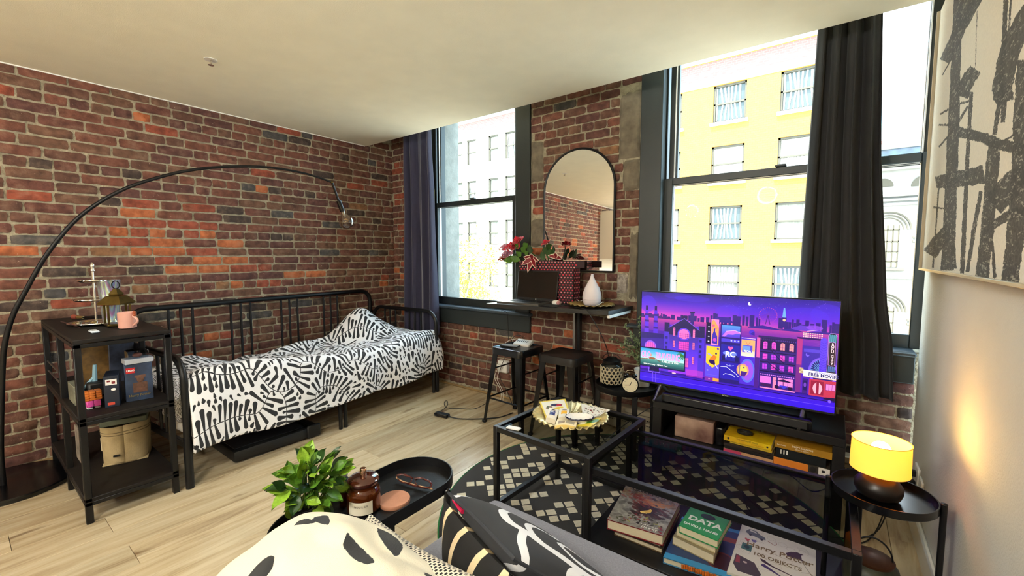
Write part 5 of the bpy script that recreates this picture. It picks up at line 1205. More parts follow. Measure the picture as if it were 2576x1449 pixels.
# billboard
C.rect(U(0), V(.615), U(.275), V(.835), (26, 14, 70)); C.grad(int(V(.63)), int(V(.745)), [(0, (40, 150, 214)), (1, (190, 226, 232))], 0, int(U(.268))); C.grad(int(V(.745)), int(V(.822)), [(0, (90, 160, 150)), (1, (20, 70, 80))], 0, int(U(.268)))
for k in range(9): a = 2.4+k*.32; C.line([(U(.262), V(.66)), (U(.262)+60*math.cos(a), V(.66)-46*math.sin(a))], 7, (50, 120, 50))
C.ell(U(.075), V(.735), 40, 12, (150, 90, 60)); C.ell(U(.065), V(.70), 12, 15, (206, 150, 110)); C.line([(U(.045), V(.745)), (U(.0), V(.76))], 10, (140, 84, 56)); C.line([(U(.10), V(.745)), (U(.13), V(.765))], 8, (110, 70, 50))
C.line([(U(.055), V(.84)), (U(.055), V(.885)), (U(.125), V(.885)), (U(.125), V(.84))], 5, (150, 110, 255)); C.rect(U(.062), V(.835), U(.118), V(.875), (22, 10, 60)); C.line([(U(.08), V(.89)), (U(.08), Hd)], 9, (110, 70, 230)); C.line([(U(.10), V(.89)), (U(.10), Hd)], 9, (110, 70, 230)); C.ell(U(.21), V(.865), 22, 8, (255, 190, 200))
# dark tower, bottle poster, yellow poster
C.rect(U(.385), V(.28), U(.413), V(.50), (20, 10, 56))
for k in range(4): C.ell(U(.400), V(.325+k*.05), 9, 5, (230, 220, 255))
C.rect(U(.412), V(.245), U(.453), V(.51), (250, 130, 200)); C.poly([(U(.425), V(.245)), (U(.453), V(.33)), (U(.453), V(.51)), (U(.415), V(.46)), (U(.415), V(.27))], (250, 160, 90)); C.ell(U(.424), V(.31), 13, 13, (226, 90, 130)); C.ell(U(.438), V(.335), 8, 8, (226, 90, 130)); C.poly([(U(.418), V(.49)), (U(.420), V(.40)), (U(.426), V(.37)), (U(.426), V(.34)), (U(.434), V(.34)), (U(.434), V(.37)), (U(.446), V(.42)), (U(.447), V(.50))], (60, 40, 170)); C.ell(U(.433), V(.455), 17, 17, (190, 70, 190))
C.rect(U(.386), V(.515), U(.464), V(.88), (92, 70, 220)); C.rect(U(.390), V(.525), U(.461), V(.70), (250, 196, 50)); C.poly([(U(.39), V(.70)), (U(.425), V(.745)), (U(.461), V(.70))], (250, 196, 50))
C.ell(U(.443), V(.595), 9, 11, (60, 50, 90)); C.line([(U(.435), V(.63)), (U(.402), V(.605))], 12, (150, 160, 240)); C.poly([(U(.412), V(.645)), (U(.43), V(.61)), (U(.448), V(.625)), (U(.438), V(.67)), (U(.41), V(.665))], (240, 120, 40)); C.poly([(U(.405), V(.665)), (U(.436), V(.665)), (U(.442), V(.72)), (U(.41), V(.70))], (40, 16, 80)); C.line([(U(.44), V(.71)), (U(.455), V(.745))], 9, (200, 190, 250)); C.ell(U(.452), V(.545), 11, 11, (70, 40, 170)); C.ell(U(.40), V(.775), 9, 9, (140, 120, 250)); C.line([(U(.395), V(.82)), (U(.455), V(.82))], 3, (120, 100, 240))
C.rect(U(.386), V(.845), U(.464), V(.885), (120, 40, 160)); C.rect(U(.43), V(.85), U(.462), V(.88), (246, 160, 60)); C.ell(U(.41), V(.865), 7, 7, (240, 150, 200))
# column of three screens
C.rect(U(.462), V(.285), U(.568), V(.88), (36, 20, 110)); C.grad(int(V(.295)), int(V(.415)), [(0, (80, 150, 240)), (1, (90, 50, 200))], int(U(.468)), int(U(.562)))
C.poly([(U(.470), V(.41)), (U(.492), V(.355)), (U(.535), V(.34)), (U(.562), V(.355)), (U(.566), V(.375)), (U(.545), V(.37)), (U(.528), V(.385)), (U(.50), V(.385)), (U(.486), V(.41))], (196, 110, 240)); C.line([(U(.492), V(.355)), (U(.535), V(.34)), (U(.565), V(.36))], 4, (250, 200, 255))
C.rect(U(.468), V(.43), U(.562), V(.462), (76, 60, 210)); 
for k in range(3): C.ell(U(.52+k*.018), V(.446), 8, 7, (190, 190, 255))
C.rect(U(.468), V(.49), U(.564), V(.65), (36, 30, 160)); C.ell(U(.510), V(.516), 12, 11, (240, 90, 170)); C.ell(U(.524), V(.516), 12, 11, (240, 90, 170)); C.poly([(U(.5035), V(.52)), (U(.5305), V(.52)), (U(.517), V(.548))], (240, 90, 170))
C.poly([(U(.488), V(.62)), (U(.478), V(.57)), (U(.49), V(.56)), (U(.546), V(.56)), (U(.552), V(.60)), (U(.534), V(.60)), (U(.533), V(.635)), (U(.529), V(.60)), (U(.51), V(.61)), (U(.50), V(.60)), (U(.497), V(.63))], (110, 130, 250))
for (a, h_) in ((.474, .045), (.482, .06), (.543, .06), (.552, .045)): C.rect(U(a), V(.65-h_), U(a+.009), V(.65), (22, 14, 90))
C.rect(U(.468), V(.668), U(.564), V(.84), (40, 26, 170)); C.line([(U(.470), V(.72)), (U(.50), V(.715)), (U(.525), V(.745)), (U(.55), V(.775)), (U(.562), V(.80))], 5, (230, 230, 255)); C.line([(U(.485), V(.80)), (U(.495), V(.785)), (U(.535), V(.79)), (U(.545), V(.81))], 5, (230, 230, 255)); C.line([(U(.498), V(.693)), (U(.517), V(.705)), (U(.536), V(.693))], 4, (200, 200, 255)); C.ell(U(.517), V(.698), 8, 8, (150, 150, 250))
# tv poster, round face panel
C.rect(U(.566), V(.395), U(.646), V(.865), (76, 40, 200)); 
for k in range(14): C.ell(U(.573+k*.0052), V(.405), 4, 4, (255, 200, 220))
C.rect(U(.571), V(.42), U(.638), V(.585), (250, 170, 110)); C.grad(int(V(.53)), int(V(.585)), [(0, (250, 200, 170)), (1, (255, 226, 210))], int(U(.571)), int(U(.638))); C.rect(U(.576), V(.475), U(.626), V(.545), (90, 70, 200)); C.rect(U(.579), V(.482), U(.615), V(.535), (110, 150, 230)); C.line([(U(.592), V(.435)), (U(.603), V(.472)), (U(.616), V(.435))], 3, (200, 80, 100))
for (r_, c_) in ((66, (90, 110, 250)), (54, (150, 80, 220)), (43, (240, 150, 120)), (32, (250, 206, 90))):
    C.a[int(V(.60)):int(V(.852)), int(U(.570)):int(U(.640))] = C.a[int(V(.60)):int(V(.852)), int(U(.570)):int(U(.640))]
    g = Cv(2, 2); C.ell(U(.582), V(.725), r_*1.25, r_*1.45, c_) if r_ < 45 else C.ell(U(.605), V(.725), r_*.95, r_*1.8, c_)
C.rect(U(.566), V(.60), U(.569), V(.865), (60, 30, 160)); C.rect(U(.640), V(.40), U(.660), V(.88), (72, 24, 130)); C.rect(U(.646), V(.385), U(.662), V(.58), (226, 90, 170)); C.ell(U(.588), V(.70), 7, 8, (60, 30, 130)); C.poly([(U(.572), V(.735)), (U(.606), V(.74)), (U(.594), V(.785)), (U(.572), V(.79))], (70, 30, 130))
# brownstone with fire escape
C.rect(U(.662), V(.375), U(.836), V(.86), (52, 26, 120)); C.rect(U(.662), V(.375), U(.825), V(.50), (34, 14, 74)); C.rect(U(.652), V(.365), U(.832), V(.385), (44, 22, 96)); C.rect(U(.83), V(.36), U(.853), V(.86), (176, 50, 130)); C.rect(U(.83), V(.60), U(.853), V(.86), (90, 30, 130), .7)
for k in range(18): C.rect(U(.664+k*.0092), V(.392), U(.668+k*.0092), V(.405), (80, 50, 150))
for k, u in enumerate((.676, .716, .756, .796)):
    hot = (252, 150, 150) if k > 1 else (240, 80, 200)
    win(u, .435, u+.021, .49, hot, 2, 2, True)
    for (a, b_) in ((.535, .59), (.63, .685)): win(u, a, u+.023, b_, (236, 70, 200) if (k+int(a*10)) % 2 else (190, 60, 220), 2, 2)
for v in (.515, .61, .70): C.rect(U(.664), V(v), U(.826), V(v+.008), (24, 8, 60)); C.rect(U(.69), V(v-.03), U(.81), V(v-.027), (24, 8, 60))
for (a, b_, c_, d) in ((.715, .50, .775, .61), (.70, .61, .765, .71)): C.line([(U(a), V(b_)), (U(c_), V(d))], 6, (20, 6, 50)); C.line([(U(a), V(b_-.03)), (U(c_), V(d-.03))], 3, (20, 6, 50))
for k in range(40): C.rect(U(.692+k*.003), V(.585), U(.693+k*.003), V(.61), (30, 10, 70)); C.rect(U(.692+k*.003), V(.68), U(.693+k*.003), V(.70), (30, 10, 70))
C.rect(U(.664), V(.725), U(.828), V(.745), (40, 16, 100))
for k in range(16): C.rect(U(.668+k*.01), V(.73), U(.675+k*.01), V(.741), (190, 110, 230))
win(.668, .75, .72, .82, (226, 110, 210), 1, 1); win(.728, .75, .745, .86, (250, 130, 170), 1, 1); win(.752, .75, .82, .83, (246, 130, 200), 3, 1)
C.rect(U(.668), V(.86), U(.83), V(.872), (250, 130, 190)); C.poly([(U(.735), V(.785)), (U(.778), V(.76)), (U(.822), V(.785))], (30, 12, 70)); C.line([(U(.778), V(.77)), (U(.778), V(.84))], 4, (30, 12, 70)); C.poly([(U(.757), V(.82)), (U(.80), V(.82)), (U(.78), V(.852))], (56, 50, 200)); C.rect(U(.738), V(.825), U(.755), V(.855), (36, 12, 60)); C.rect(U(.80), V(.825), U(.818), V(.855), (36, 12, 60)); C.rect(U(.672), V(.825), U(.722), V(.85), (60, 20, 80))
# theatre
C.rect(U(.856), V(.42), U(.955), V(.66), (58, 36, 160)); C.rect(U(.86), V(.445), U(.95), V(.475), (84, 60, 200)); C.ell(U(.945), V(.64), U(.062), V(.13), (120, 80, 250)); C.ell(U(.945), V(.64), U(.052), V(.11), (36, 22, 110))
for k in range(8): a = 1.7+k*.19; C.line([(U(.942), V(.64)), (U(.942)+92*math.cos(a)*1.0, V(.64)-110*math.sin(a))], 3, (110, 190, 255))
C.ell(U(.877), V(.50), 14, 16, (120, 90, 250)); C.ell(U(.881), V(.49), 13, 14, (58, 36, 160))
C.rect(U(.928), V(.36), U(.957), V(.66), (90, 56, 230)); C.ell(U(.9425), V(.36), U(.0145), V(.026), (90, 56, 230))
for k in range(13): C.line([(U(.929), V(.37+k*.022)), (U(.9425), V(.385+k*.022)), (U(.956), V(.37+k*.022))], 3, (60, 34, 180))
C.rect(U(.960), V(.31), U(.994), V(.64), (14, 8, 44)); C.ell(U(.977), V(.31), U(.017), V(.03), (14, 8, 44)); C.line([(U(.960), V(.63)), (U(.960), V(.31)), (U(.968), V(.285)), (U(.986), V(.285)), (U(.994), V(.31))], 3, (190, 150, 250))
for k in range(7): C.line([(U(.9655+k*.004), V(.30)), (U(.9655+k*.004), V(.365))], 3.5, (100, 220, 240)); C.line([(U(.9655+k*.004), V(.585)), (U(.9655+k*.004), V(.63))], 3, (90, 160, 250))
C.line([(U(.964), V(.37)), (U(.977), V(.36)), (U(.990), V(.37)), (U(.990), V(.57)), (U(.977), V(.58)), (U(.964), V(.57)), (U(.964), V(.37))], 3, (220, 140, 240))
C.rect(U(.845), V(.625), U(.862), V(.675), (250, 210, 150)); 
for k in range(4): C.rect(U(.845), V(.63+k*.012), U(.862), V(.634+k*.012), (60, 30, 60))
C.rect(U(.862), V(.64), Wd, V(.693), (236, 226, 240)); C.rect(U(.862), V(.693), Wd, V(.703), (250, 160, 140))
for k in range(26): C.ell(U(.866+k*.0054), V(.698), 4, 4, (255, 240, 220))
C.rect(U(.86), V(.72), U(.884), V(.86), (60, 26, 120)); C.rect(U(.864), V(.74), U(.88), V(.83), (30, 20, 90)); C.ell(U(.872), V(.78), 10, 22, (110, 60, 180)); C.rect(U(.89), V(.715), Wd, V(.87), (190, 50, 80)); C.rect(U(.897), V(.73), U(.951), V(.855), (146, 26, 60))
for s, c_ in ((-1, .914), (1, .937)): C.poly([(U(c_-.006*s), V(.74)), (U(c_+.006*s), V(.77)), (U(c_+.009*s), V(.80)), (U(c_+.001*s), V(.845)), (U(c_-.006*s), V(.845))], (250, 170, 190))
win(.96, .745, .998, .80, (246, 130, 200), 3, 1); C.poly([(U(.95), V(.885)), (U(.962), V(.868)), (Wd, V(.862)), (Wd, V(.895))], (30, 10, 60)); C.ell(U(.978), V(.90), 12, 13, (130, 90, 250))
EM = .52
scr = imat('television picture', C.image('screen picture'), .25, emit=EM)
b = MB(); b.grid(1, 1, lambda u, v: (.002+u*(TVW-.004), .0035, .09+.002+v*(TVH-.004))); so = b.build('screen', scr, tv, smooth=False, local=True)
def emt(name, c, s): return mat(name, c, .5, emit=c, es=s)
FB = Matrix.Rotation(PI/2, 4, 'X')   # text facing -y
def tvt(s, u, v, size, col, es=EM, off=0, sx=1, rot=0, align='CENTER'):
    o = text('screen_lettering', s, size, Matrix.Translation((u*TVW, .0028, .09+(1-v)*TVH)) @ FB @ Matrix.Rotation(rot, 4, 'Z'), emt('lit lettering %s' % s, col, es), None, off=off, ext=0, sx=sx, align=align); o.parent = tv; return o
tvt('OLO', .038, .70, .056, (240, 120, 190), off=.0008, sx=.50); tvt('TRAVELING', .172, .70, .056, (240, 120, 190), off=.0008, sx=.50)
tvt('LIFELISTS 2024', .19, .755, .016, (250, 250, 250)); tvt('Documentary | Watch Free', .098, .80, .013, (250, 250, 250))
tvt('RC', .517, .585, .040, (250, 248, 255), off=.001); tvt('ROKU', .61, .535, .018, (255, 255, 255))
for k, ch in enumerate('ROKU CITY'): tvt(ch, .977, .385+k*.0215, .017, (250, 200, 220))
tvt('FREE MOVIES', .945, .675, .023, (30, 26, 90), off=.0006, align='CENTER', sx=.92); tvt('THE ROKU CHANNEL', .955, .652, .010, (70, 70, 140))
o = text('maker_mark', 'ROKU', .011, Matrix.Translation((TVW*.5, .0035, .09-.0055)) @ FB, MT['whitetext'], None); o.parent = tv
sb = thing('soundbar', 'long black soundbar below the television screen', 'speaker', (-.42, 2.56, bz)); MB().bb(-.80, 2.535, bz, -.06, 2.60, bz+.055, .012, seg=3).build('body', MT['blackgloss'], sb)
MB().box(-.78, 2.5335, bz+.01, -.08, 2.535, bz+.045).build('grille', mat('speaker cloth', (26, 26, 30), .8), sb, smooth=False)
# ---- books in the bench
def book(name, c, d, rz, z, colr, label, spine='front', cover=None, pages_col=None, cat='book', group=None, hard=False):
    """c=(x,y) centre, d=(w,h) size in plan, z=(bottom, top); spine along local -y side; pages elsewhere"""
    t = thing(name, label, cat, (c[0], c[1], z[0]), rz, group); w_, h_ = d[0]/2, d[1]/2; th = z[1]-z[0]; k = .0022 if not hard else .0035; ov = .004 if hard else 0
    cm = colr if not isinstance(colr, tuple) else mat('cover '+label[:24], colr, .4, var=.12, vs=12)
    b = MB().bb(-w_, -h_, th-k, w_, h_, th, k*.4).bb(-w_, -h_, 0, w_, h_, k, k*.4)
    if spine == 'front': b.bb(-w_, -h_, 0, w_, -h_+k, th, k*.4); pg = (-w_+ov, -h_+k, w_-ov, h_-ov)
    elif spine == 'left': b.bb(-w_, -h_, 0, -w_+k, h_, th, k*.4); pg = (-w_+k, -h_+ov, w_-ov, h_-ov)
    else: b.bb(w_-k, -h_, 0, w_, h_, th, k*.4); pg = (-w_+ov, -h_+ov, w_-k, h_-ov)
    b.build('cover', cover if cover else cm, t, local=True)
    MB().box(pg[0], pg[1], k, pg[2], pg[3], th-k).build('page_block', MT['paper'], t, smooth=False, local=True); return t
def spine_text(t, s, size, m, w_=0, y=-.0, z=.01, x=0, off=0.0):
    o = text('spine_lettering', s, size, Matrix.Translation((x, y, z)) @ FB, m, None, off=off, ext=.0002); o.parent = t
yel = mat('yellow paperback', (232, 200, 20), .45, var=.25, vs=14, col2=(200, 150, 20))
zb = .2505
L0 = (-.335, 2.61)
t = book('paperback_book', L0, (.235, .15), R(1), (zb, zb+.018), (206, 160, 120), 'peach and pink spined book at the bottom of the left bench stack')
MB().box(-.1175, -.0757, .001, -.03, -.0751, .017).build('pink_spine_band', mat('pink band', (190, 60, 100), .5), t, smooth=False, local=True)
t = book('paperback_book', (L0[0]+.004, L0[1]), (.232, .15), R(-1), (zb+.0185, zb+.036), (34, 30, 30), 'dark printed book in the middle of the left bench stack, above the peach one')
t = book('paperback_book', (L0[0], L0[1]-.002), (.235, .15), R(2), (zb+.0365, zb+.052), (46, 38, 34), 'black spined book under the yellow books in the bench', )
t = book('paperback_book', (L0[0]+.016, L0[1]), (.20, .145), R(-3), (zb+.0525, zb+.066), (206, 176, 50), 'thin dull yellow book just under the thick yellow book in the bench')
t = book('paperback_book', (L0[0]-.002, L0[1]+.0), (.226, .165), R(-1), (zb+.0665, zb+.096), yel, 'thick bright yellow paperback on top of the left bench stack')
spine_text(t, 'THE MIDNIGHT SERIES', .010, MT['blacktext'], y=-.0829, z=.020); spine_text(t, 'SECOND EDITION', .007, mat('rust ink', (170, 70, 20), .6), y=-.0829, z=.009, x=.05)
MB().sph((-.09, -.0822, .015), .009, 12, 8, sc=(1, .05, 1)).build('spine_emblem', MT['blacktext'], t, local=True); MB().sph((.095, -.0822, .015), .008, 12, 8, sc=(1, .05, 1)).build('spine_emblem', MT['blacktext'], t, local=True)
tape = thing('cable_coil', 'small coil of black cable lying on the bright yellow book', 'cable', (-.36, 2.60, zb+.0965)); MB().tube([(-.36+.035*math.cos(k*.5), 2.60+.03*math.sin(k*.5), zb+.1005+.0006*k) for k in range(26)], .004, 6).build('coil', MT['cord'], tape)
R0 = (-.09, 2.61)
t = book('hardback_book', (R0[0]-.005, R0[1]), (.235, .16), R(-1), (zb, zb+.042), (58, 52, 46), 'dark book with orange and white spine bands at the bottom of the right bench stack')
MB().box(-.1175, -.0808, .003, .03, -.0801, .040).build('orange_spine_band', mat('orange band', (222, 130, 40), .5), t, smooth=False, local=True)
MB().box(.072, -.0808, .001, .1175, -.0801, .041).build('white_label', MT['white'], t, smooth=False, local=True); MB().box(.085, -.0812, .018, .098, -.0807, .030).build('printed_mark', MT['blacktext'], t, smooth=False, local=True); MB().sph((.05, -.0805, .022), .014, 14, 8, sc=(1, .04, 1)).build('round_emblem', MT['blacktext'], t, local=True)
t = book('hardback_book', (R0[0]-.012, R0[1]), (.21, .15), R(1), (zb+.0425, zb+.092), (20, 24, 26), 'thick black book in the middle of the right bench stack')
for k in range(3): MB().box(-.085+k*.013, -.0757, .020, -.080+k*.013, -.0751, .042).build('spine_mark', MT['whitetext'], t, smooth=False, local=True)
t = book('hardback_book', (R0[0], R0[1]), (.238, .165), R(-2), (zb+.0925, zb+.128), (158, 116, 26), 'ochre spined textbook on top of the right bench stack')
spine_text(t, 'DEEP LEARNING', .012, MT['whitetext'], y=-.0829, z=.022); spine_text(t, 'SECOND EDITION', .007, MT['whitetext'], y=-.0829, z=.010); spine_text(t, 'Goodfellow', .008, MT['whitetext'], y=-.0829, z=.017, x=-.09)
t = thing('printed_box', 'dark maroon and cream printed box at the left of the bench shelf', 'box', (-.61, 2.66, zb)); MB().bb(-.73, 2.58, zb, -.515, 2.76, zb+.125, .004).build('carton', mat('maroon cream print', (96, 56, 52), .5, var=.9, vs=7, col2=(190, 160, 140)), t)
t = thing('game_console', 'small black device between the maroon box and the yellow books', 'device', (-.485, 2.64, zb)); MB().bb(-.505, 2.58, zb, -.462, 2.72, zb+.11, .012, seg=3).build('case', MT['blackgloss'], t)
# ================================================================ CLOCK TABLE
ct = thing('round_side_table', 'black round tray side table carrying the alarm clock and jars', 'table', (-1.11, 2.76, 0))
MB().lathe([(0, 0), (.205, 0), (.208, .004), (.208, .035), (.203, .035), (.2, .007), (0, .005)], (-1.11, 2.76, .425), 48).build('tray', MT['blackmetal'], ct)
for (x, y) in ((-.985, 2.60), (-1.27, 2.66), (-.97, 2.90), (-1.22, 2.91)):
    MB().bb(x-.016, y-.008, 0, x+.016, y+.008, .43, .002).build('leg', MT['blackmetal'], ct)
ck = thing('alarm_clock', 'black twin bell alarm clock with a cream face on the round side table', 'clock', (-1.03, 2.63, .433), R(20))
Rc = Matrix.Rotation(PI/2, 4, 'X')
MB().lathe([(0, -.02), (.05, -.02), (.054, -.012), (.054, .018), (.049, .022), (0, .022)], (0, 0, 0), 36, M=Matrix.Translation((0, 0, .066)) @ Rc).build('case', MT['blackgloss'], ck, local=True)
fc = MB().lathe([(0, 0), (.0475, 0), (.0475, .0015), (0, .0015)], (0, 0, 0), 36, M=Matrix.Translation((0, -.0222, .066)) @ Rc).build('dial', mat('cream dial', (232, 222, 190), .5), ck, local=True)
hb = MB()
def hand(a, L_, w_): 
    M = Matrix.Translation((0, -.0245, .066)) @ Matrix.Rotation(a, 4, 'Y'); hb.box(-w_, -.0006, -.006, w_, .0006, L_, M=M)
hand(R(25), .024, .0018); hand(R(-96), .034, .0013); hb.sph((0, -.0245, .066), .003, 8, 6, sc=(1, .4, 1)); hb.build('hands', MT['blacktext'], fc, local=True)
for k in range(12): a = k*PI/6; o = text('numeral', str(k if k else 12), .0085, Matrix.Translation((.038*math.sin(a), -.0242, .066+.038*math.cos(a))) @ FB, MT['blacktext'], None, ext=.0001); o.parent = fc
for s in (-1, 1):
    MB().sph((s*.027, 0, .122), .017, 16, 10, sc=(1, 1, .75)).cyl((s*.027, 0, .105), (s*.022, 0, .118), .003, n=8).build('bell', MT['blackgloss'], ck, local=True)
    MB().cyl((s*.03, 0, .022), (s*.042, -.002, 0), .005, .003, 8).build('foot', MT['chrome'], ck, local=True)
MB().tube([(-.03, 0, .135), (-.02, 0, .152), (0, 0, .157), (.02, 0, .152), (.03, 0, .135)], .002, 6).build('handle', MT['chrome'], ck, local=True)
ja = thing('lattice_jar', 'dark glass jar with a cream lattice pattern behind the alarm clock', 'jar', (-1.215, 2.76, .433))
jc = (-1.215, 2.76); dg = mat('dark lattice glass', (26, 28, 26), .15)
MB().lathe([(0, 0), (.062, 0), (.072, .008), (.075, .02), (.075, .13), (.068, .142), (.055, .15), (.055, .165), (.05, .165), (.05, .01), (0, .01)], (*jc, .433), 32).build('vessel', dg, ja)
lat = MB(); jr = .0762
for r in range(5):
    for k in range(16):
        a = 2*PI*(k+.5*(r % 2))/16; zc = .433+.03+r*.022
        P = [(jc[0]+jr*math.cos(a+.17*math.cos(q)*.95), jc[1]+jr*math.sin(a+.17*math.cos(q)*.95), zc+.0135*math.sin(q)) for q in [2*PI*i/8 for i in range(8)]]; lat.tube(P, .0032, 5, closed=True)
o = lat.build('lattice', mat('cream glaze', (190, 176, 146), .5), ja); o['kind'] = 'stuff'
MB().lathe([(.058, 0), (.060, .004), (.060, .02), (.058, .022), (.05, .024), (.03, .04), (0, .043)], (*jc, .433+.150), 24).build('lid', MT['blackmetal'], ja)
MB().tube([(jc[0]+.07*math.cos(a), jc[1], .60+.05*math.sin(a)) for a in [PI*i/12 for i in range(13)]], .0025, 6).build('wire_handle', MT['blackmetal'], ja)
# trailing fern in white pot beside the jar
fp = thing('potted_fern', 'feathery grey green artificial fern in a white pot at the left of the television', 'plant', (-1.03, 2.86, .433))
MB().lathe([(0, 0), (.045, 0), (.06, .11), (.062, .115), (.056, .115), (.05, .1), (0, .1)], (-1.03, 2.86, .433), 24).build('pot', MT['white'], fp)
rd = random.Random(4); stm = MB(); fol = MB(); c0 = Vector((-1.03, 2.86, .53))
tips = [aty(1573, 818, 2.85), aty(1585, 840, 2.84), aty(1600, 850, 2.85), aty(1562, 868, 2.83), aty(1557, 878, 2.80), aty(1590, 875, 2.82), aty(1607, 800, 2.95), aty(1612, 830, 2.9), aty(1612, 862, 2.82), aty(1580, 895, 2.78), aty(1600, 905, 2.78), aty(1535, 852, 2.9), aty(1572, 856, 2.8), aty(1620, 815, 2.95), aty(1640, 850, 2.95)]
for e in tips:
    path = smooth_path([c0, c0.lerp(e, .5)+Vector((0, 0, .06)), e], 8); stm.tube(path, .0014, 4)
    for i, p in enumerate(path[3:]):
        for q in range(7):
            d = Vector((rd.uniform(-1, 1), rd.uniform(-1, .4), rd.uniform(-.6, .9))).normalized(); L_ = rd.uniform(.012, .026); u = d.cross(Vector((.3, .2, 1))).normalized()
            fol.add([p, p+d*L_*.5+u*L_*.22, p+d*L_, p+d*L_*.5-u*L_*.22], [(0, 1, 2, 3)])
stm.build('stems', MT['leafdark'], fp); o = fol.build('fronds', mat('grey green frond', (150, 166, 120), .7, var=.5, vs=30), fp, smooth=False); o['kind'] = 'stuff'
# black cords from the desk to the fern
tag(MB().tube(smooth_path([Vector((-1.48, 2.7, DZ+.004)), Vector((-1.36, 2.64, DZ+.0)), Vector((-1.30, 2.62, .90)), Vector((-1.27, 2.66, .82)), Vector((-1.26, 2.78, .66)), Vector((-1.30, 2.90, .45)), Vector((-1.42, 2.94, .3)), Vector((-1.48, 2.90, .06))]), .0028, 6).build('diffuser_cable', MT['cord']), 'thin black cable falling from the bar table edge past the fern', 'cable')
# ================================================================ RUG
rug = thing('round_rug', 'round black rug with cream squares and a thin green edge', 'rug', (-.80, 2.05, 0))
rb = mat('black pile', (13, 13, 15), .95, var=.25, vs=60, bump=.5, bs=600, sheen=.1)
RC = (-.80, 2.05); RR = .965
MB().lathe([(0, 0), (RR, 0), (RR, .007), (RR-.006, .009), (0, .009)], (*RC, .0005), 96).build('pile', rb, rug)
MB().tube([(RC[0]+RR*math.cos(2*PI*k/96), RC[1]+RR*math.sin(2*PI*k/96), .006) for k in range(96)], .0045, 6, closed=True).build('green_binding', mat('green binding', (20, 110, 50), .8), rug)
pat = MB(); ra = R(46); ca, sa = math.cos(ra), math.sin(ra); sq = .046; pitch = .0562
# repeating cluster of squares set on the diagonal grid, read off the photograph
CL = [(0, 0), (1, 0), (0, 1), (2, 1), (1, 3), (2, 3), (4, 0), (3, 2), (4, 2), (5, 3), (3, 4), (5, 5), (0, 5), (4, 4), (1, 2), (2, 5), (4, 6), (0, 3), (5, 1), (3, 0), (6, 4), (6, 6), (1, 6), (3, 6)]
keep = set(); rd = random.Random(17)
for i in range(-24, 25):
    for j in range(-24, 25):
        # diagonal bands of tiles with gaps
        s = (i+j) % 7; d = (i-j) % 9
        on = (s in (0, 1) and d not in (4, 8)) or (s in (3, 4) and d in (1, 2, 3, 6, 7)) or (s == 5 and d in (0, 5))
        if rd.random() < .12: on = not on
        if on: keep.add((i, j))
n = 0; cells = []
for (i, j) in keep:
    x, y = i*pitch, j*pitch; X, Y = RC[0]+x*ca-y*sa, RC[1]+x*sa+y*ca
    if math.hypot(X-RC[0], Y-RC[1]) < RR-.03: cells.append((X, Y))
cells.sort(key=lambda p: math.hypot(p[0], p[1]))
tm = mat('cream pile', (236, 228, 204), .95, var=.12, vs=80, bump=.5, bs=600)
tile = MB().bb(-sq/2, -sq/2, 0, sq/2, sq/2, .003, .0012).mesh('tuft_square', tm)
rest = MB()
for k, (X, Y) in enumerate(cells):
    if k < 300:
        o = bpy.data.objects.new('tuft_square', tile); COL.objects.link(o); o.parent = rug; o.location = Vector((X, Y, .0088))-wloc(rug); o.rotation_euler = (0, 0, ra+rd.uniform(-.04, .04)); o.scale = (rd.uniform(.92, 1.06), rd.uniform(.92, 1.06), 1)
    else: rest.bb(-sq/2, -sq/2, 0, sq/2, sq/2, .003, .0012, M=TR(X, Y, .0088, ra))
if rest.v: o = rest.build('tuft_squares', tm, rug); o['kind'] = 'stuff'
# ================================================================ GLASS TABLES
tg = glass('dark table glass', (205, 208, 205), glossw=.009)
def glasstable(name, label, c, w_, d, h_, rz, shelf=None, low=None):
    t = thing(name, label, 'table', (c[0], c[1], 0), rz); a, b_ = w_/2, d/2; q = .025
    for sx in (-1, 1):
        for sy in (-1, 1): MB().bb(sx*a-(q if sx > 0 else 0), sy*b_-(q if sy > 0 else 0), 0, sx*a+(q if sx < 0 else 0), sy*b_+(q if sy < 0 else 0), h_, .002).build('leg', MT['blackmetal'], t, local=True)
    for (x0, y0, x1, y1) in ((-a+q, -b_, a-q, -b_+q), (-a+q, b_-q, a-q, b_), (-a, -b_+q, -a+q, b_-q), (a-q, -b_+q, a, b_-q)):
        MB().bb(x0, y0, h_-q, x1, y1, h_, .0015).build('top_rail', MT['blackmetal'], t, local=True)
        if low is not None: MB().bb(x0, y0, low-q/2, x1, y1, low+q/2, .0015).build('lower_rail', MT['blackmetal'], t, local=True)
    MB().box(-a+q, -b_+q, h_-.012, a-q, b_-q, h_-.006).build('glass_top', tg, t, smooth=False, local=True)
    if shelf is not None: MB().bb(-a+.004, -b_+.004, shelf-.018, a-.004, b_-.004, shelf, .002).build('lower_shelf', mat('black shelf board', (20, 20, 22), .4), t, local=True)
    return t
glasstable('square_glass_table', 'square black framed glass table carrying the gold platter', (-1.02, 1.835), .535, .565, .5, R(-3), low=.1)
tbl = glasstable('coffee_table', 'long black framed glass coffee table with books on its lower shelf', (-.358, 1.818), .915, .505, .45, R(.3), shelf=.135)
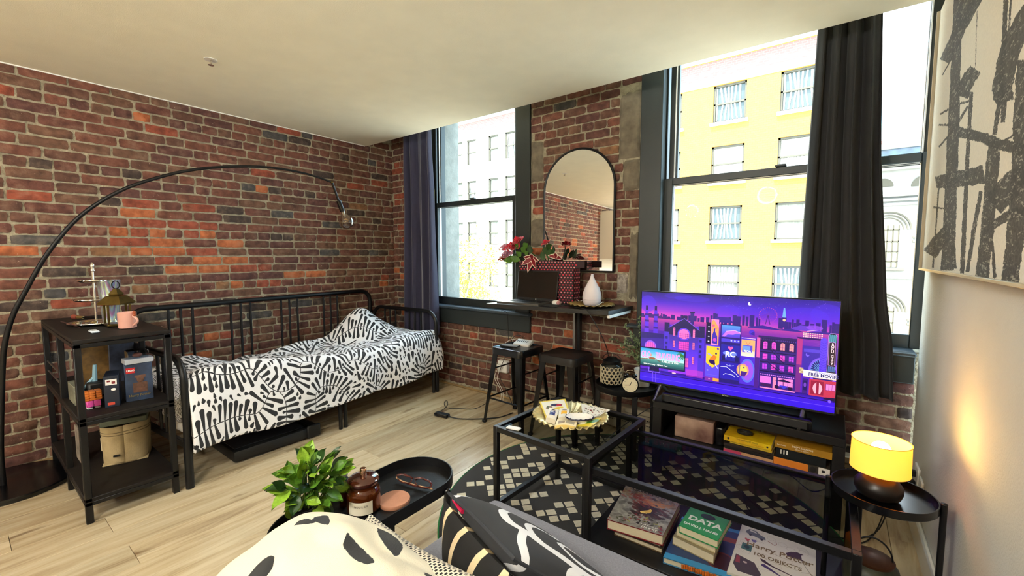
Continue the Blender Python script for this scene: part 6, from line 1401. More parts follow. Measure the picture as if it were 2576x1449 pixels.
# ---- platter and what lies on it
pz = .5
pl_ = scallop_plate('gold_platter', (-1.05, 1.88), .185, pz, 'scalloped gold platter on the square glass table', 'platter', mat('pale gold leaf', (226, 206, 150), .42, .85, var=.25, vs=40), n=34, h=.020)
def card(name, corners, z0, z1, m, label, cat='packet', th=.004, nseg=6, sag=.0, puff=0.0):
    # a flat packet whose four plan corners are given (near-left, near-right, far-right, far-left)
    A, B, C_, D = [Vector(c) for c in corners]
    b = MB(); up = []
    def fn(u, v, s): 
        p = (A*(1-u)+B*u)*(1-v)+(D*(1-u)+C_*u)*v; q = Vector((p.x, p.y, (z0 if len(corners[0]) < 3 else p.z))) if len(corners[0]) > 2 else Vector((p.x, p.y, z0+(z1-z0)*v))
        return q+Vector((0, 0, s*(th/2+puff*math.sin(PI*u)*math.sin(PI*v))+.003*math.sin(u*5)*sag))
    b.grid(nseg, nseg, lambda u, v: fn(u, v, 1)); b.grid(nseg, nseg, lambda u, v: fn(1-u, v, -1))
    o = b.build(name, m); tag(o, label, cat); return o
def cimg(draw, w=256, h=256, bg=(240, 238, 230)):
    c = Cv(w, h, bg); draw(c); return c.image('print')
P2 = lambda x, y, z: tuple(atz(x, y, z))
def d1(c):
    c.rect(0, 0, 256, 256, (240, 214, 90)); c.rect(14, 14, 242, 242, (244, 240, 226)); c.ell(150, 90, 60, 22, (40, 44, 84), 1, .3); c.ell(170, 100, 30, 18, (190, 40, 60)); c.ell(70, 110, 34, 24, (150, 120, 110)); c.ell(140, 150, 70, 26, (236, 206, 80)); c.ell(60, 100, 14, 20, (90, 100, 80))
card('greeting_card', [P2(1375, 1058, .512), P2(1432, 1036, .516), P2(1422, 1004, .535), P2(1357, 1011, .535)], 0, 0, imat('card print a', cimg(d1), .5), 'yellow bordered card with a painted bird at the back left of the platter')
def d2(c):
    rd = random.Random(2)
    for k in range(46): c.ell(rd.uniform(20, 236), rd.uniform(20, 236), rd.uniform(4, 16), rd.uniform(3, 6), rd.choice([(90, 104, 84), (60, 60, 60), (150, 60, 60), (140, 130, 110)]), 1, rd.uniform(0, 3))
    c.rect(150, 40, 236, 52, (190, 170, 120)); c.ell(96, 96, 14, 12, (120, 40, 40))
card('recipe_card', [P2(1468, 1058, .512), P2(1508, 1046, .512), P2(1535, 1032, .53), P2(1462, 1016, .53)], 0, 0, imat('card print b', cimg(d2), .5), 'white card printed with small leaves at the back right of the platter')
def dpk(col):
    def f(c):
        c.rect(0, 0, 256, 256, (232, 226, 212)); c.rect(60, 60, 200, 140, col); c.rect(80, 80, 180, 88, (250, 250, 250)); c.ell(128, 36, 60, 12, (110, 90, 84)); c.ell(110, 34, 20, 14, (60, 50, 50)); c.rect(0, 190, 256, 256, (220, 206, 176))
    return f
card('tea_packet', [P2(1371, 1062, .516), P2(1396, 1069, .516), P2(1405, 1032, .548), P2(1382, 1026, .548)], 0, 0, imat('packet print blue', cimg(dpk((38, 52, 120))), .4), 'white packet with a blue label standing on the gold platter', puff=.008, th=.006)
card('tea_packet', [P2(1402, 1062, .518), P2(1430, 1058, .518), P2(1433, 1030, .545), P2(1408, 1028, .545)], 0, 0, imat('packet print yellow', cimg(dpk((240, 180, 30))), .4), 'white packet with a yellow label right of the blue labelled packet', puff=.008, th=.006)
def d3(c): c.rect(0, 0, 256, 256, (236, 222, 186)); c.rect(26, 40, 110, 150, (150, 130, 104)); c.rect(120, 40, 230, 150, (160, 150, 130)); c.rect(0, 190, 256, 256, (228, 196, 110))
card('snack_packet', [P2(1394, 1078, .514), P2(1448, 1080, .514), P2(1452, 1062, .532), P2(1402, 1056, .532)], 0, 0, imat('packet print cream', cimg(d3), .35), 'cream foil packet lying at the front of the gold platter', puff=.010, th=.006)
def d4(c):
    c.rect(0, 0, 256, 256, (226, 206, 60)); c.ell(170, 120, 110, 50, (66, 120, 34), 1, -.5); c.ell(60, 170, 60, 40, (240, 236, 200)); c.ell(110, 110, 30, 20, (230, 150, 40))
card('seasoning_packet', [P2(1448, 1074, .513), P2(1488, 1076, .513), P2(1513, 1052, .526), P2(1472, 1058, .53)], 0, 0, imat('packet print green', cimg(d4), .35), 'yellow and green packet at the front right of the gold platter', puff=.007, th=.006)
bc = atz(1458, 1052, .535); bw_ = thing('ceramic_bowl', 'small boat shaped white bowl with a dark blue scalloped rim on the platter', 'bowl', (bc.x, bc.y, .510), R(35))
MB().lathe([(0, 0), (.028, 0), (.030, .004), (.045, .018), (.058, .036), (.055, .037), (.042, .020), (0, .008)], (0, 0, 0), 32, sx=1.15, sy=.78).build('bowl', MT['white'], bw_, local=True)
MB().tube([(.0575*1.15*math.cos(2*PI*k/48), .0575*.78*math.sin(2*PI*k/48), .034-.0028*abs(math.sin(PI*k/3))) for k in range(48)], .004, 6, closed=True).build('blue_rim', mat('cobalt black glaze', (24, 26, 56), .25), bw_, local=True)
tag(MB().bb(-.035, -.016, 0, .035, .016, .008, .003, M=TR(*atz(1292, 1079, .5).xyz.to_tuple() if False else atz(1292, 1079, .5), R(10))).build('folded_tissue', MT['white']), 'small folded white paper at the left corner of the square glass table', 'paper')
# ---- books on the coffee table shelf
ZS2 = .136
def quadbook(name, corners, z, label, coverimg=None, col=(60, 50, 44), pages=True, spine=None):
    """corners near-left, far-left, far-right, near-right as (x,y); z=(z0,z1)"""
    A, B, C_, D = [Vector((c[0], c[1], 0)) for c in corners]; cen = (A+B+C_+D)/4; t = thing(name, label, 'book', (cen.x, cen.y, z[0])); k = .003
    def slab(z0, z1, ins, nm, m, pr=t):
        V_ = [cen+(p-cen)*(1-ins) for p in (A, D, C_, B)]; b = MB().prism([(p.x, p.y) for p in V_], z0, z1); return b.build(nm, m, pr, smooth=False)
    cm = mat('cover '+label[:20], col, .4, var=.15, vs=10)
    slab(z[0], z[0]+k, 0, 'back_cover', cm); slab(z[0]+k, z[1]-k, .025, 'page_block', MT['paper']); top = slab(z[1]-k, z[1], 0, 'front_cover', cm)
    sp = MB().prism([(p.x, p.y) for p in (A, B, cen+(B-cen)*.97, cen+(A-cen)*.97)][::-1], z[0], z[1]); sp.build('spine', cm, t, smooth=False)
    if coverimg:
        b = MB(); Zt = z[1]+.0006; f = lambda u, v: tuple(((A*(1-u)+D*u)*(1-v)+(B*(1-u)+C_*u)*v)*.995+cen*.005+Vector((0, 0, Zt))); b.grid(1, 1, f); b.build('cover_print', imat('print '+label[:20], coverimg, .35), top, smooth=False)
    return t, (A, B, C_, D)
def qz(pts, z): return [atz(x, y, z)[:2] for x, y in pts]
# generic painted cover: smoke, dark engine-like mass, orange sky
c = Cv(420, 512, (150, 146, 140)); rd = random.Random(6)
for k in range(420):
    x, y = rd.uniform(0, 420), rd.uniform(0, 512); g_ = rd.randrange(60, 200); c.ell(x, y, rd.uniform(8, 34), rd.uniform(6, 22), (g_, g_*.97, g_*.92) if y > 150 else (g_*1.1 if g_ < 200 else 220, g_*.9, g_*.66), .35, rd.uniform(0, 3))
for k in range(120): c.ell(rd.gauss(230, 70), rd.gauss(250, 50), rd.uniform(10, 40), rd.uniform(8, 18), rd.choice([(44, 36, 34), (60, 46, 42), (90, 40, 36)]), .6, .3)
for k in range(50): c.ell(rd.gauss(130, 60), rd.gauss(140, 30), rd.uniform(10, 34), rd.uniform(6, 12), (150, 50, 44), .5, .35)
for k in range(40): c.ell(rd.gauss(280, 50), rd.gauss(140, 30), rd.uniform(10, 30), rd.uniform(6, 14), (206, 130, 70), .5)
for k in range(60): c.ell(rd.gauss(250, 110), rd.gauss(430, 40), rd.uniform(6, 20), rd.uniform(4, 10), rd.choice([(60, 60, 30), (150, 150, 60), (150, 40, 50), (40, 30, 30)]), .7, rd.uniform(0, 3))
c.poly([(180, 290), (230, 250), (246, 225), (262, 240), (258, 280), (230, 300), (200, 310)], (222, 176, 84)); c.poly([(180, 290), (210, 280), (240, 300), (190, 305)], (236, 200, 110))
coverA = c.image('cover art smoke')
bk1, q = quadbook('old_book', qz([(1545, 1335), (1585, 1245), (1712, 1285), (1665, 1382)], .155), (ZS2, .158), 'worn brown book under the painted cover book on the coffee table shelf', col=(96, 76, 48))
quadbook('old_book', qz([(1540, 1325), (1578, 1236), (1712, 1278), (1662, 1372)], .170), (.159, .178), 'dark maroon book just beneath the painted cover book', col=(52, 34, 32))
A_, q = quadbook('illustrated_book', qz([(1527, 1306), (1576, 1218), (1712, 1262), (1668, 1348)], .222), (.179, .222), 'large illustrated hardback with a smoky painted cover on the coffee table shelf', coverimg=coverA, col=(120, 24, 34))
def ontop(q, u, v, z):
    A, B, C_, D = q; p = (A*(1-u)+D*u)*(1-v)+(B*(1-u)+C_*u)*v; xa = ((D-A).normalized()+(C_-B).normalized()).normalized(); ya = Vector((-xa.y, xa.x, 0))
    return Matrix(((xa.x, ya.x, 0, p.x), (xa.y, ya.y, 0, p.y), (0, 0, 1, z), (0, 0, 0, 1)))
text('cover_lettering', 'HARRY POTTER', .026, ontop(q, .52, .93, .2232), MT['blacktext'], A_, sx=1.0)
text('cover_lettering', 'ILLUSTRATED BY', .009, ontop(q, .72, .12, .2232), MT['whitetext'], A_); text('cover_lettering', 'JIM KAY', .018, ontop(q, .74, .06, .2232), MT['whitetext'], A_)
# stack with the green book
cb = Cv(300, 400, (36, 60, 110)); cb.rect(0, 0, 300, 30, (60, 150, 210)); cb.ell(230, 300, 60, 70, (110, 40, 40)); cb.ell(230, 300, 50, 60, (60, 26, 40)); cb.rect(170, 90, 300, 130, (190, 90, 40)); cb.rect(0, 360, 300, 400, (60, 150, 210))
t_, q = quadbook('board_book', qz([(1668, 1402), (1716, 1300), (1875, 1340), (1852, 1462)], .160), (ZS2, .162), 'large blue and orange patterned book at the bottom of the green book stack', coverimg=cb.image('cover art blue'), col=(70, 130, 170))
A_, B_, C__, D_ = q
fl_ = MB()
for k in range(16):
    p = A_.lerp(D_, .28+k*.032); fl_.bb(-.0035, -.001, .0, .0035, .0015, .018, .0005, M=TR(p.x, p.y-.0012, ZS2+.003+.002*(k % 3), 0))
fl_.build('flame_print', mat('flame print', (214, 110, 30), .5, var=.6, vs=60), t_, smooth=False)
quadbook('paperback_book', qz([(1692, 1350), (1728, 1298), (1822, 1330), (1796, 1400)], .195), (.163, .200), 'thick cream paged book beneath the two green topped paperbacks', col=(150, 136, 104))
quadbook('paperback_book', qz([(1702, 1330), (1738, 1284), (1830, 1314), (1800, 1375)], .228), (.201, .232), 'cream paperback with dark lettering directly under the green book', col=(200, 188, 150))
gi = Cv(300, 400, (44, 150, 84))
t_, q = quadbook('paperback_book', qz([(1708, 1322), (1742, 1268), (1842, 1300), (1806, 1362)], .262), (.233, .264), 'green paperback titled DATA on top of its stack', coverimg=gi.image('green cover'), col=(44, 150, 84))
text('cover_lettering', 'DARK', .038, ontop(q, .52, .88, .2652), MT['whitetext'], t_, off=.0012); text('cover_lettering', 'DATA', .046, ontop(q, .52, .42, .2652), MT['whitetext'], t_, off=.0016); text('cover_lettering', 'DAVID J. HAND', .018, ontop(q, .5, .17, .2652), MT['whitetext'], t_, off=.0006)
M_ = ontop(q, .52, .66, .2648); b = MB(); b.lathe([(0, 0), (.024, 0), (.024, .0004), (0, .0004)], (0, 0, 0), 28, sx=1.15, sy=.8, M=M_); b.build('dark_badge', mat('dark badge', (14, 36, 24), .4), t_, smooth=False)
# white object book
ci = Cv(512, 512, (232, 226, 214)); rd = random.Random(9)
for k in range(26):
    x, y = rd.uniform(30, 480), rd.uniform(20, 490); P = [(x+20*math.cos(a*.9)*(1+a*.12), y+14*math.sin(a*.9)*(1+a*.12)) for a in range(9)]; ci.line(P, 1.6, (196, 186, 170))
ci.poly([(44, 70), (60, 44), (110, 40), (140, 62), (180, 74), (186, 96), (150, 104), (60, 96), (40, 88)], (110, 116, 120)); ci.poly([(64, 62), (72, 50), (102, 48), (122, 64)], (226, 222, 214)); ci.ell(76, 98, 10, 10, (50, 50, 54)); ci.ell(158, 104, 10, 10, (50, 50, 54))
for k in range(8): ci.ell(70+rd.uniform(-14, 14), 160+rd.uniform(-8, 8), 9, 6, (190, 60, 60), .7)
for k in range(8): ci.ell(112+rd.uniform(-12, 12), 146+rd.uniform(-8, 8), 9, 6, (90, 80, 140), .7)
ci.line([(200, 96), (250, 112), (262, 96), (256, 76)], 4, (150, 70, 60)); ci.rect(40, 200, 110, 262, (60, 110, 96)); ci.ell(76, 230, 18, 16, (24, 60, 50))
ci.poly([(330, 140), (360, 110), (400, 92), (440, 98), (424, 112), (430, 160), (470, 176), (340, 166)], (66, 40, 38)); ci.line([(330, 142), (470, 178)], 5, (54, 32, 30))
ci.poly([(176, 282), (210, 284), (260, 316), (440, 380), (438, 384), (250, 326), (186, 300)], (60, 36, 34)); ci.poly([(190, 330), (210, 322), (330, 404), (326, 408), (194, 346)], (64, 46, 100))
ci.ell(390, 440, 46, 40, (214, 130, 40)); ci.ell(380, 428, 26, 22, (240, 180, 80)); ci.ell(392, 404, 12, 8, (60, 30, 20)); ci.poly([(20, 330), (150, 344), (200, 440), (190, 476), (60, 470), (20, 420)], (70, 56, 52)); ci.poly([(26, 336), (50, 340), (60, 396), (30, 400)], (150, 50, 50)); ci.ell(90, 372, 14, 8, (200, 180, 170)); ci.poly([(270, 440), (310, 438), (340, 500), (280, 512)], (60, 56, 64)); ci.ell(470, 480, 30, 26, (150, 80, 84))
ci.line([(440, 200), (500, 320)], 3, (110, 100, 84)); ci.line([(430, 300), (480, 280), (500, 300)], 4, (150, 136, 100)); ci.line([(150, 186), (400, 206)], 2, (150, 130, 100)); ci.line([(150, 262), (420, 290)], 2, (150, 130, 100))
t_, q = quadbook('picture_book', qz([(1828, 1440), (1868, 1315), (2052, 1385), (2052, 1510)], .172), (ZS2, .174), 'white picture book of one hundred objects on the coffee table shelf', coverimg=ci.image('objects cover'), col=(226, 218, 200))
text('cover_lettering', 'Harry Potter', .042, ontop(q, .55, .62, .1754), mat('bronze ink', (132, 110, 74), .5), t_, off=.0004); text('cover_lettering', '100 OBJECTS', .028, ontop(q, .54, .46, .1754), mat('bronze ink b', (132, 110, 74), .5), t_, off=.0002)
# ================================================================ TABLE LAMP + its table
LX, LY = .153, 1.93
lt_ = thing('tray_table', 'small black round tray table under the yellow lamp beside the cream wall', 'table', (.17, 1.94, 0))
MB().lathe([(0, 0), (.142, 0), (.146, .004), (.146, .03), (.142, .03), (.138, .007), (0, .005)], (.165, 1.945, .478), 48).build('tray', MT['blackgloss'], lt_)
MB().lathe([(0, 0), (.142, 0), (.146, .004), (.146, .03), (.142, .03), (.138, .007), (0, .005)], (.165, 1.945, .10), 48).build('lower_tray', MT['blackgloss'], lt_)
for a in (-.12, 1.9, 3.3):
    x, y = .165+.154*math.cos(a), 1.945+.154*math.sin(a); MB().cyl((x, y, 0), (x, y, .515), .009, n=12).build('leg', MT['blackmetal'], lt_)
    MB().sph((x, y, .516), .0095, 12, 6, sc=(1, 1, .5)).build('leg_cap', MT['blackmetal'], lt_)
tl = thing('table_lamp', 'lit table lamp with a yellow drum shade on a round dark base', 'lamp', (LX, LY, .484))
MB().lathe([(0, 0), (.045, 0), (.062, .012), (.068, .03), (.066, .05), (.05, .072), (.026, .086), (.018, .09), (.018, .10), (0, .10)], (LX, LY, .484), 40).build('base', mat('dark bronze base', (24, 20, 17), .35, .2), tl)
sm, t_, b_ = pbsdf('yellow shade'); L = t_.links.new
b_.inputs['Base Color'].default_value = (*lin((250, 208, 110)), 1); b_.inputs['Roughness'].default_value = .9; b_.inputs['Emission Color'].default_value = (*lin((255, 196, 60)), 1); b_.inputs['Emission Strength'].default_value = .33
tr_ = t_.nodes.new('ShaderNodeBsdfTranslucent'); tr_.inputs['Color'].default_value = (*lin((255, 205, 90)), 1); mx_ = t_.nodes.new('ShaderNodeMixShader'); mx_.inputs[0].default_value = .16
L(b_.outputs[0], mx_.inputs[1]); L(tr_.outputs[0], mx_.inputs[2]); L(mx_.outputs[0], t_.nodes['Material Output'].inputs['Surface'])
MB().lathe([(.083, 0), (.081, .105), (.0795, .105), (.0815, 0), (.083, 0)], (LX, LY, .582), 56).build('shade', sm, tl)
for z in (.582, .687): MB().tube([(LX+.0822*math.cos(2*PI*k/48), LY+.0822*math.sin(2*PI*k/48), z) for k in range(48)], .0012, 5, closed=True).build('shade_rim', mat('rim tape', (190, 140, 60), .6), tl)
MB().cyl((LX, LY, .58), (LX, LY, .61), .014, n=16).build('socket', MT['blackplastic'], tl)
MB().sph((LX, LY, .655), .028, 20, 14).build('bulb', mat('lit bulb', (255, 244, 210), .5, emit=(255, 240, 200), es=8), tl)
l = add_light('lamp_bulb_light', 'POINT', (LX, LY, .655), 1.7, (1, .62, .14), shadow_soft_size=.03); l.parent = tl; l.location = (0, 0, .171+.035); l.data.use_shadow = True
# dark patterned pot on lower tray
pt = thing('patterned_pot', 'dark patterned lidded pot on the lower tray beneath the lamp', 'pot', (.15, 1.93, .107))
MB().lathe([(0, 0), (.06, 0), (.08, .03), (.085, .08), (.075, .12), (.06, .135), (.055, .13), (0, .13)], (.15, 1.94, .107), 32).build('vessel', mat('dark floral glaze', (34, 36, 30), .4, var=.8, vs=40, col2=(70, 72, 52)), pt)
MB().lathe([(.062, 0), (.064, .01), (.04, .022), (0, .026)], (.15, 1.94, .107+.135), 32).build('lid', mat('copper lid', (90, 54, 34), .4, .5), pt)
MB().tube([(.15+.055*math.cos(a), 1.94, .255+.07*math.sin(a)) for a in [PI*i/14 for i in range(15)]], .003, 6).build('wire_handle', MT['blackmetal'], pt)
# wall outlet with plugs
t = thing('wall_outlet', 'double outlet with cream cover plate on the right wall beside the lamp', 'outlet', (.355, 2.73, .2))
MB().bb(.350, 2.70, .20, .3595, 2.80, .325, .003).build('cover_plate', MT['white'], t); MB().bb(.350, 2.58, .185, .3595, 2.67, .31, .003).build('cover_plate', MT['white'], t)
for z in (.235, .285): MB().bb(.315, 2.735, z-.014, .350, 2.765, z+.014, .004).build('plug', MT['blackplastic'], t)
for k, z in enumerate((.235, .285)):
    tag(MB().tube(smooth_path([Vector((.317, 2.75, z)), Vector((.27, 2.70, z-.05)), Vector((.20, 2.55, .03)), Vector((.02+.08*k, 2.42, .008)), Vector((-.2+.1*k, 2.30, .014)), Vector((-.30, 2.42+.1*k, .016)), Vector((-.36, 2.6, .02))]), .003, 6).build('floor_cable', MT['cord']), 'black cable on the floor between outlet and television bench, %s' % ('lower plug' if k == 0 else 'upper plug'), 'cable')
tag(MB().tube(smooth_path([atz(1925, 1190, .01), atz(1985, 1195, .01), atz(2040, 1235, .01), atz(2090, 1225, .01), atz(2120, 1215, .01)]), .003, 6).build('floor_cable', MT['cord']), 'black cable curving on the floor behind the coffee table', 'cable')
tag(MB().tube(smooth_path([Vector((-.90, 2.72, .36)), Vector((-1.0, 2.62, .28)), Vector((-1.12, 2.50, .16)), Vector((-1.25, 2.42, .02))]), .0028, 6).build('floor_cable', MT['cord']), 'black cable sloping from the television bench to the floor by the heater', 'cable')
# ================================================================ PAINTING on the right wall
pf = thing('wall_painting', 'large cream canvas with broad black brush strokes on the right wall', 'painting', (.34, 2.0, 1.25))
py1, py0, pz0, pz1 = 2.885, 1.15, 1.258, 2.468
MB().box(.334, py0, pz0+.006, .345, py1, pz1).build('canvas_edge', MT['blackplastic'], pf, smooth=False)
fr_ = MB().bb(.322, py0, pz0, .345, py1, pz0+.010, .001).bb(.322, py1-.006, pz0, .345, py1, pz1, .001); fr_.build('frame', mat('champagne frame', (170, 158, 136), .35, .4), pf)
PW_, PH_ = 1400, 976; cv = Cv(PW_, PH_, (224, 216, 198))
def pcv(zx, zy):
    p = atx(2180+zx*.5245, zy*.5245, .333); return ((py1-p.y)/(py1-py0)*PW_, (pz1-p.z)/(pz1-pz0)*PH_)
rd = random.Random(12); sk = Cv(PW_, PH_, (0, 0, 0))
def brush(P, w0, w1=None, col=(58, 54, 50), al=.92, n=28, rough=.10):
    w1 = w0 if w1 is None else w1; P = [Vector((a, b_, 0)) for a, b_ in P]; path = smooth_path(P, 6); m_ = len(path); L1, L2 = [], []
    for i, p in enumerate(path):
        d = (path[min(m_-1, i+1)]-path[max(0, i-1)]); d.normalize(); nn = Vector((-d.y, d.x, 0)); w_ = (w0+(w1-w0)*i/(m_-1))/2
        L1.append(p+nn*w_*(1+rd.uniform(-rough, rough))); L2.append(p-nn*w_*(1+rd.uniform(-rough, rough)))
    sk.poly([pcv(q.x, q.y) for q in L1+L2[::-1]], (255, 255, 255), al)
for (P, w0, w1) in (([(440, -60), (425, 350), (410, 700), (385, 1310)], 40, 62), ([(500, -80), (470, 60), (430, 180), (372, 300)], 70, 50), ([(560, -60), (480, 90), (440, 150)], 50, 40),
    ([(520, 340), (480, 400), (450, 470)], 60, 70), ([(500, 450), (485, 700), (470, 1000), (455, 1325)], 18, 22), ([(610, 690), (585, 1000), (550, 1350)], 60, 66), ([(668, -60), (655, 240), (635, 480), (610, 660)], 24, 20),
    ([(660, 420), (650, 600)], 40, 20), ([(800, 60), (700, 220), (650, 420), (660, 500)], 110, 90), ([(760, 300), (740, 700), (715, 1100), (680, 1390)], 90, 80), ([(435, 640), (560, 675), (650, 710), (780, 740)], 44, 60),
    ([(330, 885), (430, 870), (560, 850)], 56, 90), ([(600, 1000), (700, 900), (800, 840)], 110, 120), ([(600, 1100), (680, 1050), (800, 1010)], 40, 50), ([(300, 1230), (350, 1160), (400, 1110)], 70, 60), ([(345, 890), (330, 1100), (315, 1295)], 7, 8), ([(545, 930), (510, 1130), (480, 1320)], 20, 18),
    ([(598, 1170), (612, 1350)], 12, 18), ([(412, 1190), (418, 1300)], 22, 22), ([(740, 500), (715, 650)], 22, 8), ([(690, -20), (680, 150)], 9, 8), ([(350, 555), (420, 515), (500, 490)], 9, 10), ([(345, 712), (420, 620), (482, 520)], 7, 12), ([(345, 605), (440, 610)], 8, 14), ([(527, 60), (520, 330)], 3, 3), ([(318, 1003), (375, 1012)], 9, 6), ([(362, 365), (420, 260)], 5, 5), ([(660, 690), (760, 620)], 7, 8)):
    brush(P, w0, w1, col=rd.choice([(60, 56, 52), (52, 48, 46), (70, 64, 58)]))
def nfield(sx, sy):
    g_ = rng.random((PH_//sy+2, PW_//sx+2)); yy = np.linspace(0, g_.shape[0]-1.01, PH_); xx = np.linspace(0, g_.shape[1]-1.01, PW_); y0_ = yy.astype(int); x0_ = xx.astype(int); fy = (yy-y0_)[:, None]; fx = (xx-x0_)[None]
    return (g_[y0_][:, x0_]*(1-fy)*(1-fx)+g_[y0_+1][:, x0_]*fy*(1-fx)+g_[y0_][:, x0_+1]*(1-fy)*fx+g_[y0_+1][:, x0_+1]*fy*fx)
ny_, nx_ = np.mgrid[0:PH_, 0:PW_]; dx_ = (nfield(4, 3)-.5)*9+(nfield(16, 10)-.5)*9; dy_ = (nfield(4, 3)-.5)*4+(nfield(20, 20)-.5)*4
S_ = sk.a[np.clip(ny_+dy_.astype(int), 0, PH_-1), np.clip(nx_+dx_.astype(int), 0, PW_-1), 0]
tex = .55*nfield(6, 2)+.45*nfield(20, 7); dry = np.clip((tex-.60)*6, 0, 1)*.55; ink = np.array([.19, .18, .165])[None, None]*(.7+.7*nfield(4, 4)[..., None])
al_ = (S_*(1-dry))[..., None]; cv.a[:] = cv.a*(1-al_)+ink*al_; cv.a[:] *= (.97+.05*nfield(3, 3))[..., None]
b = MB(); b.grid(1, 1, lambda u, v: (.3335, py1-u*(py1-py0)-(.006 if u == 0 else 0), pz0+.010+v*(pz1-pz0-.010))); b.build('painted_canvas', imat('painted canvas', cv.image('painting'), .8, bump=.2, bs=500), pf, smooth=False)
# ================================================================ SOFA
sf = thing('sofa', 'grey fabric sofa seat at the bottom of the view, facing the television', 'sofa', (-.35, .62, 0))
gf = mat('grey wool fabric', (124, 124, 134), .95, var=.18, vs=220, bump=.35, bs=700, sheen=.1)
MB().bb(-.965, -.10, .27, .31, 1.165, .455, .035, seg=4).build('seat_cushion', gf, sf)
MB().bb(-.95, -.15, .07, .305, 1.12, .27, .02, seg=3).build('seat_base', gf, sf)
MB().bb(-.95, -.34, .07, .305, -.12, .78, .06, seg=4).build('backrest', gf, sf)
for x in (-.88, .24):
    for y in (-.26, 1.04): MB().cyl((x, y, 0), (x, y, .075), .018, .024, 12).build('leg', MT['blackwood'], sf)
# ---- cushions
def cushion(name, O, Uv, Vv, th, m, label, uvf=None, n=30, pinch=.06, cat='cushion'):
    N = Uv.cross(Vv).normalized(); b = MB()
    def f(u, v, s):
        a, c = 2*u-1, 2*v-1; h = ((1-abs(a)**2.6)*(1-abs(c)**2.6)); h = max(0, h)**.55
        k = 1-pinch*(1-c*c)*abs(a)**3; k2 = 1-pinch*(1-a*a)*abs(c)**3
        p = O+Uv*(.5+a*k/2)+Vv*(.5+c*k2/2)+N*s*th*h/2
        return p+N*.004*mnoise.noise(Vector((u*5, v*5, s*3+len(label))))*h
    b.grid(n, n, lambda u, v: f(u, v, 1)); b.grid(n, n, lambda u, v: f(1-u, v, -1))
    # mirrored uv for the back side
    q = (n+1)**2
    b.uv[q:] = [(1-x, y) for x, y in b.uv[q:]]
    o = b.build(name, m); tag(o, label, cat)
    P = []
    for t in range(n): P.append(f(t/n, 0, 0))
    for t in range(n): P.append(f(1, t/n, 0))
    for t in range(n): P.append(f(1-t/n, 1, 0))
    for t in range(n): P.append(f(0, 1-t/n, 0))
    return o, P, N
zp = lambda x, y: (900+x*.295, 1180+y*.295)
# swirl cushion
TL = atz(1128, 1240, .625); RD = atz(1335, 1449, .735); FR = atz(1405, 1452, .57)
Vd = (RD-TL).normalized(); Ud = (FR-TL); Ud = (Ud-Vd*Ud.dot(Vd)).normalized()
S_ = .46; Uv, Vv = Ud*S_, -Vd*S_; O = TL-Vv
cw_ = Cv(900, 900, (34, 36, 41))
def strokes(cv, L_, col):
    for P, w_ in L_:
        Q = smooth_path([Vector((a, b_, 0)) for a, b_ in P], 10); cv.line([(q.x, q.y) for q in Q], w_, col)
Wc = (238, 240, 244)
strokes(cw_, [([(820, 20), (640, 70), (520, 150), (400, 225), (250, 280), (150, 380), (115, 520), (145, 640), (230, 735), (420, 790), (640, 830), (920, 860)], 52),
    ([(900, 150), (760, 190), (640, 260), (540, 350), (440, 420)], 40), ([(900, 150), (880, 300), (860, 460), (850, 620)], 18), ([(440, 420), (330, 445), (235, 520), (190, 640), (215, 720)], 40),
    ([(440, 420), (560, 430), (690, 490), (790, 610), (850, 760), (870, 850)], 30), ([(610, 490), (550, 500), (515, 560), (440, 565), (385, 620), (430, 700), (550, 730), (690, 690), (760, 610)], 38),
    ([(145, 640), (80, 760), (60, 920)], 44), ([(420, 790), (330, 850), (300, 920)], 44), ([(640, 830), (560, 880), (540, 930)], 40), ([(0, 60), (90, 90), (160, 60)], 46)], Wc)
Nn = Uv.cross(Vv)
o, P, N = cushion('scatter_cushion', O, Uv, Vv, .12, imat('swirl print', cw_.image('swirl print'), .85, sheen=.03), 'charcoal velvet cushion with bold white swirling lines on the sofa')
MB().tube(P, .0045, 6, closed=True, M=Matrix.Translation(-wloc(o))).build('piped_edge', mat('charcoal velvet', (44, 46, 52), .8), o, local=True)
zpr = MB().tube([atz(*zp(812, 265), .615), atz(*zp(860, 330), .628), atz(*zp(895, 365), .634)], [.0035, .0045, .006], 6)
z_ = zpr.build('zip_pull', mat('magenta zip', (190, 20, 70), .5)); z_.location = Vector(z_.location)-Vector(o.location); z_.parent = o
# cream striped black cushion beneath / beside it
BL_ = atz(1222, 1452, .56); Ud2 = (BL_-TL); Vd2 = (atz(1325, 1452, .715)-TL).normalized(); Ud2 = (Ud2-Vd2*Ud2.dot(Vd2)).normalized(); Uv2, Vv2 = Ud2*.42, -Vd2*.46
TL2 = TL+Vector((-.008, -.012, -.012)); O2 = TL2-Vv2; cw2 = Cv(900, 900, (16, 15, 17)); Cc = (226, 204, 164)
strokes(cw2, [([(-20, 150), (200, 90), (430, 90), (640, 150), (780, 260), (920, 300)], 50), ([(-20, 400), (180, 330), (400, 330), (560, 400), (640, 520), (620, 640)], 48), ([(640, 520), (760, 450), (920, 470)], 40), ([(-20, 660), (180, 580), (400, 590), (540, 680), (600, 800), (580, 920)], 48), ([(600, 800), (740, 700), (920, 700)], 44), ([(-20, 880), (160, 820), (340, 860), (420, 930)], 46), ([(620, 640), (560, 690)], 44)], Cc)
cushion('scatter_cushion', O2, Uv2, Vv2, .10, imat('cream stripe print', cw2.image('cream stripe print'), .8), 'black cushion with cream curving stripes leaning under the swirl cushion')
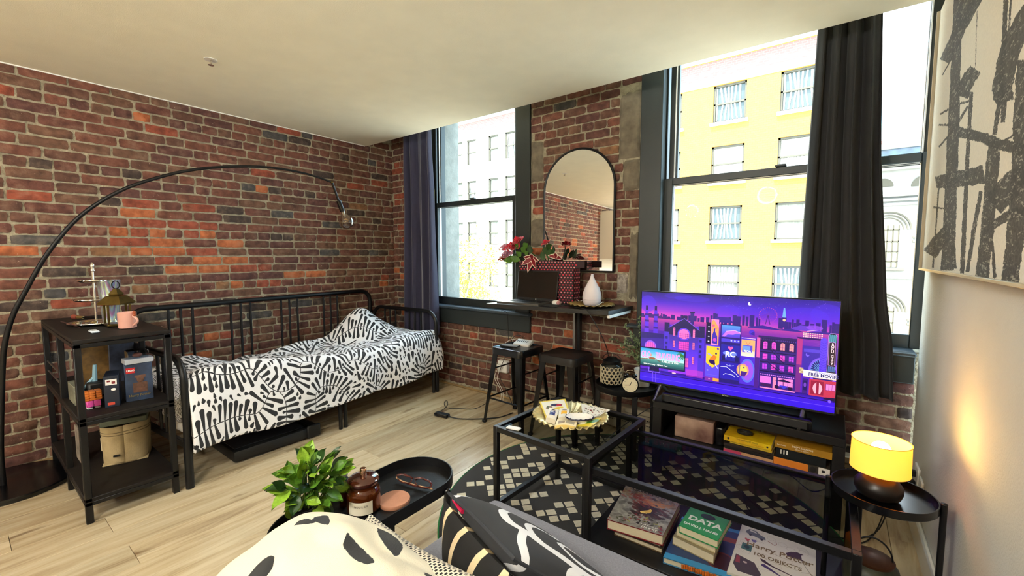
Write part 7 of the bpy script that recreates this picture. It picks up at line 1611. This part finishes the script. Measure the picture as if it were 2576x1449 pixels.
# knitted cushion
TLk = atz(932, 1292, .665); RDk = atz(1225, 1455, .70); BLk = atz(985, 1500, .64); Vk = (RDk-TLk).normalized(); Uk = (BLk-TLk); Uk = (Uk-Vk*Uk.dot(Vk)).normalized()
km, t_, b_ = pbsdf('black and cream basket weave'); L = t_.links.new
uvn = t_.nodes.new('ShaderNodeUVMap'); mp = t_.nodes.new('ShaderNodeMapping'); mp.inputs['Scale'].default_value = (36, 56, 1); L(uvn.outputs[0], mp.inputs['Vector'])
br_ = t_.nodes.new('ShaderNodeTexBrick'); br_.inputs['Scale'].default_value = 1; br_.inputs['Mortar Size'].default_value = .2; br_.inputs['Mortar Smooth'].default_value = .25; br_.inputs['Brick Width'].default_value = .95; br_.inputs['Row Height'].default_value = .95; br_.offset = .5
br_.inputs['Color1'].default_value = (*lin((26, 26, 30)), 1); br_.inputs['Color2'].default_value = (*lin((34, 34, 38)), 1); br_.inputs['Mortar'].default_value = (*lin((226, 216, 196)), 1); L(mp.outputs[0], br_.inputs['Vector'])
nz_ = t_.nodes.new('ShaderNodeTexNoise'); nz_.inputs['Scale'].default_value = 3; L(uvn.outputs[0], nz_.inputs['Vector'])
L(br_.outputs['Color'], b_.inputs['Base Color']); b_.inputs['Roughness'].default_value = .9
bp = t_.nodes.new('ShaderNodeBump'); bp.inputs['Strength'].default_value = .6; bp.inputs['Distance'].default_value = .006; L(br_.outputs['Fac'], bp.inputs['Height']); L(bp.outputs['Normal'], b_.inputs['Normal'])
Uvk, Vvk = Uk*.42, -Vk*.46
cushion('knit_cushion', TLk-Vvk, Uvk, Vvk, .10, km, 'black and cream basket weave cushion between the cow print throw and the striped cushion')
# ---- cow print throw
RG = [(520, 1475, .60), (575, 1420, .635), (640, 1372, .67), (700, 1326, .70), (770, 1291, .72), (850, 1292, .725), (920, 1310, .72), (985, 1340, .712), (1040, 1388, .70), (1100, 1425, .69), (1160, 1475, .68)]
rp = smooth_path([atz(x, y, z) for x, y, z in RG], 8)
TX0, TX1, TY0, TY1 = -1.25, -.15, -.1, .75
mb = MB(); NU, NV = len(rp)-1, 40
def thr(u, v):
    i = min(NU, int(round(u*NU))); p = rp[i].copy(); to = Vector((-p.x, -p.y, 0)).normalized(); s = (v-.25)/.75
    if s >= 0:
        d = s*.36; q = p+to*d; q.z += .030*math.sin(min(1, s*2)*PI/2)-.03*s+.020*mnoise.noise(Vector((q.x*8, q.y*8, 1)))*min(1, s*3)+.030*abs(mnoise.noise(Vector((q.x*5+3, q.y*9, 5))))*min(1, s*4)+.020*math.sin(u*17+s*7)*s+.012*math.sin(u*9-s*9)*s
    else:
        a = -s/.3334; q = p-to*.05*math.sin(a*PI/2)*1.0; q.z -= .30*(1-math.cos(a*PI/2))*1.0; q += Vector((.006*math.sin(u*40), .006*math.cos(u*37), 0))*a
    return q
for j in range(NV+1):
    for i in range(NU+1): q = thr(i/NU, j/NV); mb.v.append(tuple(q)); mb.uv.append(((q.x-TX0)/(TX1-TX0), (q.y-TY0)/(TY1-TY0)))
mb.f = [(j*(NU+1)+i, (j+1)*(NU+1)+i, (j+1)*(NU+1)+i+1, j*(NU+1)+i+1) for j in range(NV) for i in range(NU)]; mb.m = [0]*len(mb.f)
ct_ = Cv(1100, 850, (226, 218, 196)); zq = lambda x, y: (500+x*.2717, 1080+y*.2717)
def tuv(x, y, z=.735):
    p = atz(*zq(x, y), z); return ((p.x-TX0)/(TX1-TX0)*1100, (1-(p.y-TY0)/(TY1-TY0))*850)
for P in ([(200, 1358), (240, 1300), (330, 1180), (480, 1080), (600, 1050), (690, 1090), (680, 1180), (600, 1270), (540, 1358), (480, 1460), (220, 1450)], [(1045, 830), (1090, 790), (1195, 785), (1205, 915), (1120, 870)], [(880, 850), (920, 815), (1000, 815), (1080, 850), (990, 872)], [(1650, 850), (1780, 890), (1870, 960), (1885, 1020), (1830, 1110), (1720, 1020), (1660, 920)],
          [(1380, 1020), (1440, 1070), (1560, 1180), (1630, 1290), (1480, 1270), (1370, 1160), (1340, 1090)], [(2080, 1240), (2150, 1235), (2210, 1300), (2240, 1400), (2180, 1400), (2110, 1300)]):
    Q = smooth_path([Vector((*tuv(*p), 0)) for p in P+[P[0]]], 6); ct_.poly([(q.x+rng.uniform(-1, 1), q.y+rng.uniform(-1, 1)) for q in Q], (26, 28, 32))
o = mb.build('throw_blanket', imat('cow print fleece', ct_.image('cow print'), .95, bump=.30, bs=800, sheen=.08)); tag(o, 'fluffy cream throw with black cow patches heaped over the sofa end', 'blanket')
md = o.modifiers.new('t', 'SOLIDIFY'); md.thickness = .008; md.offset = -1
# ================================================================ OVAL TRAY TABLE
ot = thing('oval_tray_table', 'black oval tray table at the left of the sofa holding plant and candle', 'table', (-1.19, .81, 0))
def caps(x0, x1, y0, y1, n=16, ins=0):
    r = (x1-x0)/2-ins; cx = (x0+x1)/2; R_ = (x1-x0)/2
    return [(cx+r*math.cos(PI*i/n), y1-R_+r*math.sin(PI*i/n)) for i in range(n+1)]+[(cx+r*math.cos(PI+PI*i/n), y0+R_+r*math.sin(PI+PI*i/n)) for i in range(n+1)]
TB = (-1.335, -1.06, .49, 1.13)
MB().prism(caps(*TB, ins=.004), .492, .497).build('tray_floor', MT['blackmetal'], ot, smooth=False)
b = MB(); A_, B_ = caps(*TB), caps(*TB, ins=.004); n = len(A_)
vs_ = [(x, y, .49) for x, y in A_]+[(x, y, .53) for x, y in A_]+[(x, y, .53) for x, y in B_]+[(x, y, .495) for x, y in B_]
b.add(vs_, [(k*n+i, k*n+(i+1) % n, (k+1)*n+(i+1) % n, (k+1)*n+i) for k in range(3) for i in range(n)]).build('tray_rim', MT['blackmetal'], ot)
for (x, y) in ((-1.350, 1.0), (-1.058, 1.02), (-1.350, .60), (-1.045, .62)):
    lg = MB().cyl((x, y, 0), (x, y, .505), .0115, n=14).build('leg', MT['blackmetal'], ot)
    MB().cyl((x+(.012 if x < -1.2 else -.012), y, .50), (x, y, .50), .007, n=10).build('bolt', MT['steel'], lg); MB().sph((x, y, .506), .0118, 12, 6, sc=(1, 1, .5)).build('cap', MT['blackgloss'], lg)
TZ = .497
cs = thing('leather_coaster', 'round tan leather coaster on the oval tray', 'coaster', (-1.185, .935, TZ))
cc = atz(992, 1253, .512); MB().lathe([(0, 0), (.051, 0), (.052, .002), (.052, .012), (.051, .014), (0, .014)], (cc.x, cc.y, TZ), 40).build('disc', mat('tan leather', (184, 128, 100), .6, var=.12, vs=30, bump=.1, bs=300), cs)
# folded spectacles
gl_ = thing('spectacles', 'folded tortoiseshell spectacles on the oval tray behind the coaster', 'glasses', (-1.24, 1.02, TZ))
tort = mat('tortoiseshell', (84, 34, 28), .25, var=.6, vs=90); zt = TZ+.004
def gp(x, y, z=.505): return atz(x, y, z)
MB().tube(smooth_path([gp(998, 1196, .525), gp(1012, 1194, .53), gp(1030, 1199, .53), gp(1038, 1203, .53)], 4), .0034, 6).tube(smooth_path([gp(1042, 1204, .53), gp(1060, 1203, .53), gp(1080, 1211, .528), gp(1086, 1220, .515)], 4), .0034, 6).build('brow_bar', tort, gl_)
for c1, c2 in (((1000, 1197), (1036, 1211)), ((1044, 1206), (1086, 1226))):
    mx_, my_ = (c1[0]+c2[0])/2, (c1[1]+c2[1])/2; rx, ry = (c2[0]-c1[0])/2, 11
    ring = [atz(mx_+rx*math.cos(a), my_+ry*math.sin(a)+.22*rx*math.cos(a), .517+.010*-math.sin(a)) for a in [2*PI*i/20 for i in range(20)]]
    MB().tube(ring, .0019, 5, closed=True).build('rim', tort, gl_)
MB().tube(smooth_path([gp(997, 1200, .512), gp(1010, 1210, .506), gp(1050, 1222, .505), gp(1088, 1230, .505)], 4), .0028, 6).build('temple', mat('cream tortoise', (190, 150, 110), .3, var=.5, vs=60), gl_)
MB().tube(smooth_path([gp(1086, 1222, .512), gp(1070, 1228, .505), gp(1030, 1218, .505), gp(1006, 1208, .505)], 4), .0028, 6).build('temple', tort, gl_)
# amber candle jar
JX, JY = -1.205, .785
jr_ = thing('candle_jar', 'amber glass candle jar with lid and copper knob on the oval tray', 'candle', (JX, JY, TZ))
amb, t_, b_ = pbsdf('amber glass'); b_.inputs['Base Color'].default_value = (*lin((176, 84, 30)), 1); b_.inputs['Roughness'].default_value = .06; b_.inputs['Transmission Weight'].default_value = .85; b_.inputs['IOR'].default_value = 1.2; b_.inputs['Coat Weight'].default_value = .8
b_.inputs['Emission Color'].default_value = (0, 0, 0, 1)
MB().lathe([(0, 0), (.045, 0), (.052, .006), (.053, .012), (.053, .062), (.049, .074), (.044, .08), (.044, .09), (.0415, .09), (.0415, .08), (.046, .072), (.050, .06), (.050, .01), (0, .008)], (JX, JY, TZ), 48).build('jar', amb, jr_)
MB().lathe([(0, 0), (.0495, 0), (.0495, .05), (0, .05)], (JX, JY, TZ+.009), 32).build('wax', mat('brown wax', (120, 62, 34), .6), jr_)
MB().lathe([(.038, -.004), (.046, -.002), (.050, .004), (.050, .012), (.044, .018), (.02, .022), (0, .0225)], (JX, JY, TZ+.092), 40).build('lid', mat('dark amber lid', (66, 24, 16), .12, var=.2, vs=6, coat=1), jr_)
MB().lathe([(.010, 0), (.0105, .002), (.0105, .024), (.009, .026), (0, .026)], (JX, JY, TZ+.113), 24).build('knob', mat('copper knob', (226, 180, 150), .18, 1), jr_)
va = math.atan2(-JY, -JX)+R(-14); lbm = MB().grid(16, 2, lambda u, v: (JX+.0536*math.cos(va-.75+1.5*u), JY+.0536*math.sin(va-.75+1.5*u), TZ+.008+.042*v)); o = lbm.build('label', mat('cream label', (226, 218, 196), .7), jr_)
for k, ch in enumerate('INDULGE'):
    a = va-.42+.14*k; Mt = Matrix.Translation((JX+.0541*math.cos(a), JY+.0541*math.sin(a), TZ+.036)) @ Matrix.Rotation(a+PI/2, 4, 'Z') @ Matrix.Rotation(PI/2, 4, 'X'); text('label_lettering', ch, .0085, Mt, MT['blacktext'], jr_, ext=.0001)
# slim bottles behind the jar
bt = thing('dropper_bottle', 'dark grey bottle with a silver cap half hidden behind the plant', 'bottle', (-1.305, .80, TZ)); bx, by = -1.302, .775
MB().lathe([(0, 0), (.016, 0), (.018, .003), (.018, .07), (.012, .08), (.010, .086), (0, .086)], (bx, by, TZ), 24).build('bottle', mat('dark grey label', (60, 62, 68), .4, var=.3, vs=60, stretch=(1, 1, 30)), bt)
MB().lathe([(.011, 0), (.0125, .002), (.0125, .03), (.011, .034), (0, .034)], (bx, by, TZ+.086), 20).build('cap', MT['white'], bt)
bt = thing('amber_bottle', 'slim amber bottle with a copper cap beside the candle jar', 'bottle', (-1.268, .755, TZ)); bx, by = -1.272, .752
MB().lathe([(0, 0), (.011, 0), (.0125, .002), (.0125, .055), (.008, .064), (0, .064)], (bx, by, TZ), 20).build('bottle', amb, bt); MB().lathe([(.009, 0), (.0095, .022), (0, .022)], (bx, by, TZ+.062), 16).build('cap', mat('copper cap', (190, 130, 90), .25, 1), bt)
# ---- leafy plant
pc = Vector((-1.285, .63, .50)); pn = thing('potted_plant', 'leafy green plant in a small dark pot at the near end of the oval tray', 'plant', (pc.x, pc.y, TZ))
MB().lathe([(0, 0), (.034, 0), (.044, .055), (.046, .06), (.042, .06), (.040, .05), (0, .05)], (pc.x, pc.y, TZ), 28).build('pot', mat('dark pot', (40, 38, 36), .5), pn)
rd = random.Random(31); cl = Vector((-1.30, .655, .64)); lms = []
for q in range(5):
    b = MB(); nl, nw = 6, 4
    def lf_(u, v, q=q):
        w_ = .33*math.sin(PI*min(1, u*1.02))**.8*(1-.25*u); x = (v-.5)*2*w_; return (x, u, .10*abs(v-.5)*2*.8-.18*u*u*(.5+q*.25)+.03*math.sin(u*9+q)*(v-.5))
    b.grid(nw, nl, lambda a, c: lf_(c, a)); lms.append(b)
LM = [[b.mesh('leaf', m) for b in lms] for m in (MT['leaf'], MT['leafdark'], MT['leaflight'])]
stb = MB(); anchor = [(778, 1140, .0), (800, 1150, .02), (830, 1150, 0), (850, 1165, 0), (868, 1180, 0), (712, 1195, 0), (735, 1185, 0), (700, 1225, 0), (725, 1240, .03), (760, 1180, .04), (790, 1190, .05), (820, 1190, .05), (845, 1210, .03), (860, 1230, 0), (745, 1210, .05), (775, 1225, .07), (805, 1225, .07), (835, 1245, .05), (715, 1255, .02), (745, 1265, .04), (780, 1260, .07), (815, 1265, .06), (730, 1290, .02), (738, 1270, .02), (755, 1270, .03), (800, 1290, .05), (825, 1290, .04), (760, 1150, .0), (785, 1165, .03), (815, 1170, .03), (765, 1200, .06), (795, 1210, .07), (785, 1245, .08), (850, 1190, .02), (750, 1235, .05), (820, 1215, .06)]
cam_v = Vector((0, 0, CAMH))
for k in range(130):
    ax, ay, dz = anchor[k % len(anchor)]; ax += rd.uniform(-7, 7); ay += rd.uniform(-6, 6)
    base = Vector(_ray(ax, ay)); tt = (math.hypot(cl.x, cl.y)-dz*.7+rd.uniform(-.05, .03))/math.hypot(base.x, base.y); p = cam_v+base*tt
    outd = (p-(cl+Vector((0, 0, -.05)))).normalized()+Vector((rd.uniform(-.5, .5), rd.uniform(-.5, .5), rd.uniform(-.35, .45))); outd.normalize()
    if k % len(anchor) in (22, 23): outd = Vector((-.1, .1, -1))
    s = rd.uniform(.048, .068); nrm = (cam_v-p).normalized()*.6+Vector((rd.uniform(-.6, .6), rd.uniform(-.6, .6), .7)); xx = outd.cross(nrm).normalized(); zz = xx.cross(outd).normalized()
    Mx = Matrix(((xx.x, outd.x, zz.x, p.x), (xx.y, outd.y, zz.y, p.y), (xx.z, outd.z, zz.z, p.z), (0, 0, 0, 1))) @ Matrix.Translation((0, -.45*s, 0)) @ Matrix.Scale(s, 4)
    me = LM[rd.choices([0, 1, 2], [5, 3, 5])[0]][rd.randrange(5)]; o = bpy.data.objects.new('leaf', me); COL.objects.link(o); o.parent = pn; o.matrix_local = Matrix.Translation(-wloc(pn)) @ Mx
    if k % 2 == 0: stb.tube(smooth_path([pc+Vector((0, 0, .04)), pc.lerp(p, .5)+Vector((0, 0, .01)), Mx @ Vector((0, 0, 0))], 3), .0013, 4)
stb.build('stems', mat('green stem', (90, 110, 40), .6), pn)
